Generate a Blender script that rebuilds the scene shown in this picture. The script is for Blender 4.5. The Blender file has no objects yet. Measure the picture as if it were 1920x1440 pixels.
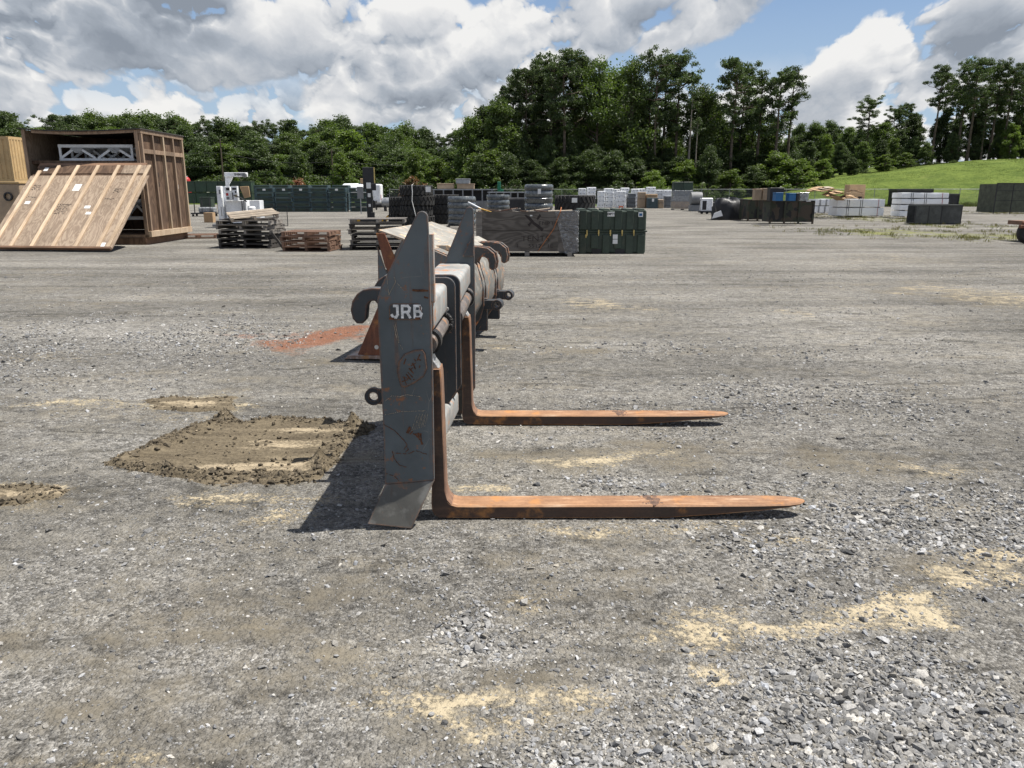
import bpy, bmesh, math, random
import numpy as np
from mathutils import Vector, Matrix, noise as mnoise
R = math.radians
rnd = random.Random(7)
npr = np.random.default_rng(11)
sc = bpy.context.scene
col = sc.collection

# ------------------------------------------------------------------ camera
F_PX, CAM_H = 1443.0, 1.65
PITCH = math.atan(362 / F_PX)
cam_d = bpy.data.cameras.new('camera')
cam_d.sensor_width = 36.0
cam_d.lens = 36.0 * F_PX / 1920
cam_d.clip_start = 0.05
cam_d.clip_end = 6000
cam = bpy.data.objects.new('camera', cam_d)
col.objects.link(cam)
cam.location = (0, 0, CAM_H)
cam.rotation_euler = (math.pi / 2 - PITCH, 0, 0)
sc.camera = cam

# ------------------------------------------------------------------ sun, sky, exposure
SUN_VEC = Vector((0.655, 0.085, 1.557)).normalized()
SUN_EL = math.asin(SUN_VEC.z)
SUN_AZ = math.atan2(SUN_VEC.x, SUN_VEC.y)
sun_d = bpy.data.lights.new('sun', 'SUN')
sun_d.energy = 5.0
sun_d.angle = R(0.53)
sun_d.color = (1.0, 0.955, 0.88)
sun = bpy.data.objects.new('sun', sun_d)
col.objects.link(sun)
sun.rotation_euler = (-SUN_VEC).to_track_quat('-Z', 'Y').to_euler()
sun.location = (20, 5, 40)

world = bpy.data.worlds.new('World')
sc.world = world
world.use_nodes = True


class NT:
    """small helper to write node trees"""
    def __init__(s, tree):
        s.t = tree
        s.n = tree.nodes
        s.l = tree.links

    def new(s, typ, **kw):
        n = s.n.new(typ)
        for k, v in kw.items():
            setattr(n, k, v)
        return n

    def put(s, node, sock, val):
        if val is None:
            return
        i = node.inputs[sock]
        if isinstance(val, bpy.types.NodeSocket):
            s.l.new(val, i)
        else:
            if isinstance(val, (tuple, list)) and len(val) == 3 and i.type == 'RGBA':
                val = (*val, 1)
            i.default_value = val

    def math(s, op, a, b=None, c=None, clamp=False):
        n = s.new('ShaderNodeMath', operation=op, use_clamp=clamp)
        s.put(n, 0, a); s.put(n, 1, b); s.put(n, 2, c)
        return n.outputs[0]

    def vmath(s, op, a, b=None, scale=None):
        n = s.new('ShaderNodeVectorMath', operation=op)
        s.put(n, 0, a)
        if b is not None:
            s.put(n, 1, b)
        if scale is not None:
            s.put(n, 'Scale', scale)
        return n.outputs['Value'] if op in ('LENGTH', 'DOT_PRODUCT', 'DISTANCE') else n.outputs[0]

    def comb(s, x, y, z):
        n = s.new('ShaderNodeCombineXYZ')
        s.put(n, 0, x); s.put(n, 1, y); s.put(n, 2, z)
        return n.outputs[0]

    def sep(s, v):
        n = s.new('ShaderNodeSeparateXYZ')
        s.put(n, 0, v)
        return n.outputs

    def noise(s, vec, scale, detail=4, rough=0.55, lac=2.0, dist=0.0, out=0):
        n = s.new('ShaderNodeTexNoise')
        s.put(n, 'Vector', vec); s.put(n, 'Scale', scale); s.put(n, 'Detail', detail)
        s.put(n, 'Roughness', rough); s.put(n, 'Lacunarity', lac); s.put(n, 'Distortion', dist)
        return n.outputs[out]

    def voro(s, vec, scale, feature='F1', rand=1.0):
        n = s.new('ShaderNodeTexVoronoi', feature=feature)
        s.put(n, 'Vector', vec); s.put(n, 'Scale', scale); s.put(n, 'Randomness', rand)
        return n.outputs

    def mr(s, v, a, b, c=0.0, d=1.0, smooth=True):
        n = s.new('ShaderNodeMapRange')
        n.interpolation_type = 'SMOOTHSTEP' if smooth else 'LINEAR'
        s.put(n, 'Value', v); s.put(n, 'From Min', a); s.put(n, 'From Max', b)
        s.put(n, 'To Min', c); s.put(n, 'To Max', d)
        return n.outputs[0]

    def mix(s, fac, a, b, typ='RGBA', blend='MIX'):
        n = s.new('ShaderNodeMix', data_type=typ)
        if typ == 'RGBA':
            n.blend_type = blend
            s.put(n, 0, fac); s.put(n, 6, a); s.put(n, 7, b)
            return n.outputs[2]
        s.put(n, 0, fac); s.put(n, 2, a); s.put(n, 3, b)
        return n.outputs[0]

    def bump(s, h, strength=0.5, dist=0.01, normal=None):
        n = s.new('ShaderNodeBump')
        s.put(n, 'Height', h); s.put(n, 'Strength', strength); s.put(n, 'Distance', dist)
        if normal is not None:
            s.put(n, 'Normal', normal)
        return n.outputs[0]

    def attr(s, name, out='Fac'):
        n = s.new('ShaderNodeAttribute', attribute_name=name)
        return n.outputs[out]

    def scale_vec(s, vec, sx, sy, sz):
        return s.vmath('MULTIPLY', vec, (sx, sy, sz))


def build_world():
    t = NT(world.node_tree)
    t.n.clear()
    out = t.new('ShaderNodeOutputWorld')
    bg = t.new('ShaderNodeBackground')
    sky = t.new('ShaderNodeTexSky', sky_type='NISHITA')
    sky.sun_disc = False
    sky.sun_elevation = SUN_EL
    sky.sun_rotation = SUN_AZ
    sky.altitude = 100
    sky.air_density = 1.0
    sky.dust_density = 0.15
    sky.ozone_density = 2.0
    d = t.new('ShaderNodeTexCoord').outputs['Generated']
    x, y, z = t.sep(d)
    el = t.math('MAXIMUM', t.math('ARCSINE', z), 0.0)
    az = t.math('ARCTAN2', x, y)
    def n2(p, scale, det, rough, typ='FBM', out=0):
        n = t.new('ShaderNodeTexNoise', noise_dimensions='2D', noise_type=typ)
        t.put(n, 'Vector', p); t.put(n, 'Scale', scale); t.put(n, 'Detail', det); t.put(n, 'Roughness', rough)
        if typ == 'RIDGED_MULTIFRACTAL':
            t.put(n, 'Offset', 0.9); t.put(n, 'Gain', 1.1); t.put(n, 'Lacunarity', 2.15)
        return n.outputs[out]

    def layer(size, seed, thr_, masses, cut, lift, flat_k):
        """one storey of cumulus: heaped heads, grey bases; features grow with elevation"""
        g = t.math('ADD', el, 0.24)
        gi = t.math('POWER', t.math('DIVIDE', 0.34, g), 0.3)
        u = t.math('MULTIPLY', az, gi)
        v = t.math('MULTIPLY', t.math('LOGARITHM', g, math.e), 0.34 * flat_k)
        p0 = t.comb(t.math('ADD', t.math('MULTIPLY', u, size), seed), t.math('MULTIPLY', v, size), 0.0)
        warp = n2(p0, 13.0, 5, 0.6, out=1)
        p0 = t.vmath('ADD', p0, t.vmath('SCALE', t.vmath('SUBTRACT', warp, (0.5, 0.5, 0.5)), scale=0.030))
        bias = None
        for bx, by, bw, bh, wgt in masses:
            r = (bx - 960) / F_PX, math.cos(PITCH) + (720 - by) / F_PX * math.sin(PITCH), -math.sin(PITCH) + (720 - by) / F_PX * math.cos(PITCH)
            L = math.sqrt(sum(q * q for q in r))
            a0, e0 = math.atan2(r[0], r[1]), math.asin(r[2] / L)
            dx = t.math('MULTIPLY', t.math('SUBTRACT', az, a0), F_PX / bw)
            dy = t.math('MULTIPLY', t.math('SUBTRACT', el, e0), F_PX / bh)
            q = t.math('ADD', t.math('MULTIPLY', dx, dx), t.math('MULTIPLY', dy, dy))
            gs = t.math('MULTIPLY', t.math('EXPONENT', t.math('MULTIPLY', q, -1.0)), wgt)
            bias = gs if bias is None else t.math('ADD', bias, gs)

        def dens(off, d_a, d_b):
            p = t.vmath('ADD', p0, off)
            big = n2(p, 4.0, 1.5, 0.5)
            b1 = n2(p, 8.5, d_a, 0.85, 'RIDGED_MULTIFRACTAL')
            s_ = t.math('SUBTRACT', t.math('MULTIPLY', big, 0.75), t.math('MULTIPLY', b1, 0.21))
            if d_b:
                s_ = t.math('ADD', s_, t.math('MULTIPLY', n2(p, 46.0, d_b, 0.62), 0.095))
            return s_
        d0 = dens((0, 0, 0), 6, 4)
        d1 = dens((0.004, 0.013, 0.0), 4, 3)
        d2 = dens((0.014, 0.055, 0.0), 1, 0)
        x0 = t.math('ADD', t.math('SUBTRACT', d0, thr_), bias) if bias is not None else t.math('SUBTRACT', d0, thr_)
        cov = t.mr(x0, 0.0, cut)
        fine = t.math('MULTIPLY', t.math('SUBTRACT', d0, d1), 2.2)
        large = t.math('MULTIPLY', t.math('SUBTRACT', d0, d2), 1.7)
        thick = t.mr(x0, 0.06, 0.42, 0.0, 0.52)
        lum = t.math('ADD', t.math('ADD', lift, fine), large)
        return cov, t.math('SUBTRACT', lum, thick)

    def shade(lum):
        ramp = t.new('ShaderNodeValToRGB')
        t.l.new(t.mr(lum, 0.05, 1.0, 0.0, 1.0, False), ramp.inputs[0])
        e = ramp.color_ramp.elements
        e[0].position = 0.0; e[0].color = (3.1, 3.5, 4.1, 1)
        e[1].position = 1.0; e[1].color = (10.4, 10.3, 10.1, 1)
        m = e.new(0.35); m.color = (4.8, 5.25, 5.9, 1)
        m = e.new(0.70); m.color = (7.9, 8.05, 8.3, 1)
        return ramp.outputs[0]
    blue = t.mix(t.mr(el, 0.0, 0.4, 0.8, 0.0), t.vmath('MULTIPLY', sky.outputs[0], SKY_TINT), (5.6, 6.9, 8.3))   # moist air low down
    # far storey: small bright heads low over the trees
    cov, lum = layer(2.1, 1.3, CLOUD_THR + 0.00, [(500, 215, 900, 60, 0.05)], 0.07, 0.80, 1.25)
    cov = t.math('MULTIPLY', cov, t.mr(el, 0.07, 0.16, 0.95, 0.0))
    c = t.mix(cov, blue, shade(lum))
    # main storey
    cov, lum = layer(1.0, CLOUD_SEED, CLOUD_THR, CLOUDS, 0.10, 0.72, 1.35)
    c = t.mix(t.math('MULTIPLY', cov, 0.97), c, shade(lum))
    t.put(bg, 'Color', c)
    t.put(bg, 'Strength', 0.056)
    t.l.new(bg.outputs[0], out.inputs[0])


CLOUD_SEED, CLOUD_THR = 9.45, 0.24
CLOUDS = [(150, 60, 360, 90, 0.17), (600, 90, 360, 90, 0.17), (1000, 50, 220, 70, 0.13), (1240, 60, 120, 50, 0.13), (1390, 115, 80, 45, -0.14), (1560, 75, 120, 65, 0.15),
          (1800, 110, 150, 60, 0.15), (1640, 180, 200, 50, 0.13), (1700, 25, 90, 40, 0.10), (1900, 60, 80, 60, 0.12), (215, 165, 80, 30, -0.10), (500, 195, 60, 24, -0.10), (1450, 190, 120, 30, 0.10)]
SKY_TINT = (0.75, 0.95, 1.2)
build_world()
sc.view_settings.view_transform = 'Standard'
sc.view_settings.look = 'None'
sc.view_settings.gamma = 1.0
sc.view_settings.use_curve_mapping = False
sc.view_settings.exposure = 0.63


# ------------------------------------------------------------------ pixel -> place
def ray(px, py):
    a, b = (px - 960) / F_PX, (720 - py) / F_PX
    return a, math.cos(PITCH) + b * math.sin(PITCH), -math.sin(PITCH) + b * math.cos(PITCH)


def G(px, py, z=0.0):                      # where the pixel's ray meets height z
    r = ray(px, py)
    k = (z - CAM_H) / r[2]
    return Vector((r[0] * k, r[1] * k, z))


def D(px, py, Y):                          # where the pixel's ray meets depth Y
    r = ray(px, py)
    k = Y / r[1]
    return Vector((r[0] * k, Y, CAM_H + r[2] * k))


# ------------------------------------------------------------------ mesh helpers
class MB:
    def __init__(s):
        s.v, s.f = [], []

    def add(s, vs, fs):
        o = len(s.v)
        s.v += [tuple(q) for q in vs]
        s.f += [tuple(i + o for i in f) for f in fs]
        return s

    def box(s, c, size, rot=None, taper=None):
        hx, hy, hz = size[0] / 2, size[1] / 2, size[2] / 2
        vs = [Vector((sx * hx, sy * hy, sz * hz)) for sz in (-1, 1) for sx, sy in ((-1, -1), (1, -1), (1, 1), (-1, 1))]
        if taper:
            for q in vs[4:]:
                q.x *= taper[0]; q.y *= taper[1]
        if rot is not None:
            M = rot if isinstance(rot, Matrix) else Matrix.Rotation(rot, 3, 'Z')
            vs = [M @ q for q in vs]
        c = Vector(c)
        return s.add([q + c for q in vs], [(3, 2, 1, 0), (4, 5, 6, 7), (0, 1, 5, 4), (1, 2, 6, 5), (2, 3, 7, 6), (3, 0, 4, 7)])

    def b2(s, x0, x1, y0, y1, z0, z1):
        return s.box(((x0 + x1) / 2, (y0 + y1) / 2, (z0 + z1) / 2), (abs(x1 - x0), abs(y1 - y0), abs(z1 - z0)))

    def prism(s, pts, y0, y1):
        """polygon of (x, z) points extruded along y"""
        n = len(pts)
        vs = [(p[0], y0, p[1]) for p in pts] + [(p[0], y1, p[1]) for p in pts]
        fs = [tuple(range(n)), tuple(range(2 * n - 1, n - 1, -1))]
        fs += [((i + 1) % n, i, n + i, n + (i + 1) % n) for i in range(n)]
        return s.add(vs, fs)

    def loft(s, rings, closed=True, caps=True):
        n = len(rings[0])
        vs = [q for r in rings for q in r]
        fs = []
        for k in range(len(rings) - 1):
            for i in range(n if closed else n - 1):
                j = (i + 1) % n
                fs.append((k * n + i, k * n + j, (k + 1) * n + j, (k + 1) * n + i))
        if caps and closed:
            fs.append(tuple(range(n - 1, -1, -1)))
            fs.append(tuple((len(rings) - 1) * n + i for i in range(n)))
        return s.add(vs, fs)

    def tube(s, pts, r, n=8, caps=True):
        pts = [Vector(p) for p in pts]
        rs = r if isinstance(r, (list, tuple)) else [r] * len(pts)
        rings = []
        up = None
        for i, p in enumerate(pts):
            d = (pts[min(i + 1, len(pts) - 1)] - pts[max(i - 1, 0)]).normalized()
            if up is None:
                up = Vector((0, 0, 1)) if abs(d.z) < 0.9 else Vector((1, 0, 0))
            a = d.cross(up).normalized()
            b = a.cross(d).normalized()
            up = b
            rings.append([p + a * (math.cos(2 * math.pi * k / n) * rs[i]) + b * (math.sin(2 * math.pi * k / n) * rs[i]) for k in range(n)])
        return s.loft(rings, True, caps)

    def lathe(s, prof, n=24, c=(0, 0, 0), M=None):
        """closed profile of (r, z) turned about z"""
        c = Vector(c)
        rings = []
        for k in range(n):
            a = 2 * math.pi * k / n
            ring = [Vector((r * math.cos(a), r * math.sin(a), z)) for r, z in prof]
            if M is not None:
                ring = [M @ q for q in ring]
            rings.append([q + c for q in ring])
        m = len(prof)
        vs = [q for r in rings for q in r]
        fs = []
        for k in range(n):
            k2 = (k + 1) % n
            for i in range(m):
                j = (i + 1) % m
                fs.append((k * m + i, k2 * m + i, k2 * m + j, k * m + j))
        return s.add(vs, fs)

    def mesh(s, name, mat, bevel=0.0, seg=2, smooth=False, fixn=True):
        me = bpy.data.meshes.new(name)
        me.from_pydata(s.v, [], s.f)
        if fixn or bevel:
            bm = bmesh.new()
            bm.from_mesh(me)
            if fixn:
                bmesh.ops.recalc_face_normals(bm, faces=bm.faces)
            if bevel:
                es = [e for e in bm.edges if len(e.link_faces) == 2 and e.calc_face_angle(0) > 0.5]
                bmesh.ops.bevel(bm, geom=es, offset=bevel, segments=seg, profile=0.5, affect='EDGES', clamp_overlap=True)
            bm.to_mesh(me)
            bm.free()
        if mat is not None:
            me.materials.append(mat)
        if smooth:
            smooth_by_angle(me, smooth if smooth is not True else 40)
        return me

    def build(s, name, mat, parent=None, bevel=0.0, seg=2, smooth=False, fixn=True):
        return link(name, s.mesh(name, mat, bevel, seg, smooth, fixn), parent)


def smooth_by_angle(me, deg):
    me.polygons.foreach_set('use_smooth', [True] * len(me.polygons))
    try:
        me.set_sharp_from_angle(angle=R(deg))
    except Exception:
        pass


def link(name, me, parent=None):
    o = bpy.data.objects.new(name, me)
    col.objects.link(o)
    if parent is not None:
        o.parent = parent
    return o


def empty(name, loc=(0, 0, 0), rz=0.0):
    o = bpy.data.objects.new(name, None)
    o.empty_display_size = 0.2
    col.objects.link(o)
    o.location = loc
    o.rotation_euler = (0, 0, rz)
    return o


def tag(o, label=None, cat=None, group=None, kind=None):
    if label: o['label'] = label
    if cat: o['category'] = cat
    if group: o['group'] = group
    if kind: o['kind'] = kind
    return o


def thing(name, label, cat, loc=(0, 0, 0), rz=0.0, group=None):
    return tag(empty(name, loc, rz), label, cat, group)


KIDS = {}


def copy_tree(o, parent=None):
    c = o.copy()
    col.objects.link(c)
    if parent is not None:
        c.parent = parent
    if o.name not in KIDS:
        KIDS[o.name] = [q.name for q in col.objects if q.parent == o]
    for n in KIDS[o.name]:
        copy_tree(bpy.data.objects[n], c)
    return c


def rot_pts(pts, ang):
    c, s_ = math.cos(ang), math.sin(ang)
    return [(x * c - y * s_, x * s_ + y * c) for x, y in pts]


def text_mesh(txt, size, mat, bold=0.0, extrude=0.002, spacing=1.0):
    cu = bpy.data.curves.new('txt', 'FONT')
    cu.body = txt
    cu.size = size
    cu.offset = bold
    cu.extrude = extrude
    cu.align_x = 'CENTER'
    cu.align_y = 'CENTER'
    cu.space_character = spacing
    o = bpy.data.objects.new('txt', cu)
    col.objects.link(o)
    dg = bpy.context.evaluated_depsgraph_get()
    me = bpy.data.meshes.new_from_object(o.evaluated_get(dg))
    bpy.data.objects.remove(o)
    me.materials.clear()
    me.materials.append(mat)
    return me


def text_obj(name, txt, size, mat, parent, loc, rot=(math.pi / 2, 0, 0), bold=0.0, extrude=0.002, sx=1.0, spacing=1.0):
    o = link(name, text_mesh(txt, size, mat, bold, extrude, spacing), parent)
    o.location = loc
    o.rotation_euler = rot
    o.scale = (sx, 1, 1)
    return o


# ------------------------------------------------------------------ numpy noise
_perm = npr.permutation(512)
_perm = np.concatenate([_perm, _perm])
_val = npr.random(512)


def vnoise(x, y):
    xi, yi = np.floor(x).astype(int), np.floor(y).astype(int)
    xf, yf = x - xi, y - yi
    xf = xf * xf * (3 - 2 * xf)
    yf = yf * yf * (3 - 2 * yf)

    def h(a, b):
        return _val[_perm[(_perm[a & 511] + b) & 511] & 511]
    return (h(xi, yi) * (1 - xf) + h(xi + 1, yi) * xf) * (1 - yf) + (h(xi, yi + 1) * (1 - xf) + h(xi + 1, yi + 1) * xf) * yf


def fbm(x, y, oct=4, gain=0.5):
    s, a, t = 0, 1.0, 0.0
    for k in range(oct):
        s = s + a * vnoise(x * 2 ** k + 17.3 * k, y * 2 ** k + 9.1 * k)
        t += a
        a *= gain
    return s / t


def sstep(a, b, x):
    t = np.clip((x - a) / (b - a), 0, 1)
    return t * t * (3 - 2 * t)


# ------------------------------------------------------------------ materials
MATS = {}


def base_mat(name):
    m = bpy.data.materials.new(name)
    m.use_nodes = True
    t = NT(m.node_tree)
    p = t.n['Principled BSDF']
    MATS[name] = m
    return m, t, p


def obj_coord(t, rand=True):
    c = t.new('ShaderNodeTexCoord').outputs['Object']
    if not rand:
        return c
    r = t.new('ShaderNodeObjectInfo').outputs['Random']
    return t.vmath('ADD', c, t.comb(t.math('MULTIPLY', r, 37.0), t.math('MULTIPLY', r, 91.0), t.math('MULTIPLY', r, 53.0)))


def plain(name, c, rough=0.6, metal=0.0, var=0.18, scale=3.0, grime=0.0, bump=0.0, bscale=40, spec=0.4, vr=0.0, tone=0.0):
    """a colour with uneven weathering: broad tone changes, fine speckle, dusty grime"""
    m, t, p = base_mat(name)
    v = obj_coord(t)
    n1 = t.noise(v, scale, 6, 0.6)
    n2 = t.noise(v, scale * 9, 4, 0.6)
    k = t.math('ADD', t.math('MULTIPLY', n1, 0.65), t.math('MULTIPLY', n2, 0.35))
    lo = tuple(q * (1 - var * 1.6) for q in c)
    hi = tuple(min(1, q * (1 + var * 1.6)) for q in c)
    cc = t.mix(t.mr(k, 0.3, 0.7), lo, hi)
    if grime:
        g = t.mr(t.noise(v, scale * 2.3, 7, 0.65, dist=0.6), 0.52, 0.72, 0, grime)
        cc = t.mix(g, cc, (0.16, 0.13, 0.09))
    if tone:
        r = t.new('ShaderNodeObjectInfo').outputs['Random']
        cc = t.vmath('SCALE', cc, scale=t.mr(r, 0, 1, 1 - tone, 1 + tone, False))
    t.put(p, 'Base Color', cc)
    t.put(p, 'Roughness', t.mr(n1, 0.3, 0.7, rough - 0.08, min(1, rough + 0.1)))
    p.inputs['Metallic'].default_value = metal
    p.inputs['Specular IOR Level'].default_value = spec
    if bump:
        t.put(p, 'Normal', t.bump(t.noise(v, bscale, 5, 0.6), bump, 0.01))
    return m


def wood(name, c1, c2, axis=0, rough=0.8, grain=14.0, knots=True, weather=0.0, tone=0.25):
    """sawn boards: grain runs along the given local axis"""
    m, t, p = base_mat(name)
    v = obj_coord(t)
    sc3 = [1.0, 1.0, 1.0]
    sc3[axis] = 0.06
    g = t.noise(t.scale_vec(v, *sc3), grain * 3, 6, 0.62, dist=1.2)
    sc3[axis] = 0.16
    g2 = t.noise(t.scale_vec(v, *sc3), grain * 0.5, 4, 0.6, dist=0.8)
    k = t.math('ADD', t.math('MULTIPLY', g, 0.55), t.math('MULTIPLY', g2, 0.45))
    cc = t.mix(t.mr(k, 0.32, 0.68), c2, c1)
    if knots:
        sc3[axis] = 0.45
        kd = t.voro(t.scale_vec(v, *sc3), 3.1)[0]
        cc = t.mix(t.mr(kd, 0.03, 0.085, 0.75, 0.0), cc, tuple(q * 0.25 for q in c2))
    if weather:
        w = t.mr(t.noise(v, 2.2, 6, 0.65), 0.42, 0.7, 0, weather)
        cc = t.mix(w, cc, (0.12, 0.11, 0.10))
    r = t.new('ShaderNodeObjectInfo').outputs['Random']
    cc = t.vmath('SCALE', cc, scale=t.mr(r, 0, 1, 1 - tone, 1 + tone, False))
    t.put(p, 'Base Color', cc)
    p.inputs['Roughness'].default_value = rough
    p.inputs['Specular IOR Level'].default_value = 0.25
    t.put(p, 'Normal', t.bump(k, 0.35, 0.006))
    return m


def plywood(name, c1, c2, axis=2, rough=0.75, scale=1.6, weather=0.15):
    """rotary-cut veneer: broad wavy cathedral figure"""
    m, t, p = base_mat(name)
    v = obj_coord(t)
    sc3 = [1.0, 1.0, 1.0]
    sc3[axis] = 0.32
    q = t.scale_vec(v, *sc3)
    q = t.vmath('ADD', q, t.vmath('SCALE', t.noise(q, scale * 1.3, 3, 0.5, out=1), scale=0.75))
    f = t.noise(q, scale, 1.5, 0.45)
    band = t.math('PINGPONG', t.math('MULTIPLY', f, 11.0), 0.5)
    band = t.mr(band, 0.02, 0.5)
    sc3[axis] = 0.05
    fine = t.noise(t.scale_vec(v, *sc3), 60, 4, 0.6)
    k = t.math('ADD', t.math('MULTIPLY', band, 0.42), t.math('MULTIPLY', fine, 0.62))
    cc = t.mix(t.mr(k, 0.15, 0.9), c2, c1)
    big = t.noise(v, 0.9, 4, 0.6)
    cc = t.mix(t.mr(big, 0.45, 0.72, 0, weather), cc, tuple(q_ * 0.55 for q_ in c2))
    r = t.new('ShaderNodeObjectInfo').outputs['Random']
    cc = t.vmath('SCALE', cc, scale=t.mr(r, 0, 1, 0.86, 1.14, False))
    t.put(p, 'Base Color', cc)
    p.inputs['Roughness'].default_value = rough
    p.inputs['Specular IOR Level'].default_value = 0.25
    t.put(p, 'Normal', t.bump(fine, 0.2, 0.004))
    return m


def worn_paint(name, paint, rust=(0.20, 0.075, 0.028), amount=0.5, edge=0.018, rough=0.55, bare=0.0):
    """painted plate steel: rust along edges, blooms, runs and fine scratches"""
    m, t, p = base_mat(name)
    v = obj_coord(t, False)
    n1 = t.noise(v, 3.0, 6, 0.6)
    n2 = t.noise(v, 22, 5, 0.65)
    pc = t.mix(t.mr(n1, 0.3, 0.7), tuple(q * 0.78 for q in paint), tuple(q * 1.22 for q in paint))
    # dusty film
    pc = t.mix(t.mr(t.noise(v, 1.4, 5, 0.6), 0.45, 0.75, 0, 0.28), pc, (0.17, 0.165, 0.15))
    rc = t.mix(t.mr(n2, 0.3, 0.7), tuple(q * 0.45 for q in rust), tuple(min(1, q * 1.7) for q in rust))
    # edge wear from the true shape of the plate
    bv = t.new('ShaderNodeBevel', samples=4)
    bv.inputs['Radius'].default_value = edge
    geo = t.new('ShaderNodeNewGeometry')
    e = t.math('SUBTRACT', 1.0, t.vmath('DOT_PRODUCT', bv.outputs[0], geo.outputs['Normal']))
    e = t.math('ADD', e, t.math('MULTIPLY', t.math('SUBTRACT', n2, 0.5), 0.22))
    em = t.mr(e, 0.03, 0.14)
    bloom = t.mr(t.math('ADD', t.math('MULTIPLY', t.noise(v, 5.5, 8, 0.68), 0.7), t.math('MULTIPLY', n2, 0.3)), 0.66 - 0.12 * amount, 0.73 - 0.1 * amount, 0, 0.9)
    streak = t.mr(t.noise(t.scale_vec(v, 24, 24, 1.6), 1.0, 5, 0.6), 0.60, 0.72, 0, 0.45 * amount)
    rm = t.math('MAXIMUM', t.math('MAXIMUM', em, bloom), streak)
    # hairline scratches in two directions
    s1 = t.voro(t.scale_vec(t.vmath('ADD', v, t.vmath('SCALE', t.noise(v, 3, 2, out=1), scale=0.08)), 1.0, 1.0, 0.35), 9, 'DISTANCE_TO_EDGE')[0]
    s1 = t.mr(s1, 0.003, 0.008, 1, 0)
    s1 = t.math('MULTIPLY', s1, t.mr(t.noise(v, 2.6, 3, 0.5), 0.56, 0.64))
    cc = t.mix(rm, pc, rc)
    cc = t.mix(t.math('MULTIPLY', s1, 0.55), cc, (0.33, 0.30, 0.26))
    if bare:
        cc = t.mix(t.mr(t.noise(v, 8, 6, 0.6), 0.5, 0.68, 0, bare), cc, (0.42, 0.41, 0.38))
    t.put(p, 'Base Color', cc)
    t.put(p, 'Roughness', t.mix(rm, t.mr(n1, 0.3, 0.7, rough - 0.1, rough + 0.1), 0.9, 'FLOAT'))
    p.inputs['Specular IOR Level'].default_value = 0.4
    h = t.math('ADD', t.math('MULTIPLY', rm, -0.3), t.math('MULTIPLY', t.noise(v, 90, 3, 0.6), 0.5))
    t.put(p, 'Normal', t.bump(h, 0.25, 0.004))
    return m


def rusty(name, c1, c2, along=0, worn=(0.30, 0.21, 0.13), wornamt=0.3, rough=0.72):
    m, t, p = base_mat(name)
    v = obj_coord(t, False)
    s3 = [1.0, 1.0, 1.0]
    s3[along] = 0.12
    st = t.noise(t.scale_vec(v, *s3), 26, 6, 0.65, dist=0.5)
    n1 = t.noise(v, 4.5, 7, 0.65)
    n2 = t.noise(v, 55, 4, 0.6)
    k = t.math('ADD', t.math('ADD', t.math('MULTIPLY', st, 0.4), t.math('MULTIPLY', n1, 0.4)), t.math('MULTIPLY', n2, 0.2))
    cc = t.mix(t.mr(k, 0.36, 0.64), c2, c1)
    cc = t.mix(t.mr(t.noise(v, 7, 5, 0.6), 0.56, 0.70, 0, 0.6), cc, (0.44, 0.19, 0.05))
    cc = t.mix(t.mr(st, 0.54, 0.7, 0, wornamt), cc, worn)
    t.put(p, 'Base Color', cc)
    t.put(p, 'Roughness', t.mr(n1, 0.3, 0.7, rough - 0.14, rough + 0.14))
    t.put(p, 'Normal', t.bump(t.math('ADD', n2, st), 0.3, 0.003))
    return m


# ------------------------------------------------------------------ ground
# patches: pixel box of the photograph -> ellipse on the ground, strength, edge raggedness
def patch(x0, y0, x1, y1, s=1.0, tilt=0.0):
    c = G((x0 + x1) / 2, (y0 + y1) / 2)
    l, r_ = G(x0, (y0 + y1) / 2), G(x1, (y0 + y1) / 2)
    a, b = G((x0 + x1) / 2, y0), G((x0 + x1) / 2, y1)
    return c.x, c.y, (r_.x - l.x) / 2, (a.y - b.y) / 2, s, tilt


SAND = [patch(1240, 1130, 1500, 1230, 1.0, -0.35), patch(1290, 1205, 1410, 1290, 1.0), patch(1500, 1090, 1700, 1165, 1.0, -0.3), patch(1380, 1140, 1620, 1190, .9, -.35), patch(1620, 1040, 1800, 1120, .75, -.3),
        patch(1640, 1000, 1960, 1110, 0.78), patch(690, 1280, 1200, 1360, 0.84), patch(820, 1330, 1100, 1410, 0.72), patch(640, 1250, 860, 1330, 0.55),
        patch(830, 905, 960, 935, 0.95), patch(250, 905, 720, 965, 0.74), patch(430, 940, 720, 1000, 0.7),
        patch(-40, 900, 170, 955, 0.95), patch(-40, 728, 260, 765, 0.8), patch(240, 712, 450, 775, 0.62),
        patch(900, 835, 1350, 858, 0.66), patch(1050, 560, 1240, 580, 0.75), patch(1380, 578, 1560, 600, 0.6),
        patch(1730, 525, 1960, 575, 0.66), patch(860, 985, 1560, 1035, 0.62), patch(50, 1375, 380, 1450, 0.55),
        patch(1560, 870, 1900, 905, 0.5), patch(380, 785, 640, 800, 0.5), patch(1180, 1290, 1330, 1330, .6),
        patch(-60, 640, 240, 690, .42), patch(900, 655, 1100, 672, .4), patch(1500, 470, 1800, 500, .42), patch(1000, 1100, 1200, 1180, .45)]
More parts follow.
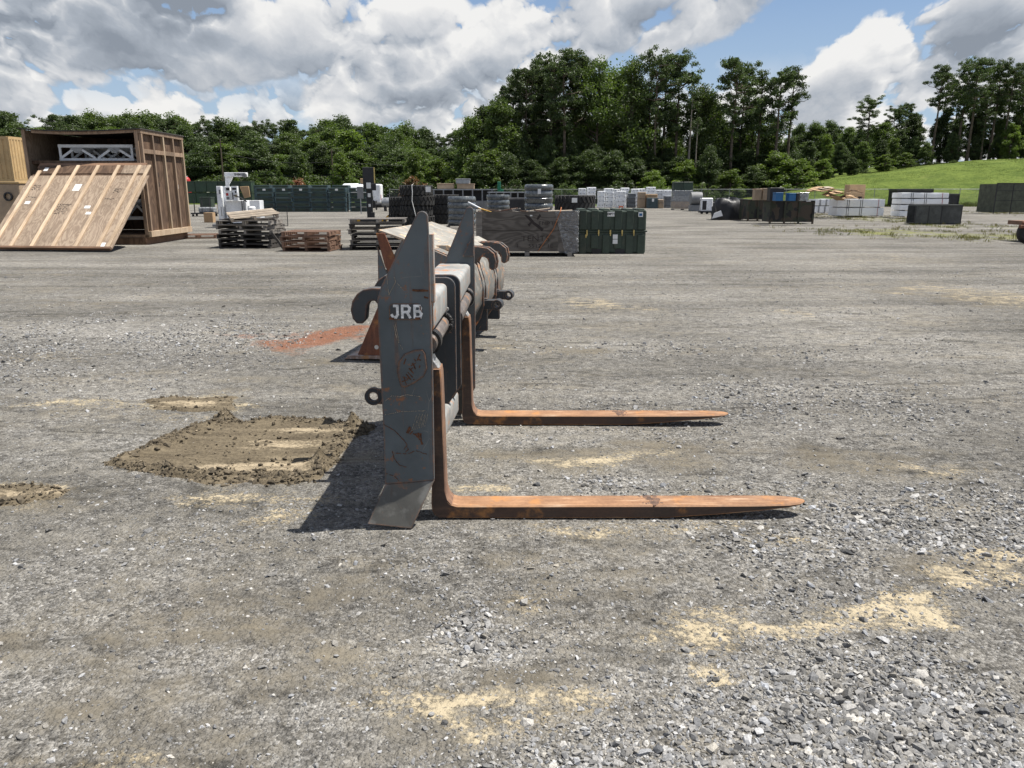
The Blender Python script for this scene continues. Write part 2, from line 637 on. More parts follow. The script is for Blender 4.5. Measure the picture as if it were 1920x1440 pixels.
DIRT = [patch(850, 815, 1500, 870, 0.9), patch(1350, 840, 1760, 900, 0.8), patch(1560, 1010, 1960, 1110, 0.85), patch(250, 710, 470, 775, 0.7),
        patch(850, 985, 1500, 1180, 0.55), patch(-200, 985, 900, 1440, 0.62), patch(1740, 535, 1960, 590, .8), patch(-30, 905, 200, 950, .9),
        patch(600, 1180, 1250, 1420, .6), patch(-100, 560, 500, 575, .5), patch(900, 648, 1110, 665, .9), patch(370, 655, 640, 668, .7), patch(1000, 610, 1400, 640, .35),
        patch(1450, 690, 1920, 740, .4), patch(560, 665, 680, 678, .8)]
COARSE = [patch(1150, 880, 1960, 1080, 1.0), patch(1300, 1180, 2100, 1600, 1.0), patch(890, 1150, 1060, 1245, 0.9), patch(950, 1380, 1500, 1600, 0.8),
          patch(-100, 585, 560, 690, 0.9), patch(980, 870, 1300, 935, 0.75), patch(1080, 690, 1900, 820, 0.55), patch(1000, 640, 1920, 690, .4), patch(560, 985, 900, 1130, 0.35), patch(200, 1000, 700, 1060, .3),
          patch(1600, 900, 2000, 1020, .8)]
RUSTG = [patch(455, 618, 715, 664, 1.5), patch(600, 612, 725, 656, 1.5), patch(370, 626, 470, 634, .8)]
WEED = [patch(1530, 424, 1760, 446, 1.0), patch(1690, 432, 1960, 452, 1.0), patch(1350, 394, 1500, 404, .9), patch(1540, 402, 1700, 416, .9), patch(1720, 414, 1900, 436, .8), patch(1840, 396, 1990, 406, .9), patch(640, 470, 690, 478, .5)]


def mask(ps, X, Y):
    wx = (fbm(X * 1.1 + 31, Y * 1.1 + 5, 4) - 0.5) * np.clip(0.16 * Y, 0.3, 2.5)
    wy = (fbm(X * 1.1 + 3, Y * 1.1 + 77, 4) - 0.5) * np.clip(0.13 * Y, 0.25, 2.0)
    X, Y = X + wx * 1.6, Y + wy * 1.2
    m = np.zeros_like(X)
    for cx, cy, rx, ry, s, tl in ps:
        dx, dy = X - cx, Y - cy
        dy = dy + dx * tl
        d = np.sqrt((dx / rx) ** 2 + (dy / ry) ** 2)
        m = np.maximum(m, s * (1 - sstep(0.0, 1.75, d)))
    return m


def track_relief(X, Y):
    """low wavy relief plus soft wheel ruts sweeping over the yard"""
    z = (fbm(X * 0.8, Y * 0.8, 3) - 0.5) * 0.016 + (fbm(X * 5 + 9, Y * 5, 3) - 0.5) * 0.010
    for ph, amp, w in ((0.0, 0.012, 0.10), (1.75, 0.012, 0.10), (6.4, 0.012, .12), (8.2, .012, .12)):
        c = 2.9 + ph + 0.09 * (X - 1.0) + 0.18 * np.sin(X * 0.35 + ph)
        d = (Y - c) / w
        lug = 0.5 + 0.5 * np.sin(X * 34 + d * 2.5)
        fade = sstep(0.42, 0.62, fbm(X * 0.55 + ph * 3, Y * 0.55, 2))
        z = z - amp * np.exp(-d * d) * fade * (0.45 + 0.55 * lug) + amp * 0.5 * np.exp(-((np.abs(d) - 1.7) / 0.6) ** 2) * fade
    return z


def ground_z(X, Y):
    near = sstep(0.6, 1.6, Y) * (1 - sstep(14, 20, Y)) * (1 - sstep(8, 12, np.abs(X)))
    keep = 1 - np.exp(-(((X - 0.3) / 1.5) ** 4 + ((Y - 4.5) / 1.0) ** 4)) * 0.75
    keep = np.minimum(keep, 1 - np.exp(-(((X + 0.9) / 1.0) ** 4 + ((Y - 8.6) / 1.3) ** 4)) * 0.7)
    return track_relief(X, Y) * near * keep - 0.006 * near


def axis_vals(lo, hi, step, far_lo, far_hi):
    a = list(np.arange(lo, hi + 1e-6, step))
    s, v = step, hi
    while v < far_hi:
        s *= 1.16
        v += s
        a.append(v)
    s, v = step, lo
    while v > far_lo:
        s *= 1.16
        v -= s
        a.insert(0, v)
    return np.array(a)


def grid_mesh(name, xs, ys, zfun):
    X, Y = np.meshgrid(xs, ys)
    Z = zfun(X, Y)
    nx, ny = len(xs), len(ys)
    co = np.stack([X, Y, Z], -1).reshape(-1, 3)
    idx = np.arange(nx * ny).reshape(ny, nx)
    q = np.stack([idx[:-1, :-1], idx[:-1, 1:], idx[1:, 1:], idx[1:, :-1]], -1).reshape(-1, 4)
    me = bpy.data.meshes.new(name)
    me.vertices.add(len(co))
    me.vertices.foreach_set('co', co.ravel())
    me.loops.add(q.size)
    me.loops.foreach_set('vertex_index', q.ravel())
    me.polygons.add(len(q))
    me.polygons.foreach_set('loop_start', np.arange(0, q.size, 4))
    me.polygons.foreach_set('loop_total', np.full(len(q), 4))
    me.update()
    me.validate()
    me.polygons.foreach_set('use_smooth', np.ones(len(q), bool))
    return me, X, Y


def set_attr(me, name, vals):
    a = me.attributes.new(name, 'FLOAT', 'POINT')
    a.data.foreach_set('value', np.asarray(vals, float).ravel())


def gravel_mat():
    m, t, p = base_mat('gravel_ground')
    v = t.new('ShaderNodeTexCoord').outputs['Object']
    sand, dirt, coarse = t.attr('sand'), t.attr('dirt'), t.attr('coarse')
    rust, weed = t.attr('rust'), t.attr('weed')
    nb = t.noise(v, 0.35, 4, 0.55)                      # broad bands
    nm = t.noise(t.scale_vec(v, 1.0, 1.5, 1), 2.2, 5, 0.62)
    nf = t.noise(v, 9.0, 5, 0.70)
    ng = t.noise(v, 70.0, 3, 0.7)
    # crushed stone in three sizes
    va = t.voro(v, 52)
    vb = t.voro(v, 115)
    ca = t.sep(va[1])[0]
    cb = t.sep(vb[1])[0]
    st = t.math('ADD', t.math('ADD', t.math('MULTIPLY', ca, 0.38), t.math('MULTIPLY', cb, 0.38)), t.math('MULTIPLY', ng, 0.26))
    stone = t.new('ShaderNodeValToRGB')
    t.l.new(st, stone.inputs[0])
    e = stone.color_ramp.elements
    e[0].position = 0.16; e[0].color = (0.042, 0.040, 0.036, 1)
    e[1].position = 0.90; e[1].color = (0.40, 0.388, 0.362, 1)
    k = e.new(0.45); k.color = (0.128, 0.122, 0.112, 1)
    k = e.new(0.66); k.color = (0.222, 0.213, 0.196, 1)
    c = stone.outputs[0]
    # stone dust between the stones and where traffic packed it
    dust = t.mix(ng, (0.080, 0.074, 0.063), (0.238, 0.222, 0.190))
    packed = t.mr(t.math('ADD', t.math('MULTIPLY', nm, 0.6), t.math('MULTIPLY', nf, 0.4)), 0.40, 0.62, 0.12, 0.80)
    packed = t.math('MULTIPLY', packed, t.mr(coarse, 0.0, 0.8, 1.0, 0.35))
    c = t.mix(packed, c, dust)
    c = t.vmath('SCALE', c, scale=t.mr(nb, 0.3, 0.7, 0.82, 1.18))
    c = t.vmath('SCALE', c, scale=t.mr(nf, 0.28, 0.72, 0.68, 1.30))
    # lanes worn by wheels, and thin ruts wandering along them
    ln_ = t.noise(t.scale_vec(v, 0.10, 0.75, 1), 1.0, 4, 0.6)
    c = t.vmath('SCALE', c, scale=t.mr(ln_, 0.35, 0.65, 0.80, 1.20))
    rt = t.math('ABSOLUTE', t.math('SUBTRACT', t.noise(t.scale_vec(v, 0.16, 0.8, 1), 1.3, 3, 0.55), 0.5))
    rt = t.math('MULTIPLY', t.mr(rt, 0.003, 0.016, 0.42, 0.0), t.mr(nm, 0.38, 0.6))
    c = t.vmath('SCALE', c, scale=t.math('SUBTRACT', 1.0, rt))
    # dark damp fines
    dm = t.math('ADD', dirt, t.math('MULTIPLY', t.math('SUBTRACT', nf, 0.5), 1.3))
    dm = t.math('ADD', dm, t.math('MULTIPLY', t.math('SUBTRACT', nm, 0.5), 1.6))
    dm = t.mr(dm, 0.25, 1.0, 0, 0.78)
    c = t.mix(dm, c, t.mix(ng, (0.058, 0.050, 0.037), (0.165, 0.143, 0.106)))
    # pale washed sand, ragged along the fine noise
    ns = t.noise(t.scale_vec(v, 0.8, 1.9, 1.0), 3.2, 7, 0.70, dist=0.4)
    sm = t.math('ADD', sand, t.math('MULTIPLY', t.math('SUBTRACT', ns, 0.5), 2.4))
    sm = t.math('ADD', sm, t.math('MULTIPLY', t.math('SUBTRACT', nf, 0.5), 1.0))
    sm = t.math('ADD', sm, t.math('MULTIPLY', t.math('SUBTRACT', ng, 0.5), 1.1))
    sm = t.math('SUBTRACT', sm, t.math('MULTIPLY', t.math('SUBTRACT', ca, 0.45), 0.4))
    smk = t.mr(sm, 0.40, 1.0, 0, 0.94)
    smk = t.math('MULTIPLY', smk, t.mr(sand, 0.02, 0.5))
    c = t.mix(smk, c, t.mix(nf, (0.27, 0.225, 0.150), (0.44, 0.375, 0.262)))
    # scattered light dusting everywhere
    li = t.mr(t.noise(t.scale_vec(v, 0.5, 1.6, 1), 0.9, 6, 0.68), 0.50, 0.74, 0, 0.42)
    li = t.math('MULTIPLY', li, t.mr(nf, 0.3, 0.6))
    c = t.mix(li, c, (0.27, 0.228, 0.158))
    c = t.vmath('SCALE', c, scale=1.10)
    # rust scale fallen from the bucket
    rm = t.math('ADD', rust, t.math('MULTIPLY', t.math('SUBTRACT', nf, 0.5), 1.4))
    rm = t.mr(rm, 0.45, 1.05, 0, 0.78)
    c = t.mix(rm, c, t.mix(st, (0.09, 0.035, 0.018), (0.36, 0.135, 0.065)))
    # weeds
    wm = t.math('ADD', weed, t.math('MULTIPLY', t.math('SUBTRACT', t.noise(t.scale_vec(v, 1, .6, 1), 1.6, 7, 0.7), 0.5), 2.6))
    wm = t.mr(wm, 0.55, 1.05, 0, 0.85)
    wm = t.math('MULTIPLY', wm, t.mr(weed, 0.02, 0.2))
    c = t.mix(wm, c, t.mix(nf, (0.10, 0.125, 0.028), (0.27, 0.26, 0.085)))
    # grass takes over behind the fence
    gm = t.mr(t.math('ADD', t.attr('grass'), t.math('MULTIPLY', t.math('SUBTRACT', nb, 0.5), 0.5)), 0.4, 0.6)
    c = t.mix(gm, c, t.mix(t.noise(t.scale_vec(v, 1, .35, 1), 1.3, 6, .65), (0.050, 0.080, 0.016), (0.115, 0.155, 0.036)))
    t.put(p, 'Base Color', c)
    p.inputs['Roughness'].default_value = 0.95
    p.inputs['Specular IOR Level'].default_value = 0.15
    soft = t.mr(t.math('MAXIMUM', smk, dm), 0, 1, 1.0, 0.3)
    h = t.math('ADD', t.math('MULTIPLY', va[0], -0.9), t.math('MULTIPLY', vb[0], -0.5))
    h = t.math('ADD', h, t.math('MULTIPLY', ng, 0.35))
    h = t.math('ADD', t.math('MULTIPLY', h, soft), t.math('MULTIPLY', nf, 1.1))
    t.put(p, 'Normal', t.bump(h, 1.0, 0.014))
    return m


def fence_y(X):
    return 92 - 0.10 * (X - 10)


xs = axis_vals(-7.0, 7.0, 0.055, -2600, 2600)
ys = axis_vals(1.0, 14.0, 0.045, -300, 3200)
gm_, GX, GY = grid_mesh('ground', xs, ys, ground_z)
edge_n = (fbm(GX * 1.3 + 3, GY * 1.3, 4) - 0.5)
for nm, ps in (('sand', SAND), ('dirt', DIRT), ('coarse', COARSE), ('rust', RUSTG), ('weed', WEED)):
    set_attr(gm_, nm, np.clip(mask(ps, GX, GY) , 0, 1))
set_attr(gm_, 'grass', sstep(-2.0, 1.0, GY - fence_y(GX)))
gm_.materials.append(gravel_mat())
tag(link('ground', gm_), kind='structure')


# ---- loose crushed stone, real pieces, thick near the viewer
def ico():
    bm = bmesh.new()
    bmesh.ops.create_icosphere(bm, subdivisions=1, radius=1.0)
    v = np.array([q.co[:] for q in bm.verts])
    f = np.array([[q.index for q in g.verts] for g in bm.faces])
    bm.free()
    return v, f


IV, IF = ico()


def numpy_mesh(name, co, faces, mat, cols=None, smooth=False):
    k = faces.shape[1]
    me = bpy.data.meshes.new(name)
    me.vertices.add(len(co))
    me.vertices.foreach_set('co', co.astype(np.float32).ravel())
    me.loops.add(faces.size)
    me.loops.foreach_set('vertex_index', faces.astype(np.int32).ravel())
    me.polygons.add(len(faces))
    me.polygons.foreach_set('loop_start', np.arange(0, faces.size, k, dtype=np.int32))
    me.polygons.foreach_set('loop_total', np.full(len(faces), k, dtype=np.int32))
    me.polygons.foreach_set('use_smooth', np.full(len(faces), bool(smooth)))
    me.update()
    if cols is not None:
        a = me.color_attributes.new('tone', 'FLOAT_COLOR', 'POINT')
        a.data.foreach_set('color', np.concatenate([cols, np.ones((len(cols), 1))], 1).astype(np.float32).ravel())
    me.materials.append(mat)
    return me


def stones(name, P, S, cols, mat, flat=0.62, sink=0.34):
    """angular pieces: jittered icosahedra, squashed, turned at random"""
    n = len(P)
    shapes = []
    for k in range(14):
        q = IV * (1 + npr.normal(0, 0.24, (len(IV), 1))) + npr.normal(0, 0.20, IV.shape)
        shapes.append(q)
    shapes = np.array(shapes)
    V = shapes[npr.integers(0, 14, n)]
    ax = np.stack([npr.uniform(0.75, 1.45, n), npr.uniform(0.7, 1.1, n), npr.uniform(0.40, 0.85, n) * flat / 0.62], 1)
    V = V * ax[:, None, :] * S[:, None, None]
    # tilt a little, then any heading
    a, b, c = npr.uniform(-0.5, 0.5, n), npr.uniform(-0.5, 0.5, n), npr.uniform(0, 6.283, n)
    y, z = V[..., 1].copy(), V[..., 2].copy()
    V[..., 1] = y * np.cos(a)[:, None] - z * np.sin(a)[:, None]
    V[..., 2] = y * np.sin(a)[:, None] + z * np.cos(a)[:, None]
    x, z = V[..., 0].copy(), V[..., 2].copy()
    V[..., 0] = x * np.cos(b)[:, None] + z * np.sin(b)[:, None]
    V[..., 2] = -x * np.sin(b)[:, None] + z * np.cos(b)[:, None]
    x, y = V[..., 0].copy(), V[..., 1].copy()
    V[..., 0] = x * np.cos(c)[:, None] - y * np.sin(c)[:, None]
    V[..., 1] = x * np.sin(c)[:, None] + y * np.cos(c)[:, None]
    V += P[:, None, :]
    V[..., 2] += (S * ax[:, 2] * (1 - sink * 2) * 0.8)[:, None]
    m = len(IV)
    Fc = (IF[None] + (np.arange(n) * m)[:, None, None]).reshape(-1, 3)
    C = np.repeat(cols, m, 0)
    return numpy_mesh(name, V.reshape(-1, 3), Fc, mat, C)


def stone_mat():
    m, t, p = base_mat('crushed_stone')
    v = t.new('ShaderNodeTexCoord').outputs['Object']
    c = t.attr('tone', 'Color')
    c = t.vmath('SCALE', c, scale=t.mr(t.noise(v, 160, 4, 0.6), 0.3, 0.7, 0.72, 1.25))
    t.put(p, 'Base Color', c)
    p.inputs['Roughness'].default_value = 0.9
    p.inputs['Specular IOR Level'].default_value = 0.25
    return m


def scatter_gravel():
    N = 460000
    Yv = 1.25 * (17.0 / 1.25) ** npr.random(N)
    Xv = npr.uniform(-1, 1, N) * (0.74 * Yv + 0.9)
    co = mask(COARSE, Xv, Yv)
    sa = mask(SAND, Xv, Yv)
    di = mask(DIRT, Xv, Yv)
    clump = fbm(Xv * 1.6, Yv * 1.6, 4)
    pr = 0.10 + 1.15 * co * sstep(0.34, 0.62, clump + 0.12 * co) + 0.20 * sstep(0.5, 0.66, clump)
    pr *= (1 - 0.72 * sstep(0.35, 0.9, sa + 0.5 * (clump - 0.5))) * (1 - 0.45 * di)
    pr *= np.where(Yv > 6, 0.75, 1.0)
    keep = npr.random(N) < pr * 0.62
    Xv, Yv, co = Xv[keep], Yv[keep], co[keep]
    n = len(Xv)
    S = np.exp(npr.normal(0, 0.45, n)) * (0.0042 + 0.0030 * co) * (0.8 + 0.05 * Yv)
    big = npr.random(n) < 0.012
    S = np.where(big, S * npr.uniform(1.8, 3.0, n), S)
    S = np.clip(S, 0.003, 0.021)
    g = np.exp(npr.normal(-1.58, 0.38, n))
    g = np.clip(g, 0.07, 0.43)
    warm = npr.normal(0, 0.03, n)
    cols = np.stack([g * (1.02 + warm), g * (1.0 + warm * 0.3), g * (0.965 - warm)], 1)
    P = np.stack([Xv, Yv, ground_z(Xv, Yv)], 1)
    print('stones', n)
    me = stones('gravel', P, S, cols, stone_mat())
    tag(link('gravel', me), 'loose grey crushed stone scattered over the packed yard', 'gravel', kind='stuff')


scatter_gravel()


# ---- scraped mud patch left of the carriage: rough ground with clods round its rim
def mud_mat():
    m, t, p = base_mat('scraped_mud')
    v = t.new('ShaderNodeTexCoord').outputs['Object']
    n1 = t.noise(t.scale_vec(v, 0.5, 2.2, 1), 5, 7, 0.68)
    n2 = t.noise(v, 45, 5, 0.7)
    k = t.math('ADD', t.math('MULTIPLY', n1, 0.5), t.math('MULTIPLY', n2, 0.5))
    c = t.mix(t.mr(k, 0.32, 0.68), (0.066, 0.053, 0.036), (0.190, 0.156, 0.106))
    pale = t.math('ADD', t.attr('pale'), t.math('ADD', t.math('MULTIPLY', t.math('SUBTRACT', n1, 0.5), 3.0), t.math('MULTIPLY', t.math('SUBTRACT', n2, 0.5), 1.4)))
    c = t.mix(t.mr(pale, 0.55, 1.35, 0, 0.8), c, t.mix(n2, (0.30, 0.235, 0.15), (0.50, 0.42, 0.30)))
    t.put(p, 'Base Color', c)
    p.inputs['Roughness'].default_value = 0.95
    p.inputs['Specular IOR Level'].default_value = 0.15
    t.put(p, 'Normal', t.bump(n2, 0.9, 0.014))
    return m


def poly_dist(poly, X, Y):
    """signed distance: positive inside"""
    ins = np.zeros(X.shape, bool)
    dmin = np.full(X.shape, 1e9)
    n = len(poly)
    for i in range(n):
        x0, y0 = poly[i]
        x1, y1 = poly[(i + 1) % n]
        c = ((y0 > Y) != (y1 > Y)) & (X < (x1 - x0) * (Y - y0) / (y1 - y0 + 1e-12) + x0)
        ins ^= c
        tt_ = np.clip(((X - x0) * (x1 - x0) + (Y - y0) * (y1 - y0)) / ((x1 - x0) ** 2 + (y1 - y0) ** 2), 0, 1)
        dmin = np.minimum(dmin, np.hypot(X - x0 - tt_ * (x1 - x0), Y - y0 - tt_ * (y1 - y0)))
    return np.where(ins, dmin, -dmin)


def mud_patch(px_poly, pale_px, peaks, name, nclod, rim=0.035, step=0.012):
    poly = [(G(x, y).x, G(x, y).y) for x, y in px_poly]
    xs_ = np.arange(min(q[0] for q in poly) - 0.1, max(q[0] for q in poly) + 0.1, step)
    ys_ = np.arange(min(q[1] for q in poly) - 0.1, max(q[1] for q in poly) + 0.1, step)

    def zf(X, Y):
        d = poly_dist(poly, X, Y) + (fbm(X * 5, Y * 5, 4) - 0.5) * 0.20
        r_ = rim * np.exp(-((d - 0.06) / 0.055) ** 2) * (0.35 + 1.1 * fbm(X * 4 + 5, Y * 4, 3))
        z = r_ + sstep(-0.01, 0.04, d) * (0.007 + 0.020 * (fbm(X * 16, Y * 30, 4, 0.6) - 0.4))
        for (qx, qy, h_, s_) in peaks:
            c = G(qx, qy)
            z = z + h_ * np.exp(-(((X - c.x) / s_) ** 2 + ((Y - c.y) / s_) ** 2)) * (0.6 + 0.8 * fbm(X * 20, Y * 20, 3))
        return np.where(d > -0.03, z, -0.03) + ground_z(X, Y) - 0.006 * (1 - sstep(0, 0.05, d))
    me, X, Y = grid_mesh(name, xs_, ys_, zf)
    pm = np.zeros_like(X)
    for (x0, y0, x1, y1) in pale_px:
        cx, cy, rx, ry, s_, _ = patch(x0, y0, x1, y1)
        pm = np.maximum(pm, 1 - sstep(0.2, 1.5, np.sqrt(((X - cx) / rx) ** 2 + ((Y - cy) / ry) ** 2)))
    set_attr(me, 'pale', pm)
    me.materials.append(MATS.get('scraped_mud') or mud_mat())
    tag(link(name, me), kind='structure')
    # clods
    n = nclod * 6
    Xc = npr.uniform(xs_[0], xs_[-1], n)
    Yc_ = npr.uniform(ys_[0], ys_[-1], n)
    d = poly_dist(poly, Xc, Yc_) + (fbm(Xc * 5, Yc_ * 5, 4) - 0.5) * 0.20
    pr = np.exp(-((d - 0.04) / 0.06) ** 2) + 0.05 * (d > 0) + 0.16 * np.exp(-((d + 0.06) / 0.10) ** 2)
    k = npr.random(n) < pr
    Xc, Yc_, d = Xc[k], Yc_[k], d[k]
    m_ = len(Xc)
    S_ = np.clip(np.exp(npr.normal(0, 0.6, m_)) * 0.0048, 0.002, 0.019)
    g = np.exp(npr.normal(-2.42, 0.38, m_))
    cols = np.stack([g * 1.18, g * 0.97, g * 0.68], 1)
    me2 = stones('soil_clods', np.stack([Xc, Yc_, zf(Xc, Yc_)], 1), S_, cols, MATS['crushed_stone'], 0.8, 0.25)
    tag(link('soil_clods', me2), 'dark crumbled soil clods round the scraped patch', 'soil', kind='stuff')


mud_patch([(196, 868), (262, 838), (330, 812), (395, 792), (420, 778), (470, 788), (520, 784), (600, 788), (668, 796), (690, 802), (660, 826), (640, 850), (618, 880), (600, 897), (560, 900), (440, 902), (330, 895), (250, 884)],
          [(330, 858, 650, 892), (500, 796, 670, 816), (440, 822, 640, 846)], [(418, 786, 0.06, 0.07), (664, 800, 0.085, 0.05), (598, 866, 0.075, 0.045), (610, 884, 0.045, 0.07), (330, 872, 0.02, 0.12), (380, 800, 0.03, 0.1)], 'dirt_patch', 2000, 0.022)
mud_patch([(-60, 915), (20, 908), (90, 908), (150, 914), (120, 930), (60, 940), (-10, 950), (-60, 952)], [(-60, 918, 60, 940), (60, 912, 140, 930)], [(66, 912, 0.012, 0.05), (10, 925, 0.012, 0.05)], 'dirt_patch', 260, 0.010)
mud_patch([(270, 748), (330, 742), (436, 744), (440, 766), (370, 772), (280, 766)], [(270, 748, 440, 768)], [(310, 756, 0.012, 0.03), (350, 756, 0.012, 0.03), (390, 756, 0.012, 0.03), (432, 752, 0.014, 0.03)], 'dirt_patch', 90, 0.005)


# ------------------------------------------------------------------ grass hill behind the fence, right
def hill_z(X, Y):
    # a long grassed bank rising to the right
    s = (X - 27) / 6.0
    xx = 4.0 * np.log1p(np.exp(np.clip((X - 29) / 4.0, -20, 40)))
    ramp = 7.5 * (1 - np.exp(-xx / 25.0))
    up = sstep(0.0, 1.0, (Y - 87) / 21.0)
    return ramp * up + (fbm(X * 0.12, Y * 0.12, 4) - 0.5) * 0.45 * up * np.clip(s, 0, 1) - 0.05


def grass_mat():
    m, t, p = base_mat('mown_grass')
    v = t.new('ShaderNodeTexCoord').outputs['Object']
    a = t.noise(t.scale_vec(v, 0.5, 1, 1.6), 0.45, 6, 0.66, dist=0.5)
    b = t.noise(t.scale_vec(v, 0.8, 1, 2.0), 3.0, 6, 0.7)
    k = t.math('ADD', t.math('MULTIPLY', a, 0.55), t.math('MULTIPLY', b, 0.45))
    c = t.mix(t.mr(k, 0.36, 0.64), (0.054, 0.084, 0.015), (0.125, 0.166, 0.034))
    c = t.mix(t.mr(t.noise(v, 0.18, 4, 0.6), 0.55, 0.7, 0, 0.35), c, (0.19, 0.20, 0.065))
    t.put(p, 'Base Color', c)
    p.inputs['Roughness'].default_value = 0.9
    p.inputs['Specular IOR Level'].default_value = 0.1
    t.put(p, 'Normal', t.bump(k, 1.0, 0.25))
    return m


hm, HX, HY = grid_mesh('grass_hill', np.linspace(16, 190, 150), np.linspace(84, 200, 100), hill_z)
hm.materials.append(grass_mat())
tag(link('grass_hill', hm), kind='structure')


# ------------------------------------------------------------------ trees
def leaf_mat(name, c1, c2, trans=0.35, sat=0.0):
    m, t, p = base_mat(name)
    v = obj_coord(t)
    n = t.noise(v, 0.55, 3, 0.6)
    n_ = t.noise(v, 3.1, 2, 0.6)
    k = t.math('ADD', t.math('MULTIPLY', n, 0.55), t.math('MULTIPLY', n_, 0.45))
    c = t.mix(t.mr(k, 0.32, 0.68), c1, c2)
    r = t.new('ShaderNodeObjectInfo').outputs['Random']
    c = t.vmath('SCALE', c, scale=t.mr(r, 0, 1, 0.78, 1.22, False))
    dif = t.new('ShaderNodeBsdfDiffuse')
    tr = t.new('ShaderNodeBsdfTranslucent')
    t.put(dif, 0, c)
    t.put(tr, 0, t.vmath('MULTIPLY', c, (1.25, 1.35, 0.7)))
    mx = t.new('ShaderNodeMixShader')
    mx.inputs[0].default_value = trans
    t.l.new(dif.outputs[0], mx.inputs[1])
    t.l.new(tr.outputs[0], mx.inputs[2])
    gl = t.new('ShaderNodeBsdfGlossy')
    gl.inputs['Roughness'].default_value = 0.5
    mx2 = t.new('ShaderNodeMixShader')
    mx2.inputs[0].default_value = 0.04
    t.l.new(mx.outputs[0], mx2.inputs[1])
    t.l.new(gl.outputs[0], mx2.inputs[2])
    t.l.new(mx2.outputs[0], t.n['Material Output'].inputs[0])
    return m


LEAF_PINE = leaf_mat('pine_needles', (0.045, 0.072, 0.024), (0.088, 0.125, 0.042), 0.3)
LEAF_BROAD = leaf_mat('broad_leaves', (0.050, 0.082, 0.020), (0.110, 0.155, 0.036), 0.42)
LEAF_LIGHT = leaf_mat('light_leaves', (0.068, 0.108, 0.020), (0.145, 0.200, 0.038), 0.45)
LEAF_DARK = leaf_mat('dark_leaves', (0.040, 0.064, 0.020), (0.080, 0.115, 0.034), 0.35)
LEAF_RED = leaf_mat('crape_leaves', (0.11, 0.11, 0.035), (0.34, 0.12, 0.09), 0.3)
BARK = plain('bark', (0.115, 0.092, 0.072), 0.95, var=0.3, scale=2.0, bump=0.8, bscale=9, spec=0.1)
BARK_PALE = plain('pale_bark', (0.24, 0.21, 0.175), 0.95, var=0.25, scale=2.0, bump=0.6, bscale=9, spec=0.1)


def leaf_cloud(rs, centers, radii, counts, size, squash=0.8, hollow=0.35):
    """leaf-sized faces through the volume of each clump"""
    tot = int(sum(counts))
    C = np.repeat(np.asarray(centers, float), counts, 0)
    Rr = np.repeat(np.asarray(radii, float), counts)
    d = rs.normal(size=(tot, 3))
    d /= np.linalg.norm(d, axis=1, keepdims=True)
    rr = Rr * rs.random(tot) ** 0.42 * rs.uniform(0.7, 1.35, tot)
    off = d * rr[:, None]
    off[:, 2] *= squash
    pos = C + off
    nrm = d * 0.30 + rs.normal(size=(tot, 3)) * 0.75 + np.array([0, 0, 0.45])
    nrm /= np.linalg.norm(nrm, axis=1, keepdims=True)
    a = np.cross(nrm, rs.normal(size=(tot, 3)))
    a /= np.linalg.norm(a, axis=1, keepdims=True)
    b = np.cross(nrm, a)
    s = size * rs.uniform(0.6, 1.45, tot)
    asp = rs.uniform(0.45, 0.95, tot)
    a *= s[:, None]
    b *= (s * asp)[:, None]
    bend = nrm * (s * 0.25)[:, None]
    V = np.stack([pos - a, pos - b * 0.9 + bend, pos + a, pos + b * 0.9 + bend], 1).reshape(-1, 3)
    Fc = np.arange(tot * 4).reshape(-1, 4)
    return V, Fc


def limb(mb, p0, p1, r0, r1, rs, n=6, wob=0.06):
    L = np.linalg.norm(np.subtract(p1, p0))
    pts = []
    for k in range(4):
        q = np.array(p0) + (np.array(p1) - np.array(p0)) * k / 3
        if 0 < k < 3:
            q = q + rs.normal(size=3) * L * wob
        pts.append(tuple(q))
    mb.tube(pts, [r0 + (r1 - r0) * k / 3 for k in range(4)], n)


def trunk_mesh(mb, H, r, rs, lean=0.02, n=8):
    pts = [(0, 0, -0.3)]
    x = y = 0
    for k in range(1, 9):
        x += rs.normal() * lean * H / 8
        y += rs.normal() * lean * H / 8
        pts.append((x, y, H * k / 8))
    mb.tube(pts, [r * 1.35] + [r * (1 - 0.86 * (k / 8) ** 1.1) for k in range(1, 9)], n)
    return pts


def at_h(pts, z):
    for a, b in zip(pts, pts[1:]):
        if a[2] <= z <= b[2]:
            k = (z - a[2]) / (b[2] - a[2])
            return np.array(a) + (np.array(b) - np.array(a)) * k
    return np.array(pts[-1])


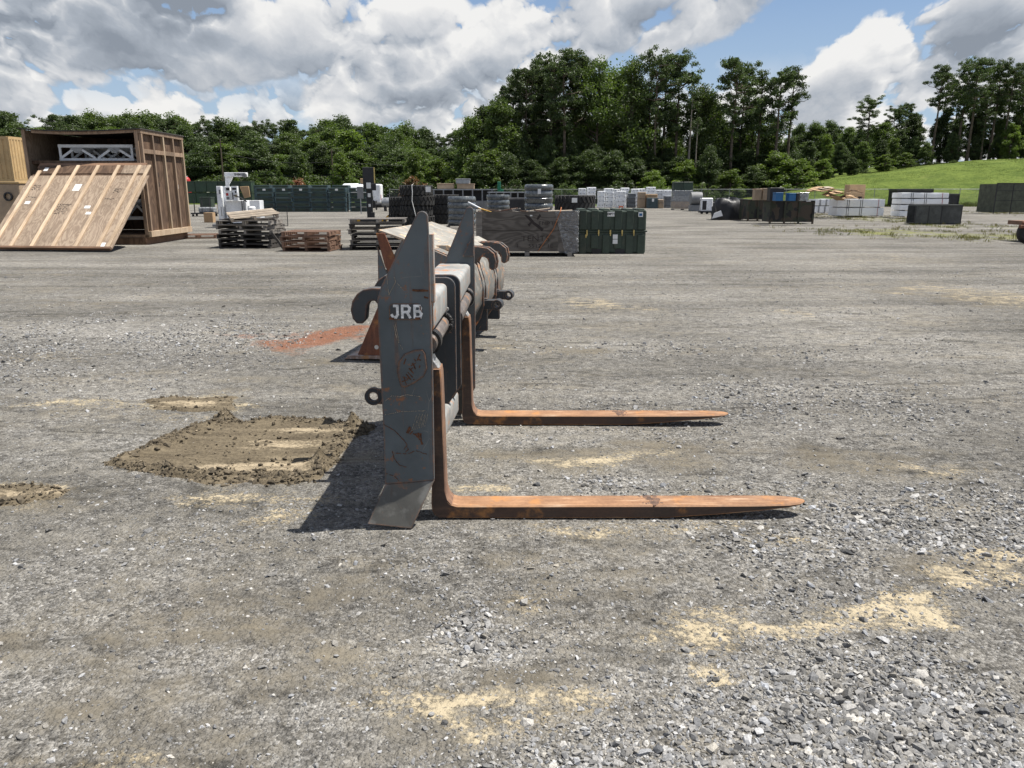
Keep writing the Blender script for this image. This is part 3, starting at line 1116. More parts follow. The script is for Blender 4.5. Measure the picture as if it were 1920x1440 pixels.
def make_tree(kind, seed, H, **kw):
    """returns (trunk mesh, crown mesh)"""
    rs = np.random.default_rng(seed)
    mb = MB()
    cen, rad, cnt = [], [], []
    bark = kw.get('bark', BARK)
    if kind == 'pine':
        pts = trunk_mesh(mb, H * 0.97, 0.016 * H, rs, 0.018)
        z0 = kw.get('bare', 0.5) * H
        nb = kw.get('nb', 34)
        for k in range(nb):
            f = (k + rs.random()) / nb
            z = z0 + (H - z0) * f ** 0.85
            spread = kw.get('w', 0.15) * H * (1 - 0.62 * f ** 2.2) * (0.45 + 0.75 * min(1, f * 3.0)) * rs.uniform(0.45, 1.15)
            a = rs.uniform(0, 6.283)
            b = at_h(pts, min(z, H * 0.96))
            tip = b + np.array([math.cos(a) * spread, math.sin(a) * spread, spread * rs.uniform(0.05, 0.55)])
            limb(mb, b, tip, 0.0035 * H, 0.0012 * H, rs, 5)
            for q in range(rs.integers(2, 4)):
                w = rs.uniform(0.55, 1.08)
                c = b + (tip - b) * w + rs.normal(size=3) * 0.022 * H
                cen.append(c); rad.append(H * rs.uniform(0.022, 0.040)); cnt.append(int(kw.get('dens', 62) * 1.7 * rs.uniform(.6, 1.3)))
        for q in range(4):
            cen.append(np.array(pts[-1]) + rs.normal(size=3) * 0.02 * H + np.array([0, 0, -0.02 * H])); rad.append(0.035 * H); cnt.append(60)
        if kw.get('ivy'):
            for q in range(26):
                z = rs.uniform(0.08, 0.5) * H
                cen.append(at_h(pts, z) + rs.normal(size=3) * 0.014 * H); rad.append(0.028 * H); cnt.append(34)
        V, Fc = leaf_cloud(rs, cen, rad, cnt, kw.get('leaf', 0.135), 0.62, 0.2)
        mat = kw.get('mat', LEAF_PINE)
    elif kind == 'broad':
        pts = trunk_mesh(mb, H * 0.86, 0.015 * H, rs, 0.03)
        z0 = kw.get('bare', 0.2) * H
        nb = kw.get('nb', 46)
        W = kw.get('w', 0.22) * H
        for k in range(nb):
            f = (k + rs.random()) / nb
            z = z0 + (H * 0.97 - z0) * f
            prof = math.sin(math.pi * min(1, 0.16 + 0.84 * f) ** 0.85) ** 0.75 if f < 0.97 else 0.12
            spread = W * max(0.12, prof) * rs.uniform(0.4, 1.1)
            a = rs.uniform(0, 6.283)
            b = at_h(pts, min(z * 0.86, H * 0.82))
            tip = np.array([b[0] + math.cos(a) * spread, b[1] + math.sin(a) * spread, z])
            limb(mb, b, tip, 0.005 * H, 0.0012 * H, rs, 5)
            for q in range(2):
                c = b + (tip - b) * rs.uniform(0.6, 1.05) + rs.normal(size=3) * 0.03 * H
                cen.append(c); rad.append(H * rs.uniform(0.040, 0.090)); cnt.append(int(kw.get('dens', 95) * 1.25 * rs.uniform(.55, 1.3)))
        V, Fc = leaf_cloud(rs, cen, rad, cnt, kw.get('leaf', 0.24), 0.75, 0.3)
        mat = kw.get('mat', LEAF_BROAD)
    elif kind == 'cone':
        pts = trunk_mesh(mb, H * 0.95, 0.014 * H, rs, 0.01)
        for k in range(46):
            f = (k + rs.random()) / 46
            z = H * (0.04 + 0.93 * f)
            sp = kw.get('w', 0.2) * H * (1 - f) ** 0.8 * rs.uniform(0.5, 1.1)
            a = rs.uniform(0, 6.283)
            cen.append(np.array([math.cos(a) * sp, math.sin(a) * sp, z])); rad.append(H * 0.055 * (1.2 - 0.6 * f)); cnt.append(kw.get('dens', 60))
        V, Fc = leaf_cloud(rs, cen, rad, cnt, kw.get('leaf', 0.13), 1.1, 0.3)
        mat = kw.get('mat', LEAF_LIGHT)
    else:  # bush: several stems, leafy to the ground
        for k in range(6):
            a = rs.uniform(0, 6.283)
            limb(mb, (0.05 * math.cos(a) * H, 0.05 * math.sin(a) * H, -0.05), (0.3 * H * math.cos(a), 0.3 * H * math.sin(a), 0.75 * H), 0.02 * H, 0.006 * H, rs, 5)
        for k in range(kw.get('nb', 40)):
            a, r_ = rs.uniform(0, 6.283), math.sqrt(rs.random()) * kw.get('w', 0.6) * H
            top = 0.88 * H * math.sqrt(max(0.05, 1 - (r_ / (kw.get('w', 0.6) * H * 1.08)) ** 2))
            cen.append(np.array([r_ * math.cos(a), r_ * math.sin(a), rs.uniform(0.12, 1.0) * top])); rad.append(H * rs.uniform(0.10, 0.17)); cnt.append(kw.get('dens', 80))
        V, Fc = leaf_cloud(rs, cen, rad, cnt, kw.get('leaf', 0.16), 0.8, 0.3)
        mat = kw.get('mat', LEAF_BROAD)
    tr = mb.mesh('trunk', bark, smooth=60)
    cr = numpy_mesh('crown', V, Fc, mat)
    return tr, cr


PROTO = {}
for i in range(4):
    PROTO['pine%d' % i] = (22.0,) + make_tree('pine', 100 + i, 22, bare=(0.52, 0.46, 0.58, 0.5)[i], w=(0.15, 0.17, 0.13, 0.16)[i], nb=(34, 40, 30, 44)[i])
PROTO['pineslim0'] = (21.0,) + make_tree('pine', 131, 21, bare=0.48, w=0.105, nb=30, dens=50)
PROTO['pineslim1'] = (21.0,) + make_tree('pine', 132, 21, bare=0.55, w=0.10, nb=26, dens=46)
PROTO['pinefull0'] = (21.0,) + make_tree('pine', 141, 21, bare=0.3, w=0.20, nb=64, dens=70, mat=LEAF_DARK)
PROTO['pinefull1'] = (21.0,) + make_tree('pine', 142, 21, bare=0.25, w=0.19, nb=66, dens=70, mat=LEAF_PINE)
PROTO['pineivy'] = (21.0,) + make_tree('pine', 145, 21, bare=0.5, w=0.12, nb=30, ivy=True)
for i in range(3):
    PROTO['gum%d' % i] = (20.0,) + make_tree('broad', 200 + i, 20, bare=(0.32, 0.25, 0.38)[i], w=(0.17, 0.20, 0.16)[i], nb=(40, 48, 40)[i], dens=130, leaf=0.16)
for i in range(4):
    PROTO['round%d' % i] = (15.0,) + make_tree('broad', 220 + i, 15, bare=0.08, w=(0.30, 0.27, 0.33, 0.24)[i], nb=90, dens=160, leaf=0.15, mat=(LEAF_BROAD, LEAF_DARK, LEAF_BROAD, LEAF_DARK)[i])
PROTO['light0'] = (13.0,) + make_tree('broad', 240, 13, bare=0.06, w=0.30, nb=70, dens=140, mat=LEAF_LIGHT, leaf=0.16)
PROTO['light1'] = (9.0,) + make_tree('broad', 241, 9, bare=0.05, w=0.32, nb=60, dens=120, mat=LEAF_LIGHT, leaf=0.13)
PROTO['bush0'] = (4.0,) + make_tree('bush', 300, 4, mat=LEAF_BROAD, leaf=0.10, dens=170)
PROTO['bush1'] = (4.0,) + make_tree('bush', 301, 4, mat=LEAF_DARK, w=0.8, leaf=0.11, dens=180)
PROTO['bush2'] = (4.0,) + make_tree('bush', 302, 4, mat=LEAF_LIGHT, w=0.6, leaf=0.10, dens=150)
PROTO['crape'] = (4.0,) + make_tree('bush', 303, 4, mat=LEAF_RED, w=0.5, dens=60)
PROTO['cone0'] = (7.0,) + make_tree('cone', 310, 7, mat=LEAF_LIGHT, w=0.17)
PROTO['cone1'] = (6.0,) + make_tree('cone', 311, 6, mat=LEAF_BROAD, w=0.30)
PROTO['snag'] = (18.0,) + make_tree('pine', 320, 18, bare=0.75, w=0.06, nb=7, dens=10, bark=BARK_PALE)

TREES = []


def py_small(kind, py):
    return kind.startswith(('round', 'light1')) and py >= 282


def tree(kind, px, top_py, Y, label, group, name='tree', base_z=None, w=1.0, cat='tree'):
    Hp, tr, cr = PROTO[kind]
    if py_small(kind, top_py):
        w *= 1.7
    p = D(px, top_py, Y)
    bz = base_z if base_z is not None else float(hill_z(np.array([p.x]), np.array([Y]))[0]) * (p.x > 30 and Y > 82)
    s = (p.z - bz) / Hp
    e = tag(empty(name, (p.x, Y, bz), rnd.uniform(0, 6.28)), label, cat, group)
    e.scale = (s * w, s * w, s)
    link('trunk', tr, e)
    link('crown', cr, e)
    TREES.append((p.x, Y))
    return e


# --- the tall wood in the middle, behind the fence
GC = 'trees of the tall wood behind the fence'
LB = {'pine': 'tall pine with bare trunk and tufted crown in the high wood behind the fence',
      'pineslim': 'slender tall pine with open crown at the thin end of the high wood',
      'pinefull': 'tall dark dense pine in the high wood behind the fence',
      'pineivy': 'tall pine with vines up its trunk in the high wood',
      'gum': 'tall broadleaf tree with see-through crown in the high wood behind the fence',
      'round': 'full dark green broadleaf tree at the foot of the high wood',
      'light': 'light green young broadleaf tree at the edge of the high wood',
      'snag': 'pale dead tree trunk standing in the high wood',
      'bush': 'leafy shrub at the foot of the high wood'}


def kbase(k):
    return k.rstrip('0123456789')


for k, px, py, Y in [
        ('round0', 884, 218, 112), ('round3', 905, 200, 114), ('round2', 938, 190, 110), ('gum1', 925, 196, 118), ('pinefull1', 962, 152, 116), ('pinefull0', 988, 130, 112),
        ('pine1', 1012, 120, 118), ('pinefull1', 1034, 112, 113), ('pine3', 1060, 100, 110), ('pinefull0', 1082, 112, 115), ('pine0', 1100, 120, 122), ('pinefull0', 1016, 135, 126),
        ('gum0', 1122, 114, 112), ('gum2', 1148, 116, 118), ('gum1', 1186, 113, 111), ('gum0', 1165, 140, 124), ('gum2', 1206, 150, 120),
        ('pine0', 1236, 104, 110), ('pine2', 1252, 112, 117), ('pine1', 1276, 107, 112), ('pineivy', 1218, 178, 113), ('gum1', 1262, 200, 118), ('snag', 1300, 160, 109), ('snag', 1308, 220, 106),
        ('gum2', 1322, 148, 112), ('gum1', 1340, 190, 118), ('round3', 1350, 210, 122), ('pine3', 1384, 114, 110), ('pine1', 1398, 130, 117), ('pineslim1', 1432, 138, 111), ('gum0', 1414, 185, 118),
        ('pineslim0', 1466, 132, 109), ('pineslim1', 1490, 131, 111), ('gum2', 1452, 215, 116), ('round3', 1440, 250, 120), ('round1', 1482, 262, 114),
        # the shaded mass between the trunks
        ('round1', 915, 262, 120), ('round3', 955, 235, 124), ('round1', 1000, 225, 124), ('round3', 1045, 215, 126), ('round1', 1090, 215, 126), ('round0', 1135, 232, 122),
        ('round3', 1180, 240, 125), ('round1', 1225, 245, 122), ('round3', 1268, 240, 125), ('round1', 1310, 245, 122), ('round0', 1360, 235, 122), ('round1', 1405, 242, 124),
        ('round1', 930, 270, 108), ('round1', 975, 262, 109), ('round3', 1025, 255, 109), ('round1', 1075, 268, 110), ('round1', 1120, 275, 108), ('round3', 1170, 272, 111), ('round1', 1215, 285, 110),
        ('round3', 1255, 278, 112), ('round1', 1300, 290, 112), ('round3', 1345, 282, 111), ('round1', 1395, 285, 112), ('round3', 1435, 290, 111), ('round1', 1470, 292, 110),
        ('light1', 895, 290, 106), ('light1', 918, 282, 105), ('light1', 1225, 320, 101), ('light1', 1372, 318, 103), ('light1', 1285, 300, 105), ('light1', 1460, 285, 106), ('light1', 1498, 300, 105),
        ('round1', 905, 300, 104), ('round1', 950, 305, 105), ('round1', 1000, 300, 104), ('round3', 1050, 306, 105), ('round1', 1100, 302, 105), ('round1', 1150, 310, 104), ('round3', 1195, 306, 105), ('round1', 1330, 306, 105), ('round1', 1415, 310, 105), ('round1', 1270, 312, 106),
        ('bush1', 962, 330, 101), ('bush0', 1062, 332, 101), ('bush1', 1165, 333, 101), ('bush0', 1320, 334, 101), ('bush2', 1236, 333, 100)]:
    kb = kbase(k)
    if kb == 'round' and py >= 298:
        py += rnd.uniform(-30, 10)
    tree(k, px, py, Y, LB[kb], GC, {'pine': 'pine_tree', 'pineslim': 'pine_tree', 'pinefull': 'pine_tree', 'pineivy': 'pine_tree', 'snag': 'dead_tree', 'bush': 'shrub'}.get(kb, 'broadleaf_tree'), w=rnd.uniform(.9, 1.1), base_z=0.0, cat='shrub' if kb == 'bush' else 'tree')

# --- the far low tree line on the left
GL = 'trees of the far tree line on the left'
LL = {'pine': 'far pine rising above the low tree line beyond the yard',
      'pinefull': 'far dark pine in the low tree line beyond the yard',
      'round': 'far rounded broadleaf tree in the low tree line beyond the yard',
      'light': 'far lighter green tree at the front of the low tree line'}
prof = [(-120, 205), (0, 212), (60, 232), (100, 215), (150, 222), (200, 210), (300, 212), (350, 222), (400, 232), (460, 236), (520, 225), (570, 238), (620, 226), (680, 230), (740, 238), (790, 242), (850, 250), (900, 255)]


def prof_y(px):
    return float(np.interp(px, [q[0] for q in prof], [q[1] for q in prof]))


px = -130
i = 0
while px < 900:
    k = rnd.choice(['round0', 'round1', 'round2', 'round3', 'pinefull0', 'pinefull1', 'pine1', 'pine3', 'round2'])
    Y = 172 + rnd.uniform(-6, 10)
    tree(k, px, prof_y(px) + rnd.uniform(-6, 10), Y, LL[kbase(k)], GL, 'pine_tree' if 'pine' in k else 'broadleaf_tree', w=rnd.uniform(1.0, 1.25))
    px += rnd.uniform(20, 30)
    i += 1
px = -140
while px < 900:
    k = rnd.choice(['round0', 'round1', 'round3', 'pinefull0', 'pinefull1', 'light0', 'round2', 'round1'])
    tree(k, px, prof_y(px) + rnd.uniform(12, 46), 162 + rnd.uniform(-6, 5), LL[kbase(k)], GL, 'pine_tree' if 'pine' in k else 'broadleaf_tree', w=rnd.uniform(1.1, 1.4))
    px += rnd.uniform(26, 42)
px = -140
while px < 900:
    k = rnd.choice(['round1', 'round0', 'round3', 'round1', 'light0'])
    tree(k, px, rnd.uniform(268, 300), 150 + rnd.uniform(-5, 5), LL[kbase(k)], GL, 'broadleaf_tree', w=rnd.uniform(1.15, 1.5))
    px += rnd.uniform(30, 46)
px = -140
while px < 900:
    tree(rnd.choice(['bush1', 'bush1', 'bush0']), px, rnd.uniform(312, 334), 141 + rnd.uniform(-4, 4), 'dark shrub at the foot of the low tree line beyond the yard', 'shrubs along the low tree line', 'shrub', w=rnd.uniform(1.2, 1.9), cat='shrub')
    px += rnd.uniform(24, 36)
# garden-like small trees in front of it
for k, px, py, Y, lb, nm in [
        ('cone0', 566, 290, 128, 'narrow pointed light green tree before the far tree line', 'conical_tree'),
        ('cone0', 435, 296, 130, 'pointed light green tree behind the white machine', 'conical_tree'),
        ('cone1', 480, 320, 120, 'small spreading conifer behind the white machine', 'conical_tree'),
        ('cone1', 524, 318, 118, 'small dark conifer behind the stacked green cases', 'conical_tree'),
        ('crape', 552, 328, 116, 'reddish flowering shrub behind the stacked green cases', 'flowering_shrub'),
        ('crape', 776, 325, 112, 'pink flowering shrub above the tall tyre stack', 'flowering_shrub'),
        ('crape', 866, 322, 112, 'rusty red shrub left of the high wood', 'flowering_shrub'),
        ('light0', 778, 285, 122, 'light green tree beside the pink flowering shrub', 'broadleaf_tree'),
        ('light1', 820, 300, 118, 'light green small tree left of the high wood', 'broadleaf_tree'),
        ('light0', 640, 285, 126, 'light green tree behind the black mast', 'broadleaf_tree')]:
    tree(k, px, py, Y, lb, None, nm, cat='shrub' if 'shrub' in nm else 'tree')

# --- right: low wood behind the hill, tall pines at the edge
GR = 'trees behind the grass hill'
for k, px, py, Y, w in [
        ('round1', 1500, 236, 170, 1.2), ('round2', 1530, 232, 168, 1.2), ('round1', 1562, 230, 172, 1.3), ('round0', 1598, 238, 165, 1.2), ('round1', 1618, 245, 160, 1.2), ('round2', 1640, 240, 165, 1.2), ('round1', 1480, 262, 165, 1.3),
        ('pine1', 1634, 185, 128, 1.25), ('pinefull1', 1680, 202, 130, 1.1), ('pinefull0', 1700, 195, 134, 1.0), ('round3', 1718, 212, 130, 1.1), ('round0', 1660, 230, 128, 1.1), ('round3', 1690, 245, 124, 1.2),
        ('light0', 1552, 252, 122, 0.8), ('round3', 1520, 265, 116, 1.1), ('round1', 1580, 270, 116, 1.2), ('round0', 1620, 265, 116, 1.2), ('round3', 1655, 262, 117, 1.2), ('light0', 1680, 258, 118, 1.1), ('round1', 1715, 258, 117, 1.2), ('round0', 1740, 268, 115, 1.2),
        ('light1', 1505, 300, 108, 1.1), ('light1', 1545, 298, 108, 1.1), ('round1', 1600, 296, 109, 1.0), ('light1', 1660, 290, 110, 1.2), ('light1', 1700, 286, 111, 1.2),
        ('pine2', 1768, 126, 118, 1.0), ('pine0', 1780, 140, 124, 1.0), ('pine1', 1818, 118, 120, 1.0), ('pine3', 1838, 114, 117, 1.0), ('pinefull1', 1862, 122, 124, 1.0), ('pine1', 1880, 120, 119, 1.0), ('pine0', 1905, 124, 117, 1.0), ('pinefull0', 1930, 118, 121, 1.0), ('pine2', 1950, 120, 118, 1.0),
        ('pinefull0', 1800, 165, 126, 1.0), ('pinefull1', 1846, 170, 128, 1.0), ('pinefull0', 1892, 165, 128, 1.0), ('pineivy', 1855, 185, 116, 1.0), ('pine3', 1985, 118, 122, 1.0),
        ('round1', 1770, 215, 124, 1.0), ('round3', 1800, 222, 122, 1.0), ('round1', 1835, 215, 124, 1.0), ('round0', 1875, 222, 122, 1.0), ('round1', 1915, 215, 124, 1.0), ('round3', 1955, 220, 122, 1.0),
        ('light1', 1900, 232, 116, 1.1), ('round1', 1790, 250, 117, 1.0), ('round3', 1830, 255, 117, 1.0), ('round1', 1925, 255, 118, 1.0), ('round1', 1870, 258, 118, 1.0)]:
    kb = kbase(k)
    lb = {'pine': 'tall pine with bare trunk on the grassy bank', 'pinefull': 'dense dark pine behind the grassy bank', 'pineivy': 'vine-covered pine trunk behind the grassy bank',
          'round': 'rounded dark broadleaf tree behind the grassy bank', 'light': 'light green leafy tree along the top of the grassy bank'}[kb]
    tree(k, px, py, Y, lb, GR, 'pine_tree' if 'pine' in k else 'broadleaf_tree', w=w)
for px in range(1490, 1790, 33):
    tree(rnd.choice(['bush0', 'bush1', 'bush1', 'bush2']), px, 340 - (px - 1490) * 0.125 + rnd.uniform(-9, 4), 109 + rnd.uniform(-1, 3), 'leafy shrub along the top edge of the grassy bank', 'shrubs along the grassy bank', 'shrub', w=1.3, cat='shrub')


# ------------------------------------------------------------------ pallet fork attachment
M_PAINT = worn_paint('grey_blue_plate', (0.088, 0.104, 0.112), rust=(0.16, 0.070, 0.032), amount=0.8)
M_PAINT_DK = worn_paint('dark_plate', (0.040, 0.046, 0.052), rust=(0.22, 0.12, 0.07), amount=0.3, edge=0.010)
M_BEAM = worn_paint('worn_beam_paint', (0.29, 0.295, 0.285), rust=(0.30, 0.13, 0.05), amount=1.15, bare=0.6)
M_FORK = rusty('rusty_fork_steel', (0.37, 0.205, 0.108), (0.185, 0.092, 0.045), 0, (0.48, 0.36, 0.25), 0.65)
M_FORK_SHADE = rusty('fork_flank_shade', (0.085, 0.048, 0.032), (0.038, 0.024, 0.018), 0, (0.13, 0.08, 0.05), 0.25)  # rust brown deepened to put the flanks' shade into the colour
M_SHANK = rusty('rusty_shank_steel', (0.27, 0.150, 0.090), (0.11, 0.062, 0.042), 2, (0.38, 0.26, 0.18), 0.35)
M_SHAFT = rusty('greasy_shaft_steel', (0.17, 0.145, 0.13), (0.07, 0.06, 0.055), 1, (0.30, 0.28, 0.26), 0.5, 0.5)
M_GREASE = plain('black_grease', (0.018, 0.017, 0.017), 0.35, var=0.3, scale=30, bump=0.8, bscale=90)
M_SILVER = plain('worn_silver', (0.48, 0.47, 0.45), 0.4, metal=0.6, var=0.25, scale=20)
M_WHITEMARK = plain('worn_white_lettering', (0.70, 0.70, 0.69), 0.6, var=0.22, scale=40, grime=0.9)
M_RUSTMARK = plain('rust_mark', (0.105, 0.046, 0.024), 0.9, var=0.45, scale=60)
M_SCRATCH = plain('pale_scratch', (0.33, 0.27, 0.20), 0.8, var=0.4, scale=60)
M_STAIN = plain('dark_heat_stain', (0.125, 0.075, 0.052), 0.7, var=0.4, scale=50)
M_ORANGE_EDGE = rusty('orange_rust_edge', (0.40, 0.15, 0.055), (0.17, 0.065, 0.03), 2)

M_FOOT = worn_paint('muddy_foot_plate', (0.095, 0.092, 0.082), rust=(0.13, 0.075, 0.05), amount=0.9, edge=0.015, bare=0.25)
M_HOOK = worn_paint('hook_paint', (0.062, 0.070, 0.074), rust=(0.14, 0.062, 0.032), amount=0.6, edge=0.03)
CX, CY = -0.40, 4.45
fork = thing('fork_attachment', 'grey steel loader pallet fork carriage with two rusty tines standing upright', 'fork attachment', (CX, CY, 0))


def L2(pts):
    return [(x - CX, z) for x, z in pts]


def arc(cx, cz, r, a0, a1, n=8):
    return [(cx + r * math.cos(R(a0 + (a1 - a0) * k / n)), cz + r * math.sin(R(a0 + (a1 - a0) * k / n))) for k in range(n + 1)]


def side_plate(name, x_r, x_l, Y0, th, out, top, lean=0.0, mat=M_PAINT):
    """upright end plate: pointed top, straight sides, foot bent outwards"""
    mb = MB()
    xs_ = x_r - x_l
    outline = [(x_l + 0.0, 0.215), (x_l + 0.003, 0.5), (x_l + 0.0, 0.80), (x_l + 0.0, 1.150)] + \
              [(x_l + 0.02, 1.21)] + [(x_r - 0.060, top - 0.028)] + arc(x_r - 0.030, top - 0.030, 0.028, 140, 10, 6) + \
              [(x_r, top - 0.10), (x_r + 0.002, 0.8), (x_r - 0.004, 0.235)]
    mb.prism(L2(outline), Y0 - CY, Y0 + th - CY)
    o = mb.build(name, mat, fork, bevel=0.004, seg=2)
    # bent foot
    f = MB()
    b0 = [(x_l, 0.215), (x_r - 0.004, 0.235)]
    b1 = [(x_l - 0.085, 0.028), (x_r - 0.118, 0.002)]
    ya, yb = Y0 - CY, Y0 + th - CY
    A = [Vector((b0[0][0] - CX, ya, b0[0][1])), Vector((b0[1][0] - CX, ya, b0[1][1])), Vector((b0[1][0] - CX, yb, b0[1][1])), Vector((b0[0][0] - CX, yb, b0[0][1]))]
    B = [Vector((b1[0][0] - CX, ya - out, b1[0][1])), Vector((b1[1][0] - CX, ya - out, b1[1][1])), Vector((b1[1][0] - CX, yb - out, b1[1][1])), Vector((b1[0][0] - CX, yb - out, b1[0][1]))]
    f.loft([A, B])
    f.build('foot', M_FOOT, o, bevel=0.003, seg=1)
    return o


near = side_plate('side_plate', -0.387, -0.640, 3.640, 0.026, 0.065, 1.562)
far = side_plate('side_plate', -0.268, -0.480, 5.530, 0.026, -0.06, 1.545)
# second thickness on the near plate's front edge (the pale lit strip beside it)
MB().b2(-0.3995 - CX, -0.369 - CX, 3.668 - CY, 3.712 - CY, 1.13, 1.455).build('edge_gusset', M_BEAM, fork, bevel=0.003, seg=1)
g2 = MB()
g2.prism(L2([(-0.35, 1.20), (-0.270, 1.20), (-0.270, 1.36)]), 5.492 - CY, 5.527 - CY)
g2.build('edge_gusset', M_PAINT_DK, fork, bevel=0.003, seg=1)


def rbox(x0, x1, z0, z1, r, n=4):
    return arc(x0 + r, z0 + r, r, 180, 270, n) + arc(x1 - r, z0 + r, r, 270, 360, n) + arc(x1 - r, z1 - r, r, 0, 90, n) + arc(x0 + r, z1 - r, r, 90, 180, n)


def slanted(mb, prof_, Y0, Y1, dx):
    ra = [(x - CX, Y0 - CY, z) for x, z in prof_]
    rb = [(x - CX + dx, Y1 - CY, z) for x, z in prof_]
    mb.loft([[Vector(q) for q in ra], [Vector(q) for q in rb]])
    return mb


SK = 0.07  # the carriage stands a few degrees skewed to the yard
# upper box beam, in two bays
slanted(MB(), rbox(-0.600, -0.378, 0.985, 1.150, 0.028), 3.668, 4.30, 0.014).build('upper_beam', M_BEAM, fork, smooth=40)
slanted(MB(), rbox(-0.540, -0.306, 0.992, 1.148, 0.028), 4.472, 5.528, 0.008).build('upper_beam', M_BEAM, fork, smooth=40)
# shaft that carries the tines
slanted(MB(), arc(-0.412, 0.925, 0.047, 0, 337.5, 15), 3.668, 4.30, 0.014).build('fork_shaft', M_SHAFT, fork, smooth=50)
slanted(MB(), arc(-0.335, 0.930, 0.047, 0, 337.5, 15), 4.472, 5.528, 0.012).build('fork_shaft', M_SHAFT, fork, smooth=50)
cg = MB()
for k in range(22):
    a = k * 6.283 / 22
    cg.box((-0.398 - CX + 0.056 * math.cos(a), 4.272 - CY + rnd.uniform(-.012, .012), 0.930 + 0.056 * math.sin(a)), (0.026, 0.03, 0.026), Matrix.Rotation(a, 3, 'Y'))
cg.build('grease_collar', M_GREASE, fork, bevel=0.006, seg=1)
cg = MB()
cg.lathe([(0.05, -0.02), (0.064, -0.02), (0.068, 0), (0.064, 0.02), (0.05, 0.02)], 20, (-0.325 - CX, 5.31 - CY, 0.93), Matrix.Rotation(math.pi / 2, 3, 'X'))
cg.build('shaft_collar', M_GREASE, fork, smooth=50)
# pair of middle plates with rounded front corners
for Y0, xr in ((4.302, -0.317), (4.440, -0.299)):
    o = [(xr - 0.40, 0.55), (xr - 0.36, 0.44), (xr - 0.055, 0.44), (xr - 0.002, 0.53)] + arc(xr - 0.055, 1.128, 0.055, 0, 90, 6) + [(xr - 0.30, 1.183), (xr - 0.40, 1.08)]
    mb = MB()
    mb.prism(L2(o), Y0 - CY, Y0 + 0.030 - CY)
    p = mb.build('middle_plate', M_PAINT_DK, fork, bevel=0.004, seg=2)
    bo = MB()
    bo.lathe([(0.0, -0.012), (0.012, -0.012), (0.016, 0), (0.0, 0.0)], 10, (xr - 0.052 - CX, Y0 - CY, 1.005), Matrix.Rotation(-math.pi / 2, 3, 'X'))
    bo.build('bolt', M_SILVER, p, smooth=40)
# back web between the plates, lower beam and its end
MB().b2(-0.60 - CX, -0.585 - CX, 3.67 - CY, 4.30 - CY, 0.42, 0.99).build('back_web', M_PAINT_DK, fork)
slanted(MB(), rbox(-0.585, -0.398, 0.305, 0.455, 0.03), 3.668, 4.60, SK * 0.95).build('lower_beam', M_BEAM, fork, smooth=40)
slanted(MB(), [(-0.56, 0.33), (-0.43, 0.33), (-0.42, 0.46), (-0.46, 0.53), (-0.56, 0.53)], 4.475, 5.528, 0.01).build('lower_beam', M_BEAM, fork, bevel=0.006, seg=1)
# hooks and pin ears of the loader coupler at the back
hook_px = [(725, 541), (697, 540), (681, 543), (669, 551), (660, 565), (657, 582), (661, 598), (669, 607), (680, 607), (687, 599), (688, 585), (689, 573), (695, 565), (703, 564), (712, 572), (725, 590)]
hook_out = [(D(x_, y_, 4.62).x, D(x_, y_, 4.62).z) for x_, y_ in hook_px]
for Y0 in (4.62, 5.40):
    mb = MB()
    mb.prism(L2(hook_out), Y0 - CY, Y0 + 0.085 - CY)
    mb.build('coupler_hook', M_HOOK, fork, bevel=0.006, seg=2)


def ear(cx, cz, r, hole, x_in, Y0, th, mat, parent, off=(0, 0)):
    """lug with a pin hole, as a ring plus a neck"""
    mb = MB()
    n = 20
    ro = [(cx + r * math.cos(2 * math.pi * k / n), cz + r * math.sin(2 * math.pi * k / n)) for k in range(n)]
    ri = [(cx + hole * math.cos(2 * math.pi * k / n), cz + hole * math.sin(2 * math.pi * k / n)) for k in range(n)]
    vs = [(x - off[0], y_ - off[1], z) for y_ in (Y0, Y0 + th) for x, z in ro + ri]
    fs = []
    for k in range(n):
        j = (k + 1) % n
        fs += [(k, j, n + j, n + k), (2 * n + k, 3 * n + k, 3 * n + j, 2 * n + j), (k, 2 * n + k, 2 * n + j, j), (n + k, n + j, 3 * n + j, 3 * n + k)]
    mb.add(vs, fs)
    sgn = 1 if x_in > cx else -1
    xe = cx + sgn * math.sqrt(max(1e-6, r * r - (r * 0.86) ** 2))
    mb.b2(xe - off[0], x_in - off[0], Y0 + 0.001 - off[1], Y0 + th - 0.001 - off[1], cz - r * 0.86, cz + r * 0.86)
    return mb.build('pin_ear', mat, parent)


eq = D(700, 744, 4.64)
ear(eq.x, eq.z, 0.056, 0.028, -0.60, 4.64, 0.03, M_PAINT_DK, fork, (CX, CY))
ear(eq.x, eq.z, 0.056, 0.028, -0.60, 5.42, 0.03, M_PAINT_DK, fork, (CX, CY))
MB().b2(-0.62 - CX, -0.575 - CX, 4.305 - CY, 5.50 - CY, 0.36, 1.13).build('coupler_plate', M_PAINT_DK, fork, bevel=0.005, seg=1)


def flank(o):  # side faces take the rust with painted-in shade
    o.data.materials.append(M_FORK_SHADE)
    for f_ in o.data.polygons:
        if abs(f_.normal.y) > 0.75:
            f_.material_index = 1


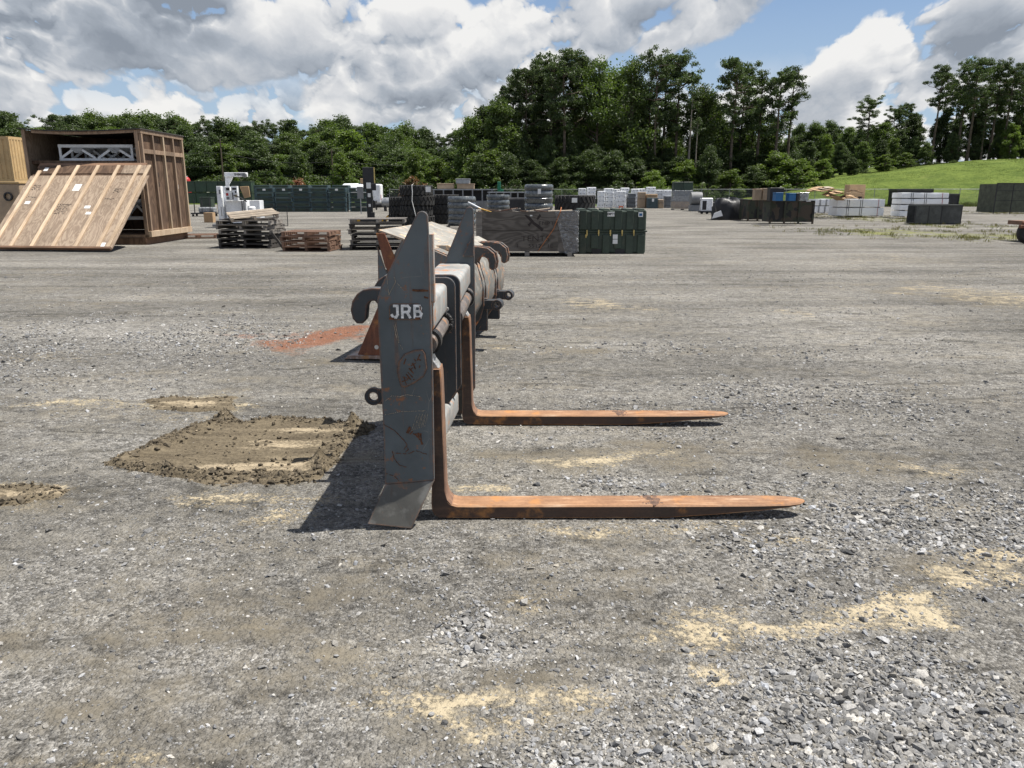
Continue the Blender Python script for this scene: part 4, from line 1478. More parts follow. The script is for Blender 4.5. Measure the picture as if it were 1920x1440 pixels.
def tine(xh, Y0, w, yaw, L, ztop, name='tine'):
    """L-shaped forged tine: shank, rounded heel, blade tapering to a chisel point"""
    t_ = 0.068
    root = empty(name, (xh - CX, Y0 - CY, 0))
    root.parent = fork
    root.rotation_euler = (0, 0, yaw)
    # blade stations: x, thickness top z, bottom z, half width
    st = [(0.00, 0.030), (0.0, 0.0)]
    rings = []
    z1 = t_ + 0.004
    for x, zb, zt, hw, cy in [(0.0, 0.004, z1 + 0.028, w / 2, 0), (0.02, 0.003, z1 + 0.010, w / 2, 0), (0.05, 0.003, z1 + 0.001, w / 2, 0), (0.12, 0.002, z1, w / 2, 0), (0.55, 0.002, z1 + .001, w / 2, 0), (0.98, 0.003, z1 + .002, w / 2, 0), (1.14, 0.004, z1 + .002, w / 2, 0),
                           (1.40, 0.022, z1 + .003, w / 2, 0), (1.62, 0.042, z1 + .004, w / 2 * 0.97, 0), (L - 0.10, 0.056, z1 + .005, w / 2 * 0.86, 0), (L - 0.035, 0.062, z1 + .005, w / 2 * 0.60, 0), (L, 0.067, z1 + .004, w / 2 * 0.22, 0)]:
        c = 0.007
        rings.append([Vector((x, -hw, zb + c)), Vector((x, -hw + c, zb)), Vector((x, hw - c, zb)), Vector((x, hw, zb + c)), Vector((x, hw, zt - c)), Vector((x, hw - c, zt)), Vector((x, -hw + c, zt)), Vector((x, -hw, zt - c))])
    mb = MB()
    mb.loft(rings)
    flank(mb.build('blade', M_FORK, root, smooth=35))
    sh = MB()
    rings = []
    for z, xb, xf in [(0.006, -0.045, 0.03), (0.018, -0.064, 0.045), (0.045, -0.078, 0.05), (0.080, -0.082, 0.026), (0.105, -0.081, 0.006), (0.15, -0.078, -0.006), (0.45, -0.074, -0.010), (0.70, -0.070, -0.014), (ztop - 0.03, -0.068, -0.016), (ztop, -0.064, -0.020)]:
        c = 0.006
        hw = w / 2 - 0.001
        rings.append([Vector((xb, -hw + c, z)), Vector((xb + c, -hw, z)), Vector((xf - c, -hw, z)), Vector((xf, -hw + c, z)), Vector((xf, hw - c, z)), Vector((xf - c, hw, z)), Vector((xb + c, hw, z)), Vector((xb, hw - c, z))])
    sh.loft(rings)
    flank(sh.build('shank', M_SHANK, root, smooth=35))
    e = MB()
    e.prism([(-0.066, ztop - 0.002), (-0.022, ztop - 0.002), (-0.036, ztop + 0.022), (-0.05, ztop + 0.04), (-0.066, ztop + 0.075), (-0.092, ztop + 0.085), (-0.092, ztop)], -w / 2 + 0.02, w / 2 - 0.02)
    e.build('worn_top', M_SILVER, root, bevel=0.006, seg=1)
    ey = MB()
    ey.lathe([(0.049, -w / 2 + 0.03), (0.062, -w / 2 + 0.03), (0.062, w / 2 - 0.03), (0.049, w / 2 - 0.03)], 20, (-0.076, 0, 0.926), Matrix.Rotation(math.pi / 2, 3, 'X'))
    ey.build('eye', M_GREASE, root, smooth=40)
    wb = MB()
    for k in range(70):
        x, y = 1.07 + rnd.gauss(0, 0.022), rnd.uniform(-w / 2 + 0.012, w / 2 - 0.012)
        wb.box((x, y, z1 + 0.0018 + k * 0.00001), (rnd.uniform(0.004, 0.016), rnd.uniform(0.008, 0.03), 0.0012), rnd.uniform(-.4, .4))
    wb.build('weld_stain', M_STAIN, root)
    return root


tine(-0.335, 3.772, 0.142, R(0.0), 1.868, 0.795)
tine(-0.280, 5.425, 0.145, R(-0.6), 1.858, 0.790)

# lettering and wear on the near plate
YP = 3.640 - 0.0022 - CY
badge = MB()
badge.prism(L2(rbox(-0.585, -0.428, 1.052, 1.132, 0.022)), YP - 0.002, YP + 0.001)
badge.build('maker_badge', M_PAINT_DK, fork, bevel=0.0015, seg=1)
def bold_letter(name, lines, w_, y, parent):
    mb = MB()
    for ln in lines:
        mb_pts = [Vector((p[0] - CX, y, p[1])) for p in ln]
        for a_, b_ in zip(mb_pts, mb_pts[1:]):
            d_ = (b_ - a_).normalized()
            n_ = Vector((-d_.z, 0, d_.x)) * w_ / 2
            e_ = d_ * w_ * 0.42
            q = [a_ - n_ - e_, b_ - n_ + e_, b_ + n_ + e_, a_ + n_ - e_]
            k_ = rnd.uniform(0, 0.0004)
            mb.add([p + Vector((0, -k_, 0)) for p in q] + [p + Vector((0, 0.002, 0)) for p in q], [(0, 1, 2, 3), (7, 6, 5, 4), (0, 4, 5, 1), (1, 5, 6, 2), (2, 6, 7, 3), (3, 7, 4, 0)])
    return mb.build(name, M_WHITEMARK, parent)


zl, zh, zm = 1.066, 1.120, 1.094
bold_letter('letter_j', [[(-0.545, zh), (-0.545, zl + 0.012), (-0.553, zl), (-0.566, zl), (-0.572, zl + 0.010)], [(-0.560, zh), (-0.545, zh)]], 0.0125, YP - 0.0024, fork)
bold_letter('letter_r', [[(-0.522, zl), (-0.522, zh), (-0.496, zh), (-0.487, zh - 0.010), (-0.490, zm), (-0.500, zm - 0.003), (-0.520, zm - 0.003)], [(-0.500, zm - 0.003), (-0.487, zl)]], 0.0125, YP - 0.0024, fork)
bold_letter('letter_b', [[(-0.463, zl), (-0.463, zh), (-0.440, zh), (-0.434, zh - 0.010), (-0.440, zm), (-0.460, zm)], [(-0.440, zm), (-0.432, zm - 0.012), (-0.437, zl), (-0.463, zl)]], 0.0125, YP - 0.0024, fork)
rm = MB()
for (x, z, w_, h_) in [(-0.574, 1.060, .024, .010), (-0.449, 1.061, .026, .010), (-0.436, 1.11, .006, .02)]:
    rm.b2(x - w_ / 2 - CX, x + w_ / 2 - CX, YP - 0.0046, YP - 0.0038, z - h_ / 2, z + h_ / 2)
rm.build('rust_flake', M_RUSTMARK, fork)
# cover plate with a welded outline and rust-run script
cv = [(-0.545, 0.742), (-0.556, 0.80), (-0.548, 0.845), (-0.520, 0.885), (-0.470, 0.905), (-0.432, 0.908), (-0.420, 0.89), (-0.412, 0.815), (-0.430, 0.775), (-0.478, 0.742), (-0.520, 0.722), (-0.538, 0.726)]
c2 = [(x * 1.0 + (x + 0.483) * 0.035, z + (z - 0.815) * 0.035) for x, z in cv]
mb = MB(); mb.prism(L2(c2), YP - 0.0006, YP + 0.0016); wl = mb.build('weld_outline', M_PAINT_DK, fork)
mb = MB(); mb.prism(L2(cv), YP - 0.004, YP + 0.001); mb.build('cover_plate', M_PAINT, fork, bevel=0.0015, seg=1)


def strokes(name, lines, width, mat, y, parent, d=0.0008, off=(CX, 0.0), gaps=0.14):
    """marks made of short uneven dabs, as scratches and hand lettering are"""
    mb = MB()
    for ln in lines:
        for (x0, z0), (x1, z1) in zip(ln, ln[1:]):
            L_ = math.hypot(x1 - x0, z1 - z0)
            n_ = max(1, int(L_ / (width * 2.2)))
            wob = [rnd.uniform(-.35, .35) * width for _ in range(n_ + 1)]
            ws_ = [width / 2 * rnd.uniform(0.45, 1.35) for _ in range(n_ + 1)]
            v = Vector((x1 - x0, 0, z1 - z0))
            if v.length < 1e-6:
                continue
            nn = Vector((-v.z, 0, v.x)).normalized()
            for k in range(n_):
                if rnd.random() < gaps:
                    continue
                a = Vector((x0 + (x1 - x0) * k / n_ - off[0], y, z0 + (z1 - z0) * k / n_ - off[1])) + nn * wob[k]
                b = Vector((x0 + (x1 - x0) * (k + 1) / n_ - off[0], y, z0 + (z1 - z0) * (k + 1) / n_ - off[1])) + nn * wob[k + 1]
                jy = Vector((0, -rnd.uniform(0, 0.0004), 0))
                a, b = a + jy, b + jy
                q = [a - nn * ws_[k], b - nn * ws_[k + 1], b + nn * ws_[k + 1], a + nn * ws_[k]]
                mb.add([p for p in q] + [p + Vector((0, d, 0)) for p in q], [(0, 1, 2, 3), (7, 6, 5, 4), (0, 4, 5, 1), (1, 5, 6, 2), (2, 6, 7, 3), (3, 7, 4, 0)])
    return tag(mb.build(name, mat, parent), kind='stuff')


def px_lines(lines, Y):
    return [[(D(x, y, Y).x, D(x, y, Y).z) for x, y in ln] for ln in lines]


# rust-run script on the cover, read upwards
script = [[(754, 716), (765, 711)], [(757, 706), (763, 721)], [(755, 706), (766, 709)], [(762, 701), (771, 712)], [(765, 697), (774, 707)], [(767, 690), (776, 700)], [(769, 693), (775, 689)], [(771, 686), (781, 680)], [(774, 680), (779, 692)], [(777, 672), (783, 682)], [(781, 670), (789, 676)], [(783, 676), (788, 664)], [(788, 664), (792, 672)], [(775, 712), (777, 710)], [(758, 683), (761, 672)], [(790, 680), (786, 690)]]
strokes('rust_script', px_lines(script, 3.637), 0.0055, M_RUSTMARK, YP - 0.0052, fork)
scr = [[(718, 795), (740, 808), (757, 825), (765, 838)], [(757, 843), (762, 836), (766, 843), (760, 848)], [(742, 850), (765, 851), (780, 845), (800, 852)], [(735, 845), (738, 858), (748, 872), (762, 876)],
       [(722, 752), (735, 742), (750, 744), (762, 740), (776, 742), (790, 744)], [(722, 778), (750, 772), (800, 770)], [(724, 888), (740, 893), (748, 902)], [(715, 938), (752, 934), (790, 936)], [(738, 607), (744, 636), (755, 655)], [(741, 607), (748, 640)],
       [(725, 518), (729, 553), (742, 528), (739, 519)], [(742, 528), (757, 545)]]
strokes('paint_scratch', px_lines(scr[4:6] + scr[7:], 3.637), 0.0022, M_SCRATCH, YP - 0.0004, fork)
strokes('rust_line', px_lines(scr[:4] + scr[6:7], 3.637), 0.0036, M_RUSTMARK, YP - 0.0006, fork)
tri = [[(762 + k * 3.2, 812 - k * 0.3 + (k % 3) * 1.5), (768 + k * 3.0, 800 + k * 4.2)] for k in range(9)]
strokes('rust_scrape', px_lines(tri, 3.637), 0.0085, M_RUSTMARK, YP - 0.0008, fork)
fine_s = [[(772 + k * 3.5, 808 - k * 1.2), (781 + k * 3.0, 778 - k * 1.0 + (k % 2) * 5)] for k in range(8)]
strokes('scuff', px_lines(fine_s, 3.637), 0.0016, M_SCRATCH, YP - 0.0010, fork)
strokes('gouge', px_lines([[(773, 545), (803, 546)], [(795, 557), (803, 558)]], 3.637), 0.010, M_RUSTMARK, YP - 0.0007, fork)
strokes('bent_edge', px_lines([[(722, 917), (811, 908)]], 3.637), 0.003, M_SCRATCH, YP - 0.0007, fork)

# ------------------------------------------------------------------ loader bucket behind it
M_BUCKET = worn_paint('bucket_paint', (0.14, 0.145, 0.14), rust=(0.26, 0.115, 0.05), amount=0.7, edge=0.02, bare=0.2)
M_BUCKET_IN = worn_paint('bucket_worn_inside', (0.27, 0.255, 0.22), rust=(0.50, 0.33, 0.19), amount=0.9, edge=0.02, bare=0.5)
M_BRUST = rusty('bucket_red_rust', (0.22, 0.080, 0.040), (0.085, 0.032, 0.018), 2, (0.2, 0.12, 0.08), 0.1)
M_CUT = rusty('cutting_edge_steel', (0.32, 0.22, 0.17), (0.16, 0.10, 0.07), 1, (0.5, 0.46, 0.42), 0.6, 0.5)
bo = G(650, 672)
BR = R(-8.5)
bucket = thing('loader_bucket', 'grey rusty loader bucket lying behind the fork carriage with coupler hooks', 'bucket', (bo.x, bo.y - 0.02, 0), BR)
BW = 2.05


def bl(px_, py_, Yl):      # pixel -> bucket-local (x, z) on the local plane y = Yl
    r = ray(px_, py_)
    # plane: point P with local y = Yl
    nx, ny = -math.sin(BR), math.cos(BR)
    k = (Yl + nx * bo.x + ny * (bo.y - 0.02)) / (nx * r[0] + ny * r[1])
    X_, Y_, Z_ = r[0] * k, r[1] * k, CAM_H + r[2] * k
    dx, dy = X_ - bo.x, Y_ - (bo.y - 0.02)
    return dx * math.cos(BR) + dy * math.sin(BR), Z_


bprof = [(0.0, 0.004), (0.42, 0.012), (0.78, 0.05), (1.00, 0.14), (1.18, 0.30), (1.285, 0.50), (1.30, 0.70), (1.24, 0.90), (1.10, 1.04), (0.93, 1.105), (0.40, 1.285)]


def shell(prof_, y0, y1, th):
    mb = MB()
    n = len(prof_)
    inner = []
    for i, (x, z) in enumerate(prof_):
        a = Vector(prof_[max(0, i - 1)]); b = Vector(prof_[min(n - 1, i + 1)])
        d = (b - a).normalized()
        inner.append((x - d.y * th, z + d.x * th))
    loop = list(prof_) + list(reversed(inner))
    mb.loft([[Vector((x, y0, z)) for x, z in loop], [Vector((x, y1, z)) for x, z in loop]])
    return mb


M_SHELL = worn_paint('bucket_back_paint', (0.17, 0.165, 0.15), rust=(0.27, 0.14, 0.07), amount=1.2, edge=0.02, bare=0.4)
shell(bprof[:10], 0.03, BW - 0.03, 0.02).build('shell', M_SHELL, bucket, smooth=35)
shell([(0.93, 1.108), (0.86, 1.135), (0.40, 1.288)], 0.0, BW, 0.022).build('spill_plate', M_BUCKET_IN, bucket, bevel=0.003, seg=1)
mb = MB(); mb.prism([(-0.02, 0.002), (0.40, 0.014), (0.40, 0.050), (0.06, 0.042)], -0.03, BW + 0.03); mb.build('cutting_edge', M_CUT, bucket, bevel=0.004, seg=1)
end_o = [(0.16, 0.055), (0.78, 0.055), (1.00, 0.145), (1.18, 0.305), (1.285, 0.505), (1.30, 0.70), (1.24, 0.895), (1.10, 1.03), (0.93, 1.098), (0.62, 1.19), (0.43, 0.86), (0.43, 0.62), (0.36, 0.50)]
for y0, y1 in ((0.0, 0.028), (BW - 0.028, BW)):
    mb = MB(); mb.prism(end_o, y0, y1)
    mb.build('end_plate', M_BUCKET, bucket, bevel=0.004, seg=1)
# rusty cheek plate with a pin hole at the near end
ch = [(0.13, 0.05), (0.62, 0.05), (0.62, 0.30), (0.52, 0.62), (0.40, 0.62)]
mb = MB(); mb.prism(ch, -0.022, -0.001); ck = mb.build('cheek_plate', M_BRUST, bucket, bevel=0.003, seg=1)
hx, hz = bl(706, 651, -0.024)
hb = MB(); hb.lathe([(0.0, 0.0), (0.022, 0.0), (0.022, 0.003), (0.0, 0.003)], 14, (hx, -0.0225, hz), Matrix.Rotation(math.pi / 2, 3, 'X')); hb.build('pin_hole', M_SILVER, ck)
q = [bl(*p_, -0.01) for p_ in ((705, 437), (721, 437), (746, 494), (738, 525), (722, 500), (712, 462))]
mb = MB(); mb.prism(q, -0.016, -0.002); mb.build('lip_stiffener', M_BRUST, bucket, bevel=0.003, seg=1)
q = [bl(*p_, -0.01) for p_ in ((708, 462), (722, 503), (737, 530), (724, 575), (712, 590), (709, 520))]
mb = MB(); mb.prism(q, -0.014, -0.002); mb.build('end_stiffener', M_PAINT, bucket, bevel=0.003, seg=1)
# torque tube step below the spill plate
shell([(1.16, 1.06), (1.02, 1.13), (0.90, 1.128)], 0.25, BW - 0.2, 0.05).build('torque_step', M_BUCKET_IN, bucket, bevel=0.004, seg=1)
M_RIB = worn_paint('rib_paint', (0.055, 0.058, 0.058), rust=(0.30, 0.12, 0.05), amount=0.6, edge=0.02)
# coupler ribs with hooks above and pin ears below
rib = [(1.04, 1.125), (1.30, 1.13), (1.40, 1.115), (1.47, 1.06), (1.49, 0.97), (1.478, 0.90), (1.445, 0.885), (1.415, 0.905), (1.412, 0.96), (1.395, 1.005), (1.355, 1.025), (1.31, 1.01), (1.285, 0.965), (1.30, 0.90), (1.335, 0.80), (1.355, 0.68), (1.36, 0.52), (1.32, 0.38), (1.22, 0.22), (1.10, 0.12), (0.98, 0.115), (1.15, 0.30), (1.255, 0.50), (1.27, 0.70), (1.21, 0.88), (1.04, 1.03)]
rib = [(x - 0.05, z - 0.035) for x, z in rib]
for k, y0 in enumerate((0.62, 0.76, 1.40, 1.54)):
    mb = MB(); mb.prism(rib, y0, y0 + 0.035)
    mb.build('coupler_rib', M_RIB, bucket, bevel=0.006, seg=1)
for y0 in (0.64, 1.42):
    ear(1.440, 0.485, 0.055, 0.030, 1.29, y0, 0.14, M_PAINT_DK, bucket)
for y0 in (0.68, 1.46):
    MB().b2(1.12, 1.33, y0, y0 + 0.055, 0.20, 0.55).build('coupler_block', M_PAINT_DK, bucket, bevel=0.006, seg=1)


# ------------------------------------------------------------------ things standing about the yard
def pbox(x0, x1, yt, yb):
    """pixel box whose foot stands on the ground -> base centre, width, height"""
    b = G((x0 + x1) / 2, yb)
    w = G(x1, yb).x - G(x0, yb).x
    h = D((x0 + x1) / 2, yt, b.y).z
    return b, w, h


M_PALLET = wood('weathered_pallet_wood', (0.30, 0.275, 0.245), (0.13, 0.115, 0.10), 0, weather=0.4)
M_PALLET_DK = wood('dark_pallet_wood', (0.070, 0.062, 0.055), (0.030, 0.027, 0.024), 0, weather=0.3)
M_PALLET_RED = wood('reddish_pallet_wood', (0.27, 0.165, 0.115), (0.13, 0.075, 0.05), 0, weather=0.2)
M_PALLET_NEW = wood('pale_pallet_wood', (0.52, 0.45, 0.36), (0.30, 0.24, 0.18), 0, weather=0.1)
M_STUD = wood('pale_stud_timber', (0.58, 0.46, 0.33), (0.36, 0.255, 0.165), 2, weather=0.12)
M_STUD_OLD = wood('old_stud_timber', (0.36, 0.26, 0.18), (0.17, 0.115, 0.08), 2, weather=0.25)
M_PLY = plywood('tan_plywood', (0.37, 0.290, 0.215), (0.22, 0.163, 0.118), scale=2.4, weather=0.35)
M_PLY_OLD = plywood('brown_plywood', (0.155, 0.10, 0.066), (0.075, 0.047, 0.032), weather=0.4)
M_PLY_GREY = plywood('grey_plywood', (0.175, 0.155, 0.135), (0.090, 0.078, 0.067), axis=0, weather=0.4)
M_RAIL = wood('brown_rail_timber', (0.27, 0.16, 0.10), (0.11, 0.065, 0.042), 0, weather=0.25)
M_ROOF = plain('roof_felt', (0.055, 0.05, 0.047), 0.95, var=0.3)
M_WHITE = plain('white_paint', (0.78, 0.79, 0.80), 0.45, var=0.10, scale=2, grime=0.35)
M_WHITE2 = plain('dull_white_metal', (0.68, 0.70, 0.72), 0.5, var=0.10, scale=2, grime=0.25)
M_PAPER = plain('paper_label', (0.72, 0.72, 0.70), 0.8, var=0.06)
M_INK = plain('black_ink', (0.035, 0.028, 0.026), 0.9, var=0.2)
M_BLACK = plain('black_metal', (0.022, 0.022, 0.024), 0.5, var=0.3)
M_YELLOW = plain('yellow_paint', (0.50, 0.28, 0.03), 0.6, grime=0.4)
M_STEEL = plain('galvanised_steel', (0.30, 0.31, 0.32), 0.5, metal=0.5, var=0.2)
M_GREY = plain('grey_paint', (0.20, 0.205, 0.21), 0.6, var=0.15, grime=0.3, tone=0.2)
M_GREEN = plain('dark_green_plastic', (0.028, 0.048, 0.034), 0.5, var=0.2, scale=2, grime=0.12, tone=0.25)
M_GREEN2 = plain('olive_green_plastic', (0.035, 0.052, 0.037), 0.5, var=0.2, scale=2, grime=0.2)
M_BLUEG = plain('blue_green_plastic', (0.045, 0.075, 0.085), 0.5, var=0.2, tone=0.2)
M_TAN = plain('tan_paint', (0.47, 0.325, 0.16), 0.6, var=0.10, scale=1.5, grime=0.3)
M_TAN_BOX = plain('tan_plastic', (0.33, 0.245, 0.165), 0.6, var=0.12, grime=0.2, tone=0.15)
M_CASE_W = plain('white_plastic_case', (0.80, 0.81, 0.82), 0.5, var=0.06, scale=2, grime=0.15, tone=0.08)
M_CASE_G = plain('grey_plastic_case', (0.14, 0.155, 0.17), 0.5, var=0.12, tone=0.3)
M_RUBBER = plain('tyre_rubber', (0.022, 0.022, 0.022), 0.8, var=0.3, scale=6, grime=0.3, bump=0.3, bscale=20)
M_WRAP = plain('stretch_film_grey', (0.085, 0.095, 0.10), 0.22, var=0.3, scale=7, bump=0.9, bscale=9, spec=0.8, tone=0.2)
M_FILM = plain('stretch_film_clear', (0.25, 0.26, 0.265), 0.18, var=0.4, scale=8, bump=1.0, bscale=14, spec=0.9)
M_CARD = plain('cardboard', (0.40, 0.27, 0.155), 0.85, var=0.12, tone=0.12)
M_WRAPW = plain('white_wrap_sheet', (0.82, 0.83, 0.84), 0.4, var=0.05, scale=2, bump=0.5, bscale=5)
M_BLUE = plain('blue_plastic', (0.02, 0.11, 0.26), 0.5)
M_RED = plain('red_paint', (0.38, 0.02, 0.02), 0.5)
M_ORANGE = plain('orange_plastic', (0.62, 0.12, 0.03), 0.5)
M_STRAP = plain('orange_strap', (0.32, 0.12, 0.045), 0.7)
M_MESHDK = plain('grey_mesh_panel', (0.075, 0.078, 0.075), 0.8, var=0.25, scale=3)
M_BRASS = plain('brass_latch', (0.55, 0.42, 0.16), 0.35, metal=0.7)


def camo_mat():
    m, t, p = base_mat('camouflage_paint')
    v = obj_coord(t)
    a = t.noise(v, 1.6, 2, 0.4, dist=0.4)
    b = t.noise(t.vmath('ADD', v, (7, 3, 1)), 1.9, 2, 0.4, dist=0.4)
    c = t.mix(t.mr(a, 0.50, 0.515), (0.030, 0.036, 0.020), (0.055, 0.040, 0.026))
    c = t.mix(t.mr(b, 0.545, 0.56), c, (0.011, 0.011, 0.011))
    t.put(p, 'Base Color', c)
    p.inputs['Roughness'].default_value = 0.7
    return m


M_CAMO = camo_mat()


def mesh_fence_mat():
    m, t, p = base_mat('chain_link_wire')
    v = t.new('ShaderNodeTexCoord').outputs['Object']
    x, y, z = t.sep(v)
    a = t.math('PINGPONG', t.math('ADD', x, z), 0.045)
    b = t.math('PINGPONG', t.math('SUBTRACT', x, z), 0.045)
    w = t.math('MAXIMUM', t.math('LESS_THAN', a, 0.004), t.math('LESS_THAN', b, 0.004))
    t.put(p, 'Base Color', (0.20, 0.21, 0.21))
    p.inputs['Metallic'].default_value = 0.4
    p.inputs['Roughness'].default_value = 0.5
    t.put(p, 'Alpha', w)
    return m


M_LINK = mesh_fence_mat()


# ---- big open timber crate with its front panel let down
A_ = G(281, 459)
B_ = G(356, 448)
h_cr = D(272, 242, A_.y).z
C_ = D(38, 240, A_.y - 0.10)
C_.z = h_cr
u = Vector((A_.x - C_.x, A_.y - C_.y, 0))
Wc = u.length
crz = math.atan2(u.y, u.x)
Dc = 3.35
crate = thing('shipping_crate', 'large brown plywood shipping crate with its front open', 'crate', (C_.x, C_.y, 0), crz)
z0 = 0.22
Hc = h_cr
# depth direction local +y
for x0, x1, y0, y1, nm, mt in [(Wc - 0.022, Wc, 0.04, Dc, 'side_panel', M_PLY_OLD), (0.0, 0.022, 0.04, Dc, 'side_panel', M_PLY), (0.0, Wc, Dc, Dc + 0.022, 'back_panel', M_PLY_OLD)]:
    if nm == 'side_panel' and x0 > 1:
        for k in range(4):
            a, b = 0.04 + (Dc - 0.04) * k / 4, 0.04 + (Dc - 0.04) * (k + 1) / 4 - 0.006
            MB().b2(x0, x1, a, b, z0 + 0.1, Hc - 0.62).build('side_panel', mt, crate)
            MB().b2(x0, x1, a, b, Hc - 0.61, Hc - 0.02).build('side_panel', mt, crate)
    else:
        MB().b2(x0, x1, y0, y1, z0 + 0.1, Hc - 0.02).build(nm, mt, crate)
# outside framing of the right wall
for k in range(5):
    y = 0.05 + (Dc - 0.14) * k / 4
    MB().b2(Wc, Wc + 0.09, y, y + 0.09, z0 + 0.10, Hc - 0.10).build('stud', M_STUD_OLD if k not in (2, 4) else M_STUD, crate, bevel=0.004, seg=1)
MB().b2(Wc + 0.001, Wc + 0.10, 0.0, Dc + 0.05, z0 + 0.02, z0 + 0.20).build('bottom_rail', M_STUD, crate, bevel=0.004, seg=1)
MB().b2(Wc + 0.001, Wc + 0.095, 0.0, Dc + 0.05, Hc - 0.12, Hc - 0.005).build('top_rail', M_STUD_OLD, crate, bevel=0.004, seg=1)
for k in range(4):
    y = 0.14 + (Dc - 0.14) * k / 4
    MB().b2(Wc + 0.001, Wc + 0.086, y + 0.002, y + (Dc - 0.14) / 4 - 0.094, Hc - 0.70, Hc - 0.57).build('cross_rail', M_STUD_OLD, crate, bevel=0.004, seg=1)
# corner posts, sagging roof, floor and skids
MB().b2(Wc - 0.11, Wc - 0.001, 0.0, 0.036, z0, Hc - 0.02).build('corner_post', M_STUD_OLD, crate, bevel=0.004, seg=1)
MB().b2(0.0, 0.10, 0.0, 0.036, z0, Hc - 0.02).build('corner_post', M_STUD_OLD, crate, bevel=0.004, seg=1)
rf = MB()
rings = []
for k in range(9):
    x = -0.06 + (Wc + 0.18) * k / 8
    sag = -0.075 * math.sin(math.pi * (k / 8) ** 0.85)
    rings.append([Vector((x, -0.06, Hc + sag)), Vector((x, Dc + 0.1, Hc + sag)), Vector((x, Dc + 0.1, Hc + 0.03 + sag)), Vector((x, -0.06, Hc + 0.03 + sag))])
rf.loft(rings)
rfo = rf.build('roof', M_ROOF, crate)
rb_ = MB()
rings = []
for k in range(9):
    x = 0.30 + (Wc - 0.40) * k / 8
    sag = -0.075 * math.sin(math.pi * ((x + 0.06) / (Wc + 0.18)) ** 0.85)
    rings.append([Vector((x, 0.0, Hc - 0.085 + sag)), Vector((x, 0.045, Hc - 0.085 + sag)), Vector((x, 0.045, Hc - 0.004 + sag)), Vector((x, 0.0, Hc - 0.004 + sag))])
rb_.loft(rings)
rb_.build('roof_batten', M_STUD_OLD, rfo)
MB().b2(0.0, Wc, 0.0, Dc, z0, z0 + 0.095).build('floor_deck', M_STUD_OLD, crate)
for k in range(5):
    x = 0.1 + (Wc - 0.3) * k / 4
    MB().b2(x, x + 0.12, -0.02, Dc + 0.05, 0.0, z0 - 0.004).build('skid', M_RAIL, crate)
MB().b2(0.03, Wc - 0.12, -0.03, 0.06, 0.0, z0 - 0.006).build('skid', M_PLY_OLD, crate)
for k, (y, zz) in enumerate([(0.9, 1.35)]):
    lb = MB().b2(Wc + 0.001, Wc + 0.004, Dc * 0.80, Dc * 0.80 + 0.10, 1.72, 1.86).build('paper_tag', M_PAPER, crate)
for (yf, zz, tx) in ((0.36, 2.15, 'II'), (0.36, 1.85, 'II')):
    text_obj('stencil', tx, 0.2, M_INK, crate, (Wc + 0.004, Dc * yf, zz), (math.pi / 2, 0, math.pi / 2), bold=0.004, extrude=0.001)


# pale lattice frames stored inside
def truss(name, L_, Hh, Dd, loc, lab, group):
    t_ = thing(name, lab, 'metal frame', loc, crz, group)
    for sy in (0, Dd):
        for (a, b, nm) in [((0, 0.03), (L_, 0.03), 'chord'), ((0, Hh - 0.04), (L_, Hh - 0.04), 'chord')]:
            mb = MB()
            mb.b2(a[0], b[0], sy - 0.02, sy + 0.02, a[1] - 0.045, a[1] + 0.045)
            mb.build(nm, M_WHITE2, t_)
        n = 4
        for k in range(n):
            xa, xb = L_ * k / n + 0.04, L_ * (k + 1) / n - 0.04
            lo, hi = 0.076, Hh - 0.086
            up = k % 2 == 0
            v0, v1 = (Vector((xa, sy, lo)), Vector((xb, sy, hi))) if up else (Vector((xa, sy, hi)), Vector((xb, sy, lo)))
            d = v1 - v0
            mb = MB()
            mb.box((v0 + v1) / 2, (d.length, 0.034, 0.07), Matrix.Rotation(-math.atan2(d.z, d.x), 3, 'Y'))
            mb.build('brace', M_WHITE2, t_)
            g = MB()
            xc = L_ * (k + (1 if up else 0)) / n
            xc = min(max(xc, 0.16), L_ - 0.16)
            g.prism([(xc - 0.22, hi + 0.003), (xc + 0.22, hi + 0.003), (xc + 0.07, hi - 0.16), (xc - 0.07, hi - 0.16)], sy - 0.028, sy - 0.021)
            g.build('gusset', M_WHITE2, t_)
        for xe in (0.045, L_ - 0.045):
            MB().b2(xe - 0.035, xe + 0.035, sy - 0.019, sy + 0.019, 0.0765, Hh - 0.0865).build('end_post', M_WHITE2, t_)
    for xe in (0.1, L_ * 0.5, L_ - 0.1):
        MB().b2(xe - 0.03, xe + 0.03, 0.021, Dd - 0.021, Hh - 0.075, Hh - 0.01).build('cross_bar', M_WHITE2, t_)
    return t_


def cl(x, y, z):     # crate-local -> world
    return Vector((C_.x + x * math.cos(crz) - y * math.sin(crz), C_.y + x * math.sin(crz) + y * math.cos(crz), z))


pz = D(180, 302, A_.y + 0.7).z
tz = D(180, 272, A_.y + 0.7).z
Lx = Wc * 0.66
truss('lattice_frame', Lx, tz - pz, 0.7, cl(Wc * 0.22, 0.55, pz), 'white lattice frame on the upper deck inside the open crate', None)
truss('lattice_frame', Wc * 0.62, tz - pz - 0.05, 0.5, cl(Wc * 0.30, 1.55, pz), 'second lattice frame at the back of the upper deck inside the crate', None)
truss('lattice_frame', Wc * 0.55, 0.62, 0.6, cl(Wc * 0.40, 0.6, z0 + 0.55), 'lower lattice frame in the shade behind the let-down panel', None)
dk = MB().b2(0.03, Wc - 0.12, 0.3, 2.3, pz - 0.10, pz - 0.004)
dk.build('inner_deck', M_PLY_OLD, crate)
for x in (0.5, Wc * 0.5, Wc - 0.5):
    MB().b2(x - .05, x + .05, 1.9, 2.0, z0 + 0.097, pz - 0.102).build('deck_post', M_STUD_OLD, crate)

